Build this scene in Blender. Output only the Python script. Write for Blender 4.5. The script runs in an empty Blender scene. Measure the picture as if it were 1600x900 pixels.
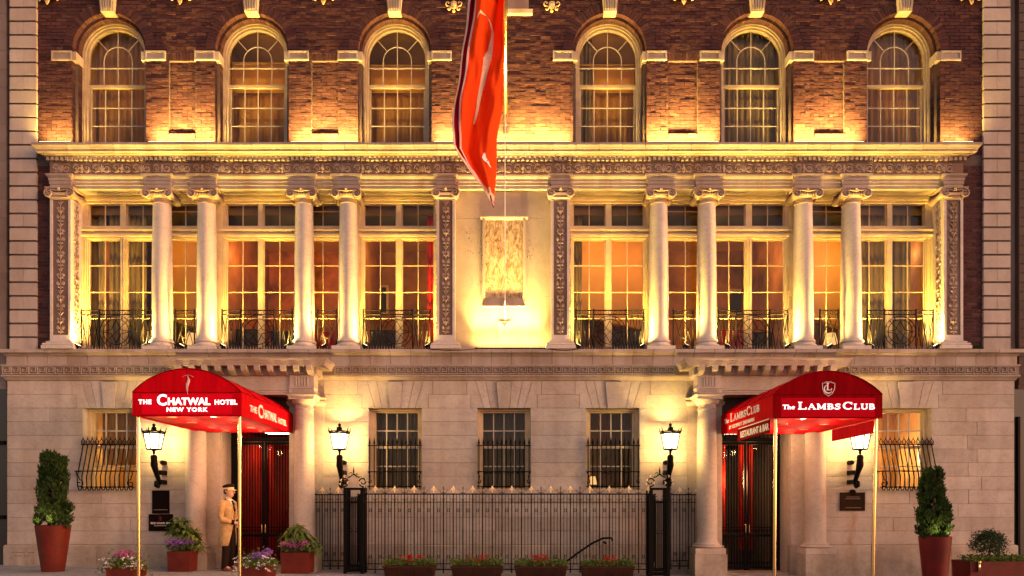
import bpy, math, random
import numpy as np
from mathutils import Vector, Matrix, noise
random.seed(7)
PI = math.pi
scene = bpy.context.scene
COL = scene.collection

# ------------------------------------------------------------------ camera, world, sun, exposure
EYE = 1.2877                      # eye height above the pavement at the wall
CAMD = 16.0                       # metres from the ground storey wall
F = 1168.0                        # focal length in 1600-px pixels
cam_data = bpy.data.cameras.new('camera')
cam_data.sensor_width = 36.0
cam_data.lens = F / 1600 * 36
cam_data.shift_x = 10.0 / 1600
cam_data.shift_y = 340.0 / 1600
cam_data.clip_start = 0.1
cam_data.clip_end = 2000
cam = bpy.data.objects.new('camera', cam_data)
COL.objects.link(cam)
cam.location = (0, -CAMD, EYE)
cam.rotation_euler = (math.radians(90), 0, 0)
scene.camera = cam

world = bpy.data.worlds.new('World')
scene.world = world
world.use_nodes = True
wn, wl = world.node_tree.nodes, world.node_tree.links
wn.clear()
w_out = wn.new('ShaderNodeOutputWorld')
w_bg = wn.new('ShaderNodeBackground')
w_sky = wn.new('ShaderNodeTexSky')
w_sky.sky_type = 'NISHITA'
w_sky.sun_disc = False
SUN_EL, SUN_ROT = math.radians(12.0), math.radians(112.0)
w_sky.sun_elevation = SUN_EL
w_sky.sun_rotation = SUN_ROT
w_sky.air_density = 1.0
w_sky.dust_density = 1.0
w_mul = wn.new('ShaderNodeMix')           # the photograph's warm white balance
w_mul.data_type = 'RGBA'
w_mul.blend_type = 'MULTIPLY'
w_mul.inputs[0].default_value = 1.0
w_mul.inputs[7].default_value = (1.0, 0.62, 0.505, 1)
wl.new(w_sky.outputs[0], w_mul.inputs[6])
wl.new(w_mul.outputs[2], w_bg.inputs['Color'])
w_bg.inputs['Strength'].default_value = 0.15
wl.new(w_bg.outputs[0], w_out.inputs['Surface'])

sun_data = bpy.data.lights.new('sun', 'SUN')
sun_data.energy = 0.12
sun_data.angle = math.radians(12)
sun_data.color = (1.0, 0.79, 0.72)
sun = bpy.data.objects.new('sun', sun_data)
COL.objects.link(sun)
sun.rotation_euler = Vector((math.sin(SUN_ROT) * math.cos(SUN_EL), math.cos(SUN_ROT) * math.cos(SUN_EL), math.sin(SUN_EL))).to_track_quat('Z', 'Y').to_euler()
sun.location = (0, -10, 30)

scene.view_settings.view_transform = 'Standard'
scene.view_settings.look = 'None'
scene.view_settings.gamma = 1.0
scene.view_settings.use_curve_mapping = False
scene.view_settings.exposure = 1.64
LK = 0.76                         # one factor for every real lamp
cy = scene.cycles
cy.max_bounces = 7
cy.diffuse_bounces = 3
cy.glossy_bounces = 3
cy.transmission_bounces = 3
cy.transparent_max_bounces = 12
cy.sample_clamp_indirect = 3.0
cy.caustics_reflective = False
cy.caustics_refractive = False
cy.use_denoising = True

# ------------------------------------------------------------------ helpers
def sc(y): return F / (CAMD + y)
def PX(px, y=0.0): return (px - 790.0) / sc(y)
def PZ(py, y=0.0): return EYE + (790.0 - py) / sc(y)
def zz(zp): return EYE + zp
def ground(x): return -0.0125 * (x + 9.5)

WL = {}
def link(o, parent=None, loc=(0, 0, 0)):
    COL.objects.link(o)
    loc = Vector(loc)
    WL[o.name] = loc
    if parent is not None:
        o.parent = parent
        o.location = loc - WL[parent.name]
    else:
        o.location = loc
    return o

def tag(o, label=None, cat=None, group=None, kind=None):
    if label: o['label'] = label
    if cat: o['category'] = cat
    if group: o['group'] = group
    if kind: o['kind'] = kind
    return o

def empty(name, loc=(0, 0, 0), label=None, cat=None, group=None, parent=None):
    o = bpy.data.objects.new(name, None)
    o.empty_display_size = 0.1
    link(o, parent, loc)
    return tag(o, label, cat, group)

def put(name, mesh, parent, loc, scale=None, rot=None):
    o = bpy.data.objects.new(name, mesh)
    link(o, parent, loc)
    if scale: o.scale = scale
    if rot: o.rotation_euler = rot
    return o

class MB:
    def __init__(s): s.v = []; s.f = []
    def quadbox(s, c):      # 8 corners: bottom 4 ccw, top 4 ccw
        n = len(s.v); s.v += [tuple(p) for p in c]
        for f in ((3, 2, 1, 0), (4, 5, 6, 7), (0, 1, 5, 4), (1, 2, 6, 5), (2, 3, 7, 6), (3, 0, 4, 7)):
            s.f.append(tuple(n + i for i in f))
        return s
    def box(s, x0, x1, y0, y1, z0, z1):
        if x0 > x1: x0, x1 = x1, x0
        if y0 > y1: y0, y1 = y1, y0
        if z0 > z1: z0, z1 = z1, z0
        return s.quadbox([(x0, y0, z0), (x1, y0, z0), (x1, y1, z0), (x0, y1, z0), (x0, y0, z1), (x1, y0, z1), (x1, y1, z1), (x0, y1, z1)])
    def prism(s, poly, y0, y1):   # poly in x,z (ccw seen from the street), extruded y0..y1
        a = sum(poly[i][0] * poly[(i + 1) % len(poly)][1] - poly[(i + 1) % len(poly)][0] * poly[i][1] for i in range(len(poly)))
        if a < 0: poly = poly[::-1]
        n = len(s.v); m = len(poly)
        s.v += [(x, y0, z) for x, z in poly] + [(x, y1, z) for x, z in poly]
        s.f.append(tuple(range(n, n + m)))
        s.f.append(tuple(range(n + 2 * m - 1, n + m - 1, -1)))
        for i in range(m):
            j = (i + 1) % m
            s.f.append((n + i, n + m + i, n + m + j, n + j))
        return s
    def tube(s, pts, r, k=6, closed=False, flat=1.0, cap=True):
        pts = [Vector(p) for p in pts]
        m = len(pts)
        if m < 2: return s
        n = len(s.v)
        ref = None
        for i, p in enumerate(pts):
            if closed: d = pts[(i + 1) % m] - pts[i - 1]
            else: d = pts[min(i + 1, m - 1)] - pts[max(i - 1, 0)]
            if d.length < 1e-9: d = Vector((0, 0, 1))
            d.normalize()
            if ref is None:
                ref = Vector((0, 1, 0)) if abs(d.y) < 0.9 else Vector((1, 0, 0))
            u = (ref - d * ref.dot(d))
            if u.length < 1e-6: u = d.orthogonal()
            u.normalize(); w = d.cross(u); ref = u
            rr = r[i] if isinstance(r, (list, tuple)) else r
            for j in range(k):
                a = 2 * PI * (j + 0.5) / k
                s.v.append(tuple(p + u * (math.cos(a) * rr * flat) + w * (math.sin(a) * rr)))
        e = m if closed else m - 1
        for i in range(e):
            a0 = n + i * k; b0 = n + ((i + 1) % m) * k
            for j in range(k):
                j2 = (j + 1) % k
                s.f.append((a0 + j, a0 + j2, b0 + j2, b0 + j))
        if not closed and cap:
            s.f.append(tuple(n + j for j in reversed(range(k))))
            s.f.append(tuple(n + (m - 1) * k + j for j in range(k)))
        return s
    def lathe(s, prof, cx, cyy, k=24, a0=0.0, a1=2 * PI, sx=1.0, sy=1.0):
        full = abs(a1 - a0 - 2 * PI) < 1e-6
        cols = k if full else k + 1
        n = len(s.v)
        for r, z in prof:
            for j in range(cols):
                a = a0 + (a1 - a0) * j / k
                s.v.append((cx + r * math.cos(a) * sx, cyy + r * math.sin(a) * sy, z))
        for i in range(len(prof) - 1):
            for j in range(k if full else k):
                j2 = (j + 1) % cols if full else j + 1
                s.f.append((n + i * cols + j, n + i * cols + j2, n + (i + 1) * cols + j2, n + (i + 1) * cols + j))
        if full:
            if prof[0][0] > 1e-4: s.f.append(tuple(n + j for j in reversed(range(cols))))
            if prof[-1][0] > 1e-4: s.f.append(tuple(n + (len(prof) - 1) * cols + j for j in range(cols)))
        return s
    def sweep(s, prof, x0, x1, ybase, yback, ends=True, el=True, er=True):
        # moulding: prof = [(projection, z)] from bottom to top, mitred returns at the ends
        n = len(s.v)
        for p, z in prof:
            l = x0 - (p if el else 0); r = x1 + (p if er else 0)
            s.v += [(l, yback, z), (l, ybase - p, z), (r, ybase - p, z), (r, yback, z)]
        m = len(prof)
        for i in range(m - 1):
            for j in range(3):
                a = n + i * 4 + j
                s.f.append((a, a + 1, a + 5, a + 4))
            a = n + i * 4
            s.f.append((a + 3, a, a + 4, a + 7))
        s.f.append((n + 3, n + 2, n + 1, n))
        a = n + (m - 1) * 4
        s.f.append((a, a + 1, a + 2, a + 3))
        return s
    def ring(s, cx, cz, r0, r1, a0, a1, y0, y1, k=24):  # arch ring, prism in x,z
        for i in range(k):
            t0 = a0 + (a1 - a0) * i / k; t1 = a0 + (a1 - a0) * (i + 1) / k
            s._seg(cx, cz, r0, r1, t0, t1, y0, y1, i == 0, i == k - 1)
        return s
    def _seg(s, cx, cz, r0, r1, t0, t1, y0, y1, first, last):
        P = lambda r, t, y: (cx + r * math.cos(t), y, cz + r * math.sin(t))
        n = len(s.v)
        s.v += [P(r0, t0, y0), P(r1, t0, y0), P(r1, t1, y0), P(r0, t1, y0), P(r0, t0, y1), P(r1, t0, y1), P(r1, t1, y1), P(r0, t1, y1)]
        s.f += [(n, n + 1, n + 2, n + 3), (n + 7, n + 6, n + 5, n + 4), (n + 1, n + 5, n + 6, n + 2), (n + 4, n, n + 3, n + 7)]
        if first: s.f.append((n, n + 4, n + 5, n + 1))
        if last: s.f.append((n + 3, n + 2, n + 6, n + 7))
    def ball(s, c, r, k=8, h=5, sx=1, sy=1, sz=1):
        prof = [(max(1e-5, r * math.sin(PI * i / h)), -r * math.cos(PI * i / h)) for i in range(h + 1)]
        n = len(s.v)
        s.lathe([(a, b * sz) for a, b in prof], 0, 0, k, sx=sx, sy=sy)
        s.v[n:] = [(c[0] + x, c[1] + y, c[2] + z) for x, y, z in s.v[n:]]
        return s
    def xform(s, M, n0=0):
        s.v[n0:] = [tuple(M @ Vector(p)) for p in s.v[n0:]]
        return s
    def mesh(s, name, mat, smooth=False):
        me = bpy.data.meshes.new(name)
        me.from_pydata(s.v, [], s.f)
        me.materials.append(mat)
        if smooth: me.shade_smooth()
        me.update()
        return me
    def build(s, name, mat, parent=None, smooth=False, angle=None):
        xs = [p[0] for p in s.v]; ys = [p[1] for p in s.v]; zs = [p[2] for p in s.v]
        org = Vector(((min(xs) + max(xs)) / 2, (min(ys) + max(ys)) / 2, min(zs)))
        s.v = [(x - org.x, y - org.y, z - org.z) for x, y, z in s.v]
        me = s.mesh(name, mat)
        if smooth:
            me.shade_smooth()
            if angle: me.set_sharp_from_angle(angle=math.radians(angle))
        o = bpy.data.objects.new(name, me)
        return link(o, parent, org)

def spiral(cx, cz, r0, r1, a0, a1, n=12, y=0.0):
    return [(cx + (r0 + (r1 - r0) * i / n) * math.cos(a0 + (a1 - a0) * i / n), y, cz + (r0 + (r1 - r0) * i / n) * math.sin(a0 + (a1 - a0) * i / n)) for i in range(n + 1)]

# ------------------------------------------------------------------ materials
def srgb(r, g, b):
    f = lambda c: (c / 255 / 12.92) if c / 255 <= 0.04045 else ((c / 255 + 0.055) / 1.055) ** 2.4
    return (f(r), f(g), f(b), 1)

class NT:
    def __init__(s, name):
        s.m = bpy.data.materials.new(name); s.m.use_nodes = True
        s.n = s.m.node_tree.nodes; s.l = s.m.node_tree.links
        s.n.clear()
        s.out = s.n.new('ShaderNodeOutputMaterial')
    def new(s, t, **kw):
        q = s.n.new(t)
        for k, v in kw.items(): setattr(q, k, v)
        return q
    def pr(s, color=(.5, .5, .5, 1), rough=.6, metal=0.0, spec=None):
        p = s.new('ShaderNodeBsdfPrincipled')
        p.inputs['Base Color'].default_value = color
        p.inputs['Roughness'].default_value = rough
        p.inputs['Metallic'].default_value = metal
        if spec is not None: p.inputs['Specular IOR Level'].default_value = spec
        s.l.new(p.outputs[0], s.out.inputs[0])
        return p
    def coord(s): return s.new('ShaderNodeNewGeometry').outputs['Position']
    def noise(s, vec, scale, detail=4, rough=.55, dist=0.0, stretch=None):
        if stretch:
            mp = s.new('ShaderNodeMapping'); mp.inputs['Scale'].default_value = stretch
            s.l.new(vec, mp.inputs['Vector']); vec = mp.outputs[0]
        q = s.new('ShaderNodeTexNoise'); q.inputs['Scale'].default_value = scale
        q.inputs['Detail'].default_value = detail; q.inputs['Roughness'].default_value = rough
        q.inputs['Distortion'].default_value = dist
        s.l.new(vec, q.inputs['Vector']); return q.outputs['Fac']
    def ramp(s, fac, stops):
        r = s.new('ShaderNodeValToRGB'); e = r.color_ramp.elements
        while len(e) < len(stops): e.new(0.5)
        for i, (p, c) in enumerate(stops): e[i].position = p; e[i].color = c
        s.l.new(fac, r.inputs[0]); return r.outputs[0]
    def mix(s, a, b, fac, mode='MIX'):
        q = s.new('ShaderNodeMix', data_type='RGBA', blend_type=mode)
        for sock, v in ((q.inputs[0], fac), (q.inputs[6], a), (q.inputs[7], b)):
            if isinstance(v, (int, float)) or isinstance(v, tuple): sock.default_value = v
            else: s.l.new(v, sock)
        return q.outputs[2]
    def math(s, op, a, b=0.0):
        q = s.new('ShaderNodeMath', operation=op)
        for i, v in enumerate((a, b)):
            if isinstance(v, (int, float)): q.inputs[i].default_value = v
            else: s.l.new(v, q.inputs[i])
        return q.outputs[0]
    def bump(s, p, h, strength=.3, dist=.01):
        b = s.new('ShaderNodeBump'); b.inputs['Strength'].default_value = strength
        b.inputs['Distance'].default_value = dist
        s.l.new(h, b.inputs['Height']); s.l.new(b.outputs[0], p.inputs['Normal'])
    def rnd(s):
        a = s.new('ShaderNodeNewGeometry').outputs['Random Per Island']
        b = s.new('ShaderNodeObjectInfo').outputs['Random']
        return s.math('FRACT', s.math('ADD', a, b))

def m_simple(name, col, rough=.6, metal=0.0, nscale=None, namt=.25, bump=0.0, spec=None):
    t = NT(name); p = t.pr(col, rough, metal, spec)
    if nscale:
        n = t.noise(t.coord(), nscale, 5)
        d = tuple(c * (1 - namt) for c in col[:3]) + (1,)
        e = tuple(min(1, c * (1 + namt)) for c in col[:3]) + (1,)
        t.l.new(t.ramp(n, [(.3, d), (.7, e)]), p.inputs['Base Color'])
        if bump: t.bump(p, t.noise(t.coord(), nscale * 6, 4), bump, .004)
    return t.m

def m_stone(name, base, vein=True, stain=.5, rough=.72, per=.12, bump=.35, wet=False):
    t = NT(name); p = t.pr(base, rough, spec=.18)
    c = t.coord()
    lo = tuple(x * .87 for x in base[:3]) + (1,); hi = tuple(min(.8, x * 1.09) for x in base[:3]) + (1,)
    col = t.ramp(t.noise(c, 1.7, 6, .6, .6), [(.3, lo), (.7, hi)])
    if vein:
        v = t.noise(c, 1.3, 5, .6, 2.6, stretch=(1, 1, 1.6))
        vm = t.ramp(t.math('ABSOLUTE', t.math('SUBTRACT', v, .5)), [(.0, (.72, .72, .74, 1)), (.035, (1, 1, 1, 1))])
        col = t.mix(col, vm, .5, 'MULTIPLY')
    # soot / rain streaks: vertical, with a shape of their own
    st = t.noise(c, 1.1, 5, .6, 0, stretch=(2.2, 2.2, .35))
    sm = t.ramp(st, [(.36, (.62, .50, .38, 1)), (.56, (1, 1, 1, 1))])
    col = t.mix(col, sm, stain, 'MULTIPLY')
    if wet:
        # rust and soot marks that belong to this wall: under the bronze plaque, on the club portal's right column, by the pavement
        px_ = t.new('ShaderNodeSeparateXYZ'); t.l.new(c, px_.inputs[0])
        wob = t.math('MULTIPLY', t.math('SUBTRACT', t.noise(c, 2.5, 4), .5), .35)
        for x0, w, z0, z1, k in ((7.42, .10, .1, 1.22, .8), (6.68, .16, 1.0, 2.1, .9), (-7.2, .12, .2, 1.1, .4), (9.1, .18, .5, 1.5, .45), (3.05, .2, .3, 1.2, .35), (-3.2, .15, 1.6, 2.2, .5)):
            d = t.math('DIVIDE', t.math('ABSOLUTE', t.math('SUBTRACT', t.math('ADD', px_.outputs[0], wob), x0)), w)
            m = t.math('MULTIPLY', t.math('SUBTRACT', 1.0, t.math('MINIMUM', d, 1.0)), t.ramp(t.noise(c, 5, 4, .6, 0, stretch=(1, 1, .3)), [(.35, (.2, .2, .2, 1)), (.65, (1, 1, 1, 1))]))
            up = t.math('MULTIPLY', t.math('MINIMUM', t.math('MAXIMUM', t.math('MULTIPLY', t.math('SUBTRACT', px_.outputs[2], z0), 3.0), 0.0), 1.0), t.math('MINIMUM', t.math('MAXIMUM', t.math('MULTIPLY', t.math('SUBTRACT', z1, px_.outputs[2]), 4.0), 0.0), 1.0))
            col = t.mix(col, (.30, .13, .045, 1), t.math('MULTIPLY', t.math('MULTIPLY', m, up), k))
        gm = t.math('MULTIPLY', t.ramp(t.noise(c, 1.6, 5, .65), [(.42, (0, 0, 0, 1)), (.62, (1, 1, 1, 1))]), t.math('MINIMUM', t.math('MAXIMUM', t.math('MULTIPLY', t.math('SUBTRACT', .55, px_.outputs[2]), 1.2), 0.0), .55))
        col = t.mix(col, (.17, .13, .10, 1), gm)
    gr = t.noise(c, 28, 4, .7)
    col = t.mix(col, t.ramp(gr, [(.25, (.82, .82, .82, 1)), (.7, (1.06, 1.06, 1.06, 1))]), .6, 'MULTIPLY')
    r = t.rnd()
    col = t.mix(col, t.ramp(r, [(0, (1 - per, 1 - per * 1.1, 1 - per * 1.2, 1)), (1, (1 + per * .4, 1 + per * .4, 1 + per * .4, 1))]), 1.0, 'MULTIPLY')
    t.l.new(col, p.inputs['Base Color'])
    t.bump(p, t.math('ADD', t.noise(c, 60, 4), t.math('MULTIPLY', t.noise(c, 9, 3), 1.5)), bump, .006)
    return t.m

def m_paving(name):
    t = NT(name); p = t.pr(rough=.8, spec=.2); c = t.coord()
    col = t.ramp(t.noise(c, 2.2, 6, .65), [(.3, (.20, .185, .18, 1)), (.7, (.34, .32, .31, 1))])
    gum = t.ramp(t.noise(c, 17, 1, .3), [(.72, (1, 1, 1, 1)), (.76, (.45, .45, .45, 1))])
    col = t.mix(col, gum, .8, 'MULTIPLY')
    col = t.mix(col, t.ramp(t.noise(c, 60, 3, .7), [(.3, (.8, .8, .8, 1)), (.7, (1.1, 1.1, 1.1, 1))]), .7, 'MULTIPLY')
    t.l.new(col, p.inputs['Base Color']); t.bump(p, t.noise(c, 80, 4), .3, .004)
    return t.m

def m_figured(name):
    t = NT(name); p = t.pr(rough=.6, spec=.15); c = t.coord()
    n = t.noise(c, 9, 6, .72, 1.2, stretch=(1.3, 1, .55))
    col = t.ramp(n, [(.36, (.13, .07, .03, 1)), (.47, (.30, .20, .11, 1)), (.6, (.50, .38, .24, 1)), (.75, (.42, .30, .17, 1))])
    t.l.new(col, p.inputs['Base Color']); t.bump(p, n, .25, .01)
    return t.m

def m_canvas(name, col):
    t = NT(name); p = t.pr(col, .85, spec=.02); c = t.coord()
    fade = t.ramp(t.noise(c, 1.3, 4, .6), [(.3, tuple(x * .78 for x in col[:3]) + (1,)), (.7, tuple(min(1, x * 1.12) for x in col[:3]) + (1,))])
    drip = t.ramp(t.noise(c, 5, 4, .6, 0, stretch=(2.5, 2.5, .25)), [(.38, (.80, .80, .80, 1)), (.55, (1, 1, 1, 1))])
    t.l.new(t.mix(fade, drip, .8, 'MULTIPLY'), p.inputs['Base Color'])
    t.bump(p, t.math('ADD', t.noise(c, 2.6, 3, .5, .6, stretch=(1, 1, .5)), t.math('MULTIPLY', t.noise(c, 90, 2), .06)), .45, .06)
    return t.m

def m_brick(name, bump=.4):
    t = NT(name); p = t.pr(rough=.9, spec=.04)
    c = t.coord()
    r = t.rnd()
    col = t.ramp(r, [(0, (.052, .024, .027, 1)), (.3, (.070, .032, .035, 1)), (.62, (.088, .040, .040, 1)), (.86, (.060, .031, .037, 1)), (1, (.12, .058, .050, 1))])
    col = t.mix(col, t.ramp(t.noise(c, 22, 5, .7), [(.3, (.68, .66, .66, 1)), (.7, (1.2, 1.15, 1.1, 1))]), .85, 'MULTIPLY')
    col = t.mix(col, t.ramp(t.noise(c, .8, 4), [(.35, (.88, .88, .9, 1)), (.65, (1.05, 1.04, 1, 1))]), .8, 'MULTIPLY')
    t.l.new(col, p.inputs['Base Color'])
    t.bump(p, t.math('ADD', t.noise(c, 75, 4, .7), t.noise(c, 18, 3)), bump, .012)
    return t.m

def m_emit(name, col, strength):
    t = NT(name); e = t.new('ShaderNodeEmission')
    e.inputs[0].default_value = col; e.inputs[1].default_value = strength * LK
    t.l.new(e.outputs[0], t.out.inputs[0]); return t.m

def m_lantern(name):
    t = NT(name); e = t.new('ShaderNodeEmission'); e.inputs[0].default_value = (1, .76, .45, 1); e.inputs[1].default_value = 5.0 * LK
    tr = t.new('ShaderNodeBsdfTransparent'); mx = t.new('ShaderNodeMixShader'); mx.inputs[0].default_value = .5
    t.l.new(tr.outputs[0], mx.inputs[1]); t.l.new(e.outputs[0], mx.inputs[2]); t.l.new(mx.outputs[0], t.out.inputs[0]); return t.m

def m_glass(name, tint=(.95, .95, .93, 1), refl=.0, wav=.3, mult=.4):
    t = NT(name)
    tr = t.new('ShaderNodeBsdfTransparent'); tr.inputs[0].default_value = tint
    gl = t.new('ShaderNodeBsdfGlossy'); gl.inputs['Roughness'].default_value = .03
    fr = t.new('ShaderNodeFresnel'); fr.inputs[0].default_value = 1.5
    b = t.new('ShaderNodeBump'); b.inputs['Strength'].default_value = wav; b.inputs['Distance'].default_value = .01
    t.l.new(t.noise(t.coord(), 3.2, 2, .5, .8), b.inputs['Height'])
    t.l.new(b.outputs[0], gl.inputs['Normal'])
    mx = t.new('ShaderNodeMixShader')
    t.l.new(t.math('MINIMUM', t.math('ADD', t.math('MULTIPLY', fr.outputs[0], mult), refl), 1.0), mx.inputs[0])
    t.l.new(tr.outputs[0], mx.inputs[1]); t.l.new(gl.outputs[0], mx.inputs[2])
    t.l.new(mx.outputs[0], t.out.inputs[0]); return t.m

def m_cloth(name, col, trans=.4, rough=.9, wscale=None):
    t = NT(name)
    d = t.new('ShaderNodeBsdfDiffuse'); d.inputs[0].default_value = col
    q = t.new('ShaderNodeBsdfTranslucent'); q.inputs[0].default_value = col
    if wscale:
        c = t.ramp(t.noise(t.coord(), wscale, 4, .6, 0, stretch=(1, 1, .12)), [(.3, tuple(x * .7 for x in col[:3]) + (1,)), (.7, tuple(min(1, x * 1.2) for x in col[:3]) + (1,))])
        t.l.new(c, d.inputs[0]); t.l.new(c, q.inputs[0])
    mx = t.new('ShaderNodeMixShader'); mx.inputs[0].default_value = trans
    t.l.new(d.outputs[0], mx.inputs[1]); t.l.new(q.outputs[0], mx.inputs[2])
    t.l.new(mx.outputs[0], t.out.inputs[0]); return t.m

def m_leaf(name, c0, c1, trans=.25):
    t = NT(name); r = t.rnd()
    n = t.noise(t.coord(), 6, 3)
    f = t.math('ADD', t.math('MULTIPLY', r, .6), t.math('MULTIPLY', n, .4))
    col = t.ramp(f, [(.2, c0), (.8, c1)])
    d = t.new('ShaderNodeBsdfDiffuse'); q = t.new('ShaderNodeBsdfTranslucent')
    t.l.new(col, d.inputs[0]); t.l.new(col, q.inputs[0])
    mx = t.new('ShaderNodeMixShader'); mx.inputs[0].default_value = trans
    t.l.new(d.outputs[0], mx.inputs[1]); t.l.new(q.outputs[0], mx.inputs[2])
    t.l.new(mx.outputs[0], t.out.inputs[0]); return t.m

M = {}
M['stone'] = m_stone('ashlar_marble', (.45, .385, .335, 1), stain=.35, per=.15, wet=True)
M['base'] = m_stone('plinth_stone', (.40, .335, .275, 1), stain=.6, wet=True)
M['band_ground'] = m_stone('shade_toned_band_marble', (.25, .185, .15, 1), vein=False, stain=.5)  # recess behind the raised key toned dark, standing in for shade
M['trim'] = m_stone('cornice_marble', (.38, .31, .265, 1), vein=False, stain=.55)
M['quoin'] = m_stone('quoin_stone', (.42, .35, .31, 1), vein=False, stain=.3)
M['column'] = m_stone('column_marble', (.54, .47, .42, 1), stain=.12, rough=.55, per=.04, bump=.15)
M['carve'] = m_stone('carved_marble', (.40, .30, .24, 1), vein=False, stain=.6)
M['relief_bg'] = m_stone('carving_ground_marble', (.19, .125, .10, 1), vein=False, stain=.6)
M['render'] = m_stone('smooth_limestone', (.40, .32, .24, 1), vein=False, stain=.2, per=.02, bump=.5)
M['figured'] = m_figured('figured_marble')
M['portal'] = m_stone('portal_marble', (.46, .385, .325, 1), stain=.3, wet=True)
M['brick'] = m_brick('red_brick')
M['joint'] = m_simple('ashlar_joint', (.27, .21, .175, 1), .95, nscale=14)
M['mortar'] = m_simple('mortar', (.085, .062, .055, 1), .95, nscale=14)
M['paint'] = m_simple('cream_window_paint', (.50, .37, .22, 1), .5, nscale=5, namt=.15)
M['arch_paint'] = m_simple('weathered_arch_paint', (.30, .225, .165, 1), .6, nscale=5, namt=.2)
M['paint_dim'] = m_simple('stone_painted_frame', (.40, .33, .27, 1), .55, nscale=5, namt=.15)
M['iron'] = m_simple('black_wrought_iron', (.004, .0033, .003, 1), .55, 0, nscale=30, namt=.4, spec=.07)
M['gilt'] = m_simple('gilded_iron', (.80, .60, .32, 1), .4, .35, nscale=30, namt=.2)
M['oldgilt'] = m_simple('gilt_shell', (.62, .42, .20, 1), .5, .3, nscale=20, namt=.3)
M['railiron'] = m_simple('bronze_painted_rail', (.04, .026, .016, 1), .5, .2, nscale=30, spec=.15)
M['brass'] = m_simple('polished_brass', (.60, .46, .24, 1), .2, 1.0)
M['glass'] = m_glass('window_glass', mult=.25)
M['glass_old'] = m_glass('old_window_glass', mult=.22, wav=.9)
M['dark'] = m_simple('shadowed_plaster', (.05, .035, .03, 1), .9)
M['plaster'] = m_simple('warm_plaster', (.44, .20, .055, 1), .8, nscale=.9, namt=.65)
M['bed_wall'] = m_simple('bedroom_plaster', (.20, .10, .035, 1), .9, nscale=.8, namt=.4)
M['copper'] = m_simple('copper_leaf_wall', (.62, .20, .06, 1), .45, nscale=1.6, namt=.7)
M['ceil'] = m_simple('lounge_ceiling', (.60, .30, .08, 1), .8, nscale=.5, namt=.3)
M['woodfl'] = m_simple('dark_wood', (.08, .035, .02, 1), .5, nscale=4)
M['curtain_tan'] = m_cloth('tan_curtain', (.42, .22, .07, 1), .45, wscale=9)
M['curtain_grey'] = m_cloth('grey_curtain', (.24, .16, .09, 1), .16, wscale=9)
M['curtain_red'] = m_cloth('red_curtain', (.60, .03, .015, 1), .3, wscale=9)
M['curtain_dim'] = m_cloth('dim_curtain', (.10, .075, .06, 1), .1, wscale=9)
M['curtain_maroon'] = m_cloth('maroon_curtain', (.10, .022, .018, 1), .15, wscale=9)
M['blind'] = m_cloth('bright_band_blind', (.55, .31, .08, 1), .55)
M['blind_brown'] = m_cloth('brown_valance', (.32, .18, .07, 1), .1)
M['red_lining'] = m_simple('red_lining', (.50, .002, .006, 1), .8, spec=.02)
M['red'] = m_canvas('red_canvas', (.52, .002, .008, 1))
M['red_dark'] = m_canvas('deep_red_canvas', (.22, .001, .004, 1))
M['letter'] = m_emit('lit_white_lettering', (1, .93, .86, 1), 1.1)
M['letter_dim'] = m_simple('white_print', (.85, .78, .74, 1), .6)
M['emblem'] = m_simple('grey_rose_print', (.62, .38, .34, 1), .6)
M['lamp_glow'] = m_emit('lamp_shade_glow', (1, .50, .17, 1), .55)
M['lantern_glass'] = m_lantern('lit_lantern_glass')
M['down_glow'] = m_emit('downlight_glow', (1, .82, .58, 1), 5.0)
M['strip_glow'] = m_emit('strip_light_glow', (1, .74, .34, 1), 5.0)
M['paving'] = m_paving('concrete_paving')
M['asphalt'] = m_simple('asphalt', (.05, .05, .052, 1), .85, nscale=20, bump=.5)
M['terra'] = m_simple('rust_red_planter', (.095, .011, .005, 1), .55, nscale=4, namt=.3, spec=.22)
M['planter_red'] = m_simple('red_lacquer_planter', (.085, .004, .004, 1), .55, nscale=4, namt=.3, spec=.22)
M['troughbrown'] = m_simple('brown_trough', (.035, .012, .006, 1), .7, nscale=8, spec=.15)
M['soil'] = m_simple('soil', (.03, .02, .012, 1), .95, nscale=20)
M['bark'] = m_simple('bark', (.08, .05, .03, 1), .9, nscale=20)
M['leaf_dark'] = m_leaf('dark_evergreen_leaf', (.018, .035, .012, 1), (.05, .085, .025, 1))
M['leaf_mid'] = m_leaf('mid_green_leaf', (.05, .09, .02, 1), (.16, .21, .05, 1))
M['leaf_blue'] = m_leaf('dull_green_leaf', (.02, .04, .02, 1), (.06, .09, .045, 1))
M['purple'] = m_leaf('purple_petal', (.16, .05, .30, 1), (.42, .20, .62, 1))
M['magenta'] = m_leaf('magenta_petal', (.28, .04, .16, 1), (.55, .18, .38, 1))
M['white_petal'] = m_leaf('white_petal', (.6, .5, .6, 1), (.85, .8, .85, 1))
M['red_petal'] = m_leaf('red_petal', (.30, .01, .01, 1), (.7, .04, .03, 1))
M['plaque'] = m_simple('dark_bronze', (.007, .003, .002, 1), .7, .0, nscale=20, spec=.05)
M['bronze'] = m_simple('brown_bronze', (.022, .011, .005, 1), .75, .0, nscale=20, spec=.05)
M['skin'] = m_simple('skin', (.55, .30, .19, 1), .55)
M['coat'] = m_simple('tan_wool', (.40, .25, .11, 1), .9, nscale=14, namt=.25, bump=.5, spec=.1)
M['black_cloth'] = m_simple('black_cloth', (.010, .007, .006, 1), .9, spec=.1)
M['trouser'] = m_simple('dark_trouser', (.018, .009, .006, 1), .9, spec=.1)
M['shirt'] = m_simple('white_shirt', (.75, .68, .6, 1), .8)
M['shoe'] = m_simple('brown_leather', (.12, .025, .012, 1), .3)
M['flag_red'] = None
M['nb_grey'] = m_stone('neighbour_stone', (.20, .155, .135, 1), vein=False)
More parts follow.
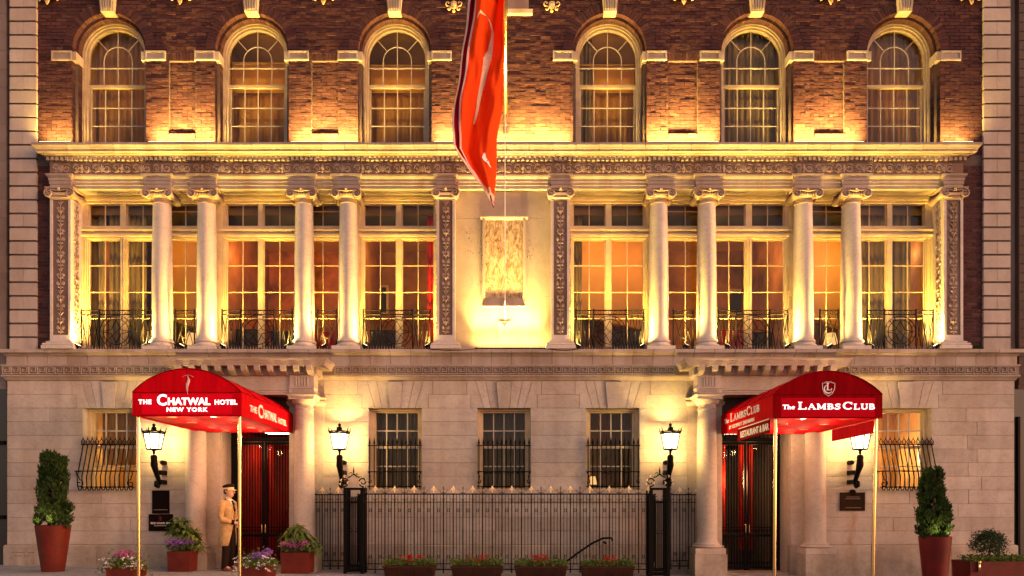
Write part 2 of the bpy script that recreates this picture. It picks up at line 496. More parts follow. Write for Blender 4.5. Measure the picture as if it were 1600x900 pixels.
M['nb_dark'] = m_simple('dark_shopfront', (.012, .01, .012, 1), .3)
M['nb_grey2'] = m_stone('neighbour_dark_stone', (.085, .06, .05, 1), vein=False)
M['fixture'] = m_simple('black_fixture', (.006, .005, .005, 1), .6, spec=.1)

# ================================================================== ground: pavement, road
def sheet(name, x0, x1, y0, y1, dz, mat, parent=None):
    b = MB()
    P = [(x0, y0), (x1, y0), (x1, y1), (x0, y1)]
    b.quadbox([(x, y, ground(x) + dz - .08) for x, y in P] + [(x, y, ground(x) + dz) for x, y in P])
    return b.build(name, mat, parent)
tag(sheet('road', -60, 60, -12.3, -4.42, -.15, M['asphalt']), kind='structure')
tag(sheet('opposite_pavement', -60, 60, -22, -12.3, -.02, M['paving']), kind='structure')
tag(sheet('ground', -400, 400, -400, 400, -.45, M['asphalt']), kind='structure')
side = tag(sheet('sidewalk', -60, 60, -4.25, .4, -.012, M['mortar']), kind='structure')
tag(sheet('kerb', -60, 60, -4.42, -4.25, 0, M['quoin']), kind='structure')
xx = -13.2
i = 0
while xx < 13.2:
    for (ya, yb) in ((-1.52, .35), (-2.9, -1.53), (-4.24, -2.91)):
        sheet('paving_slab', xx + .006, xx + 1.494, ya, yb, random.uniform(-.003, .003), M['paving'], side)
    xx += 1.5

# ================================================================== the hotel
H = empty('hotel_building', (0, .3, 0), 'brick and marble hotel front with arched windows above a columned loggia', 'building')
YB, YQ, YF, YW, YG = .10, .05, -.05, .40, .46
UG = .49                                    # upper window glass
ARCH_R, GLASS_R = .79, .62
ZS = zz((790 - 77) / sc(YB))               # springing
UPX = [PX(185, UG), PX(403, UG), PX(621, UG), PX(949, UG), PX(1173, UG), PX(1397, UG)]
BX0, BX1 = PX(58.5, YB), PX(1535.5, YB)    # brick field
QX0, QX1 = PX(15, YQ), PX(1579, YQ)
ZB0, ZB1 = zz(7.55), zz(11.6)              # upper brick field heights
PANELS = [(PX(a, YB), PX(b, YB)) for a, b in ((264, 305), (487, 528), (1044, 1090), (1272.5, 1319))]
ZP1, ZP0 = PZ(95, YB), PZ(208, YB)         # recessed panel top / bottom

def cut(intervals, a, b):
    out = []
    for u, v in intervals:
        if b <= u or a >= v: out.append((u, v)); continue
        if a > u: out.append((u, a))
        if b < v: out.append((b, v))
    return out

# ---- bricks
BH, BL, GAP = .0755, .215, .010
single_bricks, mass_bricks = [], MB()
brick_meshes = {}
def add_brick(x0, x1, z0, z1, yf, near):
    w = x1 - x0
    if w < .025: return
    dy = random.gauss(0, .0034)
    if near and len(single_bricks) < 300 and w > BL - GAP - .001 and random.random() < .8:
        single_bricks.append((x0, yf + dy, z0))
        return
    t = random.uniform(-.0025, .0025); t2 = random.uniform(-.0025, .0025)
    y0 = yf + max(-.009, min(.009, dy))
    mass_bricks.quadbox([(x0, y0 + t, z0), (x1, y0 - t, z0), (x1, yf + .04, z0), (x0, yf + .04, z0),
                         (x0, y0 + t2, z1), (x1, y0 - t * .4 + t2 * .5, z1), (x1, yf + .04, z1), (x0, yf + .04, z1)])
def brick_field(x0, x1, z0, z1, blocked):
    k = 0; z = z0
    while z < z1 - .02:
        zc = z + BH / 2
        iv = [(x0, x1)]
        for f in blocked:
            r = f(zc)
            if r: iv = cut(iv, r[0], r[1])
        off = (k % 2) * BL / 2
        for u, v in iv:
            j = math.floor((u - off) / BL)
            x = j * BL + off
            while x < v:
                a, b = max(x, u) + GAP / 2, min(x + BL, v) - GAP / 2
                add_brick(a, b, z + GAP / 2, z + BH - GAP / 2, YB, ZB0 + .45 < z < ZB0 + 1.4)
                x += BL
        z += BH; k += 1
bl = []
for c in UPX:
    bl.append(lambda z, c=c: (c - ARCH_R, c + ARCH_R) if z < ZS else ((c - math.sqrt(max(0, 1.0 - (z - ZS) ** 2)), c + math.sqrt(max(0, 1.0 - (z - ZS) ** 2))) if z < ZS + 1.0 else None))
IMPZ0, IMPZ1 = PZ(95, YB), PZ(80.5, YB)
for c in UPX:
    for s in (-1, 1):
        bl.append(lambda z, c=c, s=s: tuple(sorted((c + s * ARCH_R, c + s * (ARCH_R + .44)))) if IMPZ0 < z < IMPZ1 else None)
for a, b in PANELS:
    bl.append(lambda z, a=a, b=b: (a, b) if ZP0 - .11 < z < ZP1 + .175 else None)
brick_field(BX0, BX1, ZB0, ZB1, bl)
# recessed panel fields, with a rowlock head and a projecting sill course
head_b = MB(); sill_b = MB()
for a, b in PANELS:
    z = ZP0; k = 0
    while z < ZP1 - .02:
        off = (k % 2) * BL / 2
        x = math.floor((a - off) / BL) * BL + off
        while x < b:
            u, v = max(x, a) + GAP / 2, min(x + BL, b) - GAP / 2
            add_brick(u, v, z + GAP / 2, min(z + BH - GAP / 2, ZP1), YB + .055, False)
            x += BL
        z += BH; k += 1
    x = a - .06
    while x < b + .05:
        mass_bricks.box(x + .004, x + .066, YB + random.uniform(-.003, .003), YB + .06, ZP1 + .004, ZP1 + .17)
        x += .072
    x = a
    while x < b - .02:
        mass_bricks.box(x + .004, min(x + .2, b), YB - .035, YB + .05, ZP0 - .10, ZP0 - .03)
        x += .206
# brick strips either side of the loggia
for a, b in ((BX0, PX(80, YB)), (PX(1503, YB), BX1)):
    z = zz(3.32); k = 0
    while z < zz(7.3):
        off = (k % 2) * .11
        x = a - off
        while x < b:
            u, v = max(x, a) + .004, min(x + BL, b) - .004
            if v - u > .02: mass_bricks.box(u, v, YB + random.uniform(-.003, .003), YB + .04, z + .005, z + BH - .005)
            x += BL
        z += BH; k += 1
one = MB().box(0, BL - GAP, 0, .05, 0, BH - GAP).mesh('brick', M['brick'])
for x, y, z in single_bricks:
    put('brick', one, H, (x, y, z), rot=(0, 0, random.uniform(-.012, .012)))
tag(mass_bricks.build('brick_courses', M['brick'], H), kind='stuff')
# arch rings of bricks
for c in UPX:
    n = 40
    for i in range(n):
        a0 = PI * i / n + .004; a1 = PI * (i + 1) / n - .004
        am = (a0 + a1) / 2
        if abs(am - PI / 2) < .125: continue
        q = MB(); q._seg(0, 0, ARCH_R, .995, a0, a1, random.uniform(-.004, .004), .12, True, True)
        me = q.mesh('arch_brick', M['brick'])
        put('arch_brick', me, H, (c, YB, ZS))
inner = MB()
for c in UPX:
    n = 44
    for i in range(n):
        a0 = PI * i / n + .005; a1 = PI * (i + 1) / n - .005
        m0 = len(inner.v)
        inner._seg(c, ZS, .725 + random.uniform(-.002, .002), ARCH_R + .02, a0, a1, YB + .12, YB + .24, True, True)
        inner._seg(c, ZS, .728 + random.uniform(-.002, .002), ARCH_R + .02, a0, a1, YB + .25, YB + .37, True, True)
    for s in (-1, 1):
        z = ZB0; k = 0
        while z < ZS - .01:
            t = min(z + BH - .008, ZS)
            for ya, yb in ((YB + .005, YB + .115), (YB + .125, YB + .24), (YB + .25, YB + .37)):
                xi = (ARCH_R if ya < YB + .1 else .725) + random.uniform(-.002, .002)
                inner.box(c + s * xi, c + s * (ARCH_R + .05), ya, yb, z, t)
            z += BH
tag(inner.build('reveal_bricks', M['brick'], H), kind='stuff')
# mortar backing with openings
bk = MB()
xs = sorted([BX0, BX1] + [c + s * (ARCH_R + .02) for c in UPX for s in (-1, 1)])
for i in range(0, len(xs), 2):
    u, v = xs[i], xs[i + 1]
    segs = [(u, v)]
    for a, b in PANELS:
        if u < a < v:
            bk.box(a, b, YB + .075, YB + .2, ZP0, ZP1)
            bk.box(a, b, YB + .02, YB + .2, ZP1, ZB1); bk.box(a, b, YB + .02, YB + .2, ZB0, ZP0)
            segs = cut(segs, a, b)
    for a, b in segs: bk.box(a, b, YB + .02, YB + .2, ZB0, ZB1)
for c in UPX:
    r = ARCH_R + .02; n = 24
    for i in range(n):
        a0 = PI - PI * i / n; a1 = PI - PI * (i + 1) / n
        xa, xb = c + r * math.cos(a0), c + r * math.cos(a1)
        za, zb = ZS + r * math.sin(a0), ZS + r * math.sin(a1)
        bk.quadbox([(xa, YB + .02, za), (xb, YB + .02, zb), (xb, YB + .2, zb), (xa, YB + .2, za), (xa, YB + .02, ZB1), (xb, YB + .02, ZB1), (xb, YB + .2, ZB1), (xa, YB + .2, ZB1)])
    # reveal lining behind the bricks
    for s in (-1, 1): bk.box(c + s * .735, c + s * .85, YB + .12, UG + .05, ZB0, ZS)
    bk.ring(c, ZS, .735, .85, 0, PI, YB + .125, UG + .05, 24)
bk.box(BX0, PX(80, YB), YB + .008, YB + .2, zz(3.3), zz(7.6)); bk.box(PX(1503, YB), BX1, YB + .008, YB + .2, zz(3.3), zz(7.6))
bk.build('brick_wall_backing', M['mortar'], H)
# storey above the frame (seen only from other positions)
MB().box(QX0, QX1, YB, 1.0, ZB1, ZB1 + 2.5).build('upper_storey', M['brick'], H)
MB().box(QX0, QX1, 6.2, 6.5, 0, ZB1 + 2.5).build('rear_wall', M['dark'], H)
MB().box(QX0, QX1, .98, 6.2, ZB1, ZB1 + .2).build('roof', M['dark'], H)
for x0, x1 in ((QX0, QX0 + .2), (QX1 - .2, QX1)):
    MB().box(x0, x1, YB + .1, 6.2, ground(x0) - .2, ZB1).build('side_wall', M['mortar'], H)

# impost blocks and keystones
for c in UPX:
    for s in (-1, 1):
        xo, xi = c + s * (ARCH_R + .435), c + s * ARCH_R
        b = MB().box(xo, xi, YB - .02, YB + .06, IMPZ0, IMPZ1)
        f = .035
        b.box(xo, xo - s * f, YB - .04, YB - .018, IMPZ0, IMPZ1); b.box(xi, xi + s * f, YB - .04, YB - .018, IMPZ0, IMPZ1)
        b.box(xo - s * f, xi + s * f, YB - .04, YB - .018, IMPZ0, IMPZ0 + f); b.box(xo - s * f, xi + s * f, YB - .04, YB - .018, IMPZ1 - f, IMPZ1)
        b.box(xi, c + s * (.70), YB - .02, YB + .37, IMPZ0, IMPZ1 - .01)
        b.build('impost_block', M['trim'], H)
    k = MB(); za, zb = ZS + ARCH_R - .03, ZB1
    wa, wb = .135, .22
    k.quadbox([(c - wa, YB - .10, za), (c + wa, YB - .10, za), (c + wa, YB + .36, za), (c - wa, YB + .36, za), (c - wb, YB - .16, zb), (c + wb, YB - .16, zb), (c + wb, YB + .1, zb), (c - wb, YB + .1, zb)])
    ko = k.build('keystone', M['trim'], H)
    fl = MB()
    for q in (-.75, -.37, 0, .37, .75):
        fl.quadbox([(c + q * wa - .012, YB - .125, za + .03), (c + q * wa + .012, YB - .125, za + .03), (c + q * wa + .012, YB - .09, za + .03), (c + q * wa - .012, YB - .09, za + .03),
                    (c + q * wb - .018, YB - .185, zb), (c + q * wb + .018, YB - .185, zb), (c + q * wb + .018, YB - .15, zb), (c + q * wb - .018, YB - .15, zb)])
    fl.build('fluting', M['trim'], ko)

# ---- quoins
zq = zz((790 - 545) / sc(YQ)); pitch = 21.47 / sc(YQ)
for (a, b) in ((QX0, BX0 + .01), (BX1 - .01, QX1)):
    MB().box(a + .01, b - .015, YQ + .028, YQ + .3, zz(3.3), ZB1).build('quoin_backing', M['mortar'], H)
    for k in range(27):
        z0 = zz(3.33) + k * pitch + .012; z1 = z0 + pitch - .042
        if k % 2:
            m = (a + b) / 2
            for u, v in ((a, m - .004), (m + .004, b)): MB().box(u, v, YQ + random.uniform(-.002, .002), YQ + .2, z0, z1).build('quoin_stone', M['quoin'], H)
        else:
            MB().box(a, b, YQ + random.uniform(-.002, .002), YQ + .2, z0, z1).build('quoin_stone', M['quoin'], H)

# ---- arched windows
def arched_window(c, idx):
    w = empty('arched_window', (c, UG, ZB0), parent=H)
    fr = MB()
    for s in (-1, 1):
        fr.box(c + s * GLASS_R, c + s * .735, UG - .07, UG + .03, ZB0, ZS)
        fr.box(c + s * (GLASS_R + .045), c + s * .735, UG - .11, UG - .068, ZB0, ZS)
        fr.box(c + s * (GLASS_R + .085), c + s * .735, UG - .13, UG - .108, ZB0, ZS)
    fr.ring(c, ZS, GLASS_R, .735, 0, PI, UG - .07, UG + .03, 28)
    fr.ring(c, ZS, GLASS_R + .045, .735, 0, PI, UG - .11, UG - .068, 28)
    fr.ring(c, ZS, GLASS_R + .085, .735, 0, PI, UG - .13, UG - .108, 28)
    fr.build('frame', M['arch_paint'], w)
    zr = PZ(137, UG)
    sa = MB()
    sa.box(c - GLASS_R, c + GLASS_R, UG - .05, UG + .02, zr - .03, zr + .03)
    for s in (-1, 1): sa.box(c + s * (GLASS_R - .04), c + s * GLASS_R, UG - .005, UG + .045, ZB0, zr - .03)
    sa.build('meeting_rail', M['arch_paint'], w)
    g = MB(); t = .0085
    R2 = 22 / sc(UG); ZA = ZS - .03
    z1 = PZ(107.5, UG)
    # upper sash bars
    g.box(c - GLASS_R, c + GLASS_R, UG - .018, UG + .008, z1 - t, z1 + t)
    g.box(c - t, c + t, UG - .017, UG + .007, zr, ZS + GLASS_R)
    for s in (-1, 1):
        g.box(c + s * R2 - t, c + s * R2 + t, UG - .016, UG + .006, zr, ZA)
        a = PI / 2 - s * .80
        g.tube([(c + R2 * math.cos(a), UG - .005, ZA + R2 * math.sin(a)), (c + GLASS_R * math.cos(a), UG - .005, ZS + GLASS_R * math.sin(a))], t * 1.1, 4)
    g.tube([(c + R2 * math.cos(PI * i / 14), UG - .006, ZA + R2 * math.sin(PI * i / 14)) for i in range(15)], t * 1.2, 4)
    gl = GLASS_R - .04
    for q in (-.5, 0, .5): g.box(c + q * gl - t, c + q * gl + t, UG + .012, UG + .036, ZB0, zr)
    z = PZ(168.5, UG)
    while z > ZB0: g.box(c - gl, c + gl, UG + .013, UG + .035, z - t, z + t); z -= 28.3 / sc(UG)
    g.build('glazing_bar', M['paint_dim'], w)
    # panes
    zs = [ZB0]; z = PZ(168.5, UG); q = []
    while z > ZB0: q.append(z); z -= 28.3 / sc(UG)
    zs = sorted(q) + [zr]
    zs = [ZB0] + zs if zs[0] > ZB0 + .02 else zs
    for r in range(len(zs) - 1):
        for k in range(4):
            x0 = c - gl + k * gl / 2; x1 = x0 + gl / 2
            MB().box(x0 + .004, x1 - .004, UG + .02, UG + .024, zs[r] + .004, zs[r + 1] - .004).build('pane', M['glass_old'], w)
    xs = [-GLASS_R, -R2, 0, R2, GLASS_R]
    for k in range(4): MB().box(c + xs[k] + .004, c + xs[k + 1] - .004, UG - .006, UG - .002, zr + .004, z1 - .004).build('pane', M['glass_old'], w)
    # arched panes: inner pair, side panes, three fans each side
    def poly(p): MB().prism(p, UG - .006, UG - .002).build('pane', M['glass_old'], w)
    for s in (-1, 1):
        inn = [(c + s * .004, z1), (c + s * (R2 - .004), z1)] + [(c + s * (R2 - .004) * math.cos(PI / 2 * i / 6), ZA + (R2 - .004) * math.sin(PI / 2 * i / 6)) for i in range(7)]
        poly(inn)
        ad = PI / 2 - .80
        side_ = [(c + s * (R2 + .004), z1), (c + s * (GLASS_R - .002), z1)] + [(c + s * (GLASS_R - .002) * math.cos(ad * i / 6), ZS + (GLASS_R - .002) * math.sin(ad * i / 6)) for i in range(7)]
        side_ += [(c + s * (R2 + .004) * math.cos(ad * i / 5), ZA + (R2 + .004) * math.sin(ad * i / 5)) for i in range(5, -1, -1)]
        poly(side_)
        top = [(c + s * (GLASS_R - .002) * math.cos(ad + .01 + (.79) * i / 6), ZS + (GLASS_R - .002) * math.sin(ad + .01 + .79 * i / 6)) for i in range(7)]
        top += [(c + s * (R2 + .004) * math.cos(ad + .01 + .78 * i / 5), ZA + (R2 + .004) * math.sin(ad + .01 + .78 * i / 5)) for i in range(5, -1, -1)]
        poly(top)
    return w
for i, c in enumerate(UPX): arched_window(c, i)

# rooms behind the arched windows
def room(name, x0, x1, y0, y1, z0, z1, mat, matc=None, matf=None):
    MB().box(x0, x1, y1, y1 + .1, z0, z1).build(name + '_back_wall', mat, H)
    for x in (x0 - .1, x1): MB().box(x, x + .1, y0, y1 + .1, z0, z1).build(name + '_side_wall', mat, H)
    MB().box(x0 - .1, x1 + .1, y0, y1 + .1, z1, z1 + .1).build(name + '_ceiling', matc or mat, H)
    MB().box(x0 - .1, x1 + .1, y0, y1 + .1, z0 - .1, z0).build(name + '_floor', matf or M['woodfl'], H)
for c in UPX: room('bedroom', c - 1.1, c + 1.1, UG + .06, 2.6, zz(7.5), zz(11.0), M['bed_wall'], M['bed_wall'])

def curtain(name, x0, x1, z0, z1, y, mat, label, folds=8, amp=.035, group=None):
    n = max(8, int(folds * 8))
    b = MB()
    for i in range(n + 1):
        u = i / n; x = x0 + (x1 - x0) * u
        yy = y + amp * math.sin(u * folds * 2 * PI + 1.3 * math.sin(u * 9))
        b.v += [(x, yy, z0), (x + .01 * math.sin(u * 20), yy * .4 + y * .6, z1), (x, yy + .006, z0), (x + .01 * math.sin(u * 20), yy * .4 + y * .6 + .006, z1)]
    for i in range(n):
        a = i * 4
        b.f.append((a, a + 4, a + 5, a + 1)); b.f.append((a + 2, a + 3, a + 7, a + 6))
    for a in (0, n * 4): b.f.append((a, a + 1, a + 3, a + 2))
    o = b.build(name, mat, None, smooth=True)
    return tag(o, label, 'curtain', group)
def point(name, loc, energy, color=(1, .62, .28), r=.12):
    d = bpy.data.lights.new(name, 'POINT'); d.energy = energy * LK; d.color = color; d.shadow_soft_size = r
    o = bpy.data.objects.new(name, d); COL.objects.link(o); o.location = loc; return o
def area(name, loc, rot, sx, sy, energy, color=(1, .62, .28), spread=180):
    d = bpy.data.lights.new(name, 'AREA'); d.shape = 'RECTANGLE'; d.size = sx; d.size_y = sy; d.energy = energy * LK; d.color = color
    d.spread = math.radians(spread)
    o = bpy.data.objects.new(name, d); COL.objects.link(o); o.location = loc; o.rotation_euler = rot; return o
def spot(name, loc, target, energy, color=(1, .66, .24), size=70, blend=.8, r=.03):
    d = bpy.data.lights.new(name, 'SPOT'); d.energy = energy * LK; d.color = color; d.spot_size = math.radians(size); d.spot_blend = blend; d.shadow_soft_size = r
    o = bpy.data.objects.new(name, d); COL.objects.link(o); o.location = loc
    o.rotation_euler = (Vector(target) - Vector(loc)).to_track_quat('-Z', 'Y').to_euler(); return o

cur = [(0, -.62, .62, 'curtain_tan', 'full amber curtain behind the leftmost arched window', 9),
       (4, -.62, .62, 'curtain_grey', 'striped sheer curtain behind the arched window second from the right', 10),
       (5, -.62, .62, 'curtain_tan', 'full amber curtain behind the rightmost arched window', 9),
       (3, -.66, -.32, 'curtain_grey', 'narrow bluish curtain at the left of the arched window beside the flagpole', 3)]
for i, a, b, mt, lab, fo in cur:
    curtain('curtain', UPX[i] + a, UPX[i] + b, zz(7.52), zz(10.55), UG + .22, M[mt], lab, fo)
for i, ztop, lab in ((1, PZ(93, UG), 'pale roller blind in the second arched window from the left'),
                     (2, PZ(97, UG), 'pale roller blind in the arched window left of the flag'),
                     (3, PZ(96, UG), 'golden roller blind in the arched window right of the flag')):
    zb = PZ(139, UG)
    curtain('curtain', UPX[i] - (.62 if i < 3 else .3), UPX[i] + .62, zz(7.52), zb, UG + .26, M['curtain_tan'], ('lower tan curtain under the ' + lab), 6, .03)
    b = MB().box(UPX[i] - (.62 if i < 3 else .28), UPX[i] + .62, UG + .15, UG + .156, zb, ztop)
    b.tube([(UPX[i] - .62, UG + .153, ztop), (UPX[i] + .62, UG + .153, ztop)], .03, 8)
    tag(b.build('bright_band_blind', M['blind']), lab, 'blind')  # bright strip modelled as a blind, standing in for a reflection in the glass
for i, c in enumerate(UPX):
    point('bedroom_lamp', (c + .1, UG + 1.0, zz(9.2)), (26, 30, 26, 30, 14, 22)[i])

# ================================================================== loggia
COLPX = [253.5, 323.3, 475.5, 544.5, 1029, 1104, 1255, 1329.5]
CY = .17
COLX = [PX(p, CY) for p in COLPX]
ZLEDGE = zz(3.33)
ZARC = zz(6.787)
PIL = [(PX(78, YF), PX(110.5, YF)), (PX(682, YF), PX(711, YF)), (PX(861, YF), PX(890, YF)), (PX(1475, YF), PX(1505, YF))]

# --- relief carving meshes (centred on x, lying on y=0, rising from z=0)
def carving_tall(h=.43, w=.17, seed=0):
    b = MB(); R = .011; f = 1.0
    b.tube([(0, -.008, 0), (.004, -.012, h * .3), (-.004, -.012, h * .7), (0, -.008, h)], [.009, .006, .008, .004], 4)
    for s in (-1, 1):
        b.tube(spiral(s * w * .27, h * .28, w * .20, .008, PI / 2 if s > 0 else PI / 2, PI / 2 - s * 3.6 * PI / 1.6, 12, -.008), [.015] * 10 + [.011, .008, .004], 4)
        b.tube(spiral(s * w * .25, h * .68, w * .17, .006, -PI / 2, -PI / 2 + s * 3.2 * PI / 1.5, 12, -.008), [.014] * 10 + [.010, .007, .004], 4)
        b.tube([(0, -.012, h * .5), (s * w * .2, -.016, h * .56), (s * w * .42, -.008, h * .5)], [.007, .018, .004], 4)
        b.tube([(0, -.012, h * .05), (s * w * .2, -.016, h * .12), (s * w * .44, -.008, h * .08)], [.007, .017, .004], 4)
        b.tube([(s * .01, -.012, h * .84), (s * w * .18, -.016, h * .93), (s * w * .36, -.006, h * .99)], [.008, .012, .003], 4)
        b.ball((s * w * .27, -.012, h * .28), .014, 6, 3)
    if seed: # vase
        b.lathe([(.005, h * .40), (.022, h * .44), (.03, h * .50), (.045, h * .56), (.012, h * .57)], 0, -.005, 8, sy=.6)
    b.ball((0, -.014, h * .5), .018, 6, 4)
    b.ball((0, -.012, h * .96), .014, 6, 3)
    return b.mesh('carving', M['carve'])
def carving_frieze(w=.42, h=.2, seed=0):
    b = MB()
    for s in (-1, 1):
        b.tube(spiral(s * w * .26, h * .5, h * .36, .01, PI, PI + s * 2 * PI * 1.35, 16, -.008), [.014] * 12 + [.011, .009, .007, .005, .004], 4)
        b.tube([(s * w * .1, -.01, h * .2), (s * w * .3, -.016, h * .08), (s * w * .48, -.008, h * .25)], [.008, .013, .004], 4)
        b.tube([(s * w * .12, -.01, h * .85), (s * w * .3, -.016, h * .94), (s * w * .48, -.008, h * .75)], [.006, .012, .004], 4)
        b.ball((s * w * .26, -.014, h * .5), .018, 6, 3)
    if seed == 0:
        for a in (-.9, -.45, 0, .45, .9):
            b.tube([(0, -.01, h * .1), (math.sin(a) * h * .4, -.018, h * .1 + math.cos(a) * h * .55), (math.sin(a) * h * .48, -.008, h * .12 + math.cos(a) * h * .8)], [.008, .014, .004], 4)
    else:
        b.lathe([(.01, h * .05), (.03, h * .15), (.022, h * .3), (.05, h * .55), (.02, h * .62), (.03, h * .8), (.004, h * .95)], 0, -.002, 8, sy=.6)
    return b.mesh('carving', M['carve'])
CT = [carving_tall(seed=0), carving_tall(seed=1)]
CF = [carving_frieze(seed=0), carving_frieze(seed=1)]

# --- entablature
ent = MB()
EX0, EX1 = PIL[0][0], PIL[3][1]
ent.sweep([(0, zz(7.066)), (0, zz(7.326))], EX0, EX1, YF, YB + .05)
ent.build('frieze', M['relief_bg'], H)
ent = MB()
ent.sweep([(.0, zz(7.326)), (.02, zz(7.33)), (.02, zz(7.412)), (.075, zz(7.42)), (.085, zz(7.45)), (.12, zz(7.455)), (.12, zz(7.468))], EX0, EX1, YF, YB + .05)
ent.build('bed_moulding', M['trim'], H)
dn = MB()
x = EX0 - .04
while x < EX1 + .04:
    dn.box(x, x + .058, YF - .072, YF - .018, zz(7.338), zz(7.408)); x += .1
tag(dn.build('dentils', M['trim'], H), kind='stuff')
n = 40
L = (EX1 + .0 - EX0) / n
prof = [(.12, zz(7.469)), (.19, zz(7.469)), (.19, zz(7.515)), (.203, zz(7.52)), (.215, zz(7.545)), (.24, zz(7.575)), (.25, zz(7.58)), (.25, zz(7.632)), (.23, zz(7.638)), (.1, zz(7.67))]
for i in range(n):
    a, b = EX0 + i * L, EX0 + (i + 1) * L
    j = random.uniform(-.002, .002)
    q = MB().sweep([(p + j, z + j) for p, z in prof], a + (.0035 if i else 0), b - (.0035 if i < n - 1 else 0), YF, YB + .02, el=(i == 0), er=(i == n - 1))
    q.build('cornice_stone', M['trim'], H)
# architrave: set back between columns, coming forward over each
apro = lambda o: [(-.03 + o, ZARC), (-.03 + o, zz(6.855)), (-.018 + o, zz(6.86)), (-.018 + o, zz(6.925)), (-.006 + o, zz(6.93)), (-.006 + o, zz(6.985)), (.03 + o, zz(7.03)), (.035 + o, zz(7.064))]
MB().sweep(apro(-.04), EX0 + .05, EX1 - .05, YF, YW + .2).build('architrave', M['trim'], H)
over = [(a - .0, b + .0) for a, b in PIL] + [(x - .27, x + .27) for x in COLX]
for a, b in over:
    MB().sweep(apro(.03), a, b, YF, YF + .1).build('architrave_block', M['trim'], H)
# frieze carvings
x = EX0 + .25; k = 0
while x < EX1 - .1:
    put('carving', CF[k % 2], H, (x, YF - .001, zz(7.092))); x += .428; k += 1

# --- pilasters
for i, (a, b) in enumerate(PIL):
    p = empty('pilaster', ((a + b) / 2, YF, ZLEDGE), parent=H)
    w = b - a; e = .055
    zt, zb_ = zz(6.58), zz(3.52)
    q = MB().box(a + .001, b - .001, YF + .03, YW + .1, zb_, zt)
    q.box(a, a + e, YF, YF + .031, zb_, zt); q.box(b - e, b, YF, YF + .031, zb_, zt)
    q.box(a + e, b - e, YF, YF + .031, zb_, zb_ + .12); q.box(a + e, b - e, YF, YF + .031, zt - .06, zt)
    q.build('shaft', M['column'], p)
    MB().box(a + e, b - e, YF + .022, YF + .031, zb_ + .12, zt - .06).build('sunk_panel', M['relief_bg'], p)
    q = MB()
    q.sweep([(.04, ZLEDGE), (.12, ZLEDGE + .001), (.12, zz(3.40)), (.10, zz(3.405)), (.11, zz(3.43)), (.09, zz(3.455)), (.05, zz(3.46)), (.06, zz(3.49)), (.02, zz(3.51)), (0, zz(3.522))], a, b, YF, YW)
    q.build('base', M['column'], p)
    n = 6; hh = (zt - .08 - zb_ - .14) / n
    for k in range(n):
        put('carving', CT[(k + i) % 2], p, ((a + b) / 2, YF + .022, zb_ + .14 + k * hh), scale=(1.0, 1.2, hh / .43))
    # flank carving
    if i == 0 or i == 3 or True:
        s = 1 if i in (0, 2) else -1
        xf = b if s > 0 else a
        for k in range(n):
            put('carving', CT[(k + i + 1) % 2], p, (xf, (YF + YW) / 2 - .02, zb_ + .14 + k * hh), scale=(1.1, 1.0, hh / .43), rot=(0, 0, PI / 2 if s > 0 else -PI / 2))

def capital(parent, cx, y0, y1, hw, zt, round_r=None):
    # ionic: abacus, two pairs of volutes joined by side bolsters, egg band
    b = MB()
    z = zt
    b.sweep([(.0, z - .05), (.025, z - .03), (.03, z)], cx - hw, cx + hw, y0, y1)
    b.box(cx - hw - .02, cx + hw + .02, y0 - .02, y1 + .02, z - .03, z - .002)
    vr = .100
    for s in (-1, 1):
        vx = cx + s * (hw - .06)
        for yy, d in ((y0, -1), (y1, 1)):
            b.tube(spiral(vx, z - .135, vr, .022, PI / 2, PI / 2 - s * 2 * PI * 1.6, 20, yy + d * .02), [.020] * 12 + [.016] * 5 + [.012] * 4, 5)
            b.ball((vx, yy + d * .012, z - .135), .024, 7, 4)
        k = 14; n0 = len(b.v)
        ys = [y0, y0 + (y1 - y0) * .18, (y0 + y1) / 2, y1 - (y1 - y0) * .18, y1]
        rs = [vr * .98, vr * .8, vr * .62, vr * .8, vr * .98]
        for yy, r in zip(ys, rs):
            for j in range(k):
                a = 2 * PI * j / k
                b.v.append((vx + r * math.cos(a), yy, z - .135 + r * math.sin(a)))
        for i in range(4):
            for j in range(k):
                j2 = (j + 1) % k; a0 = n0 + i * k; b0 = a0 + k
                b.f.append((a0 + j, b0 + j, b0 + j2, a0 + j2))
        b.f.append(tuple(n0 + j for j in range(k))); b.f.append(tuple(n0 + 4 * k + j for j in reversed(range(k))))
    # festoon between volutes and egg band
    b.tube([(cx - hw + .1, y0 - .012, z - .06), (cx, y0 - .02, z - .085), (cx + hw - .1, y0 - .012, z - .06)], .018, 6)
    m = 5
    for j in range(m):
        ex = cx + (j - (m - 1) / 2) * (hw * 1.0 / m)
        b.ball((ex, y0 - .004, z - .135), .022, 6, 4, sy=.7, sz=1.25)
    b.ball((cx, y0 - .03, z - .045), .03, 7, 4)
    if round_r:
        b.lathe([(round_r - .002, z - .31), (round_r + .012, z - .30), (round_r + .012, z - .285), (round_r, z - .27), (round_r + .01, z - .2), (round_r + .045, z - .17), (round_r + .05, z - .14), (round_r + .02, z - .1)], cx, (y0 + y1) / 2, 28)
    else:
        b.sweep([(0, z - .24), (.02, z - .235), (.02, z - .215), (.005, z - .2), (.03, z - .16), (.03, z - .12)], cx - hw + .08, cx + hw - .08, y0, y1)
    b.build('capital', M['carve'], parent, smooth=True, angle=35)
for (a, b) in PIL:
    o = [q for q in bpy.data.objects if q.name.startswith('pilaster') and abs(WL[q.name].x - (a + b) / 2) < .01][0]
    capital(o, (a + b) / 2, YF - .03, YW - .03, (b - a) / 2 + .06, ZARC)

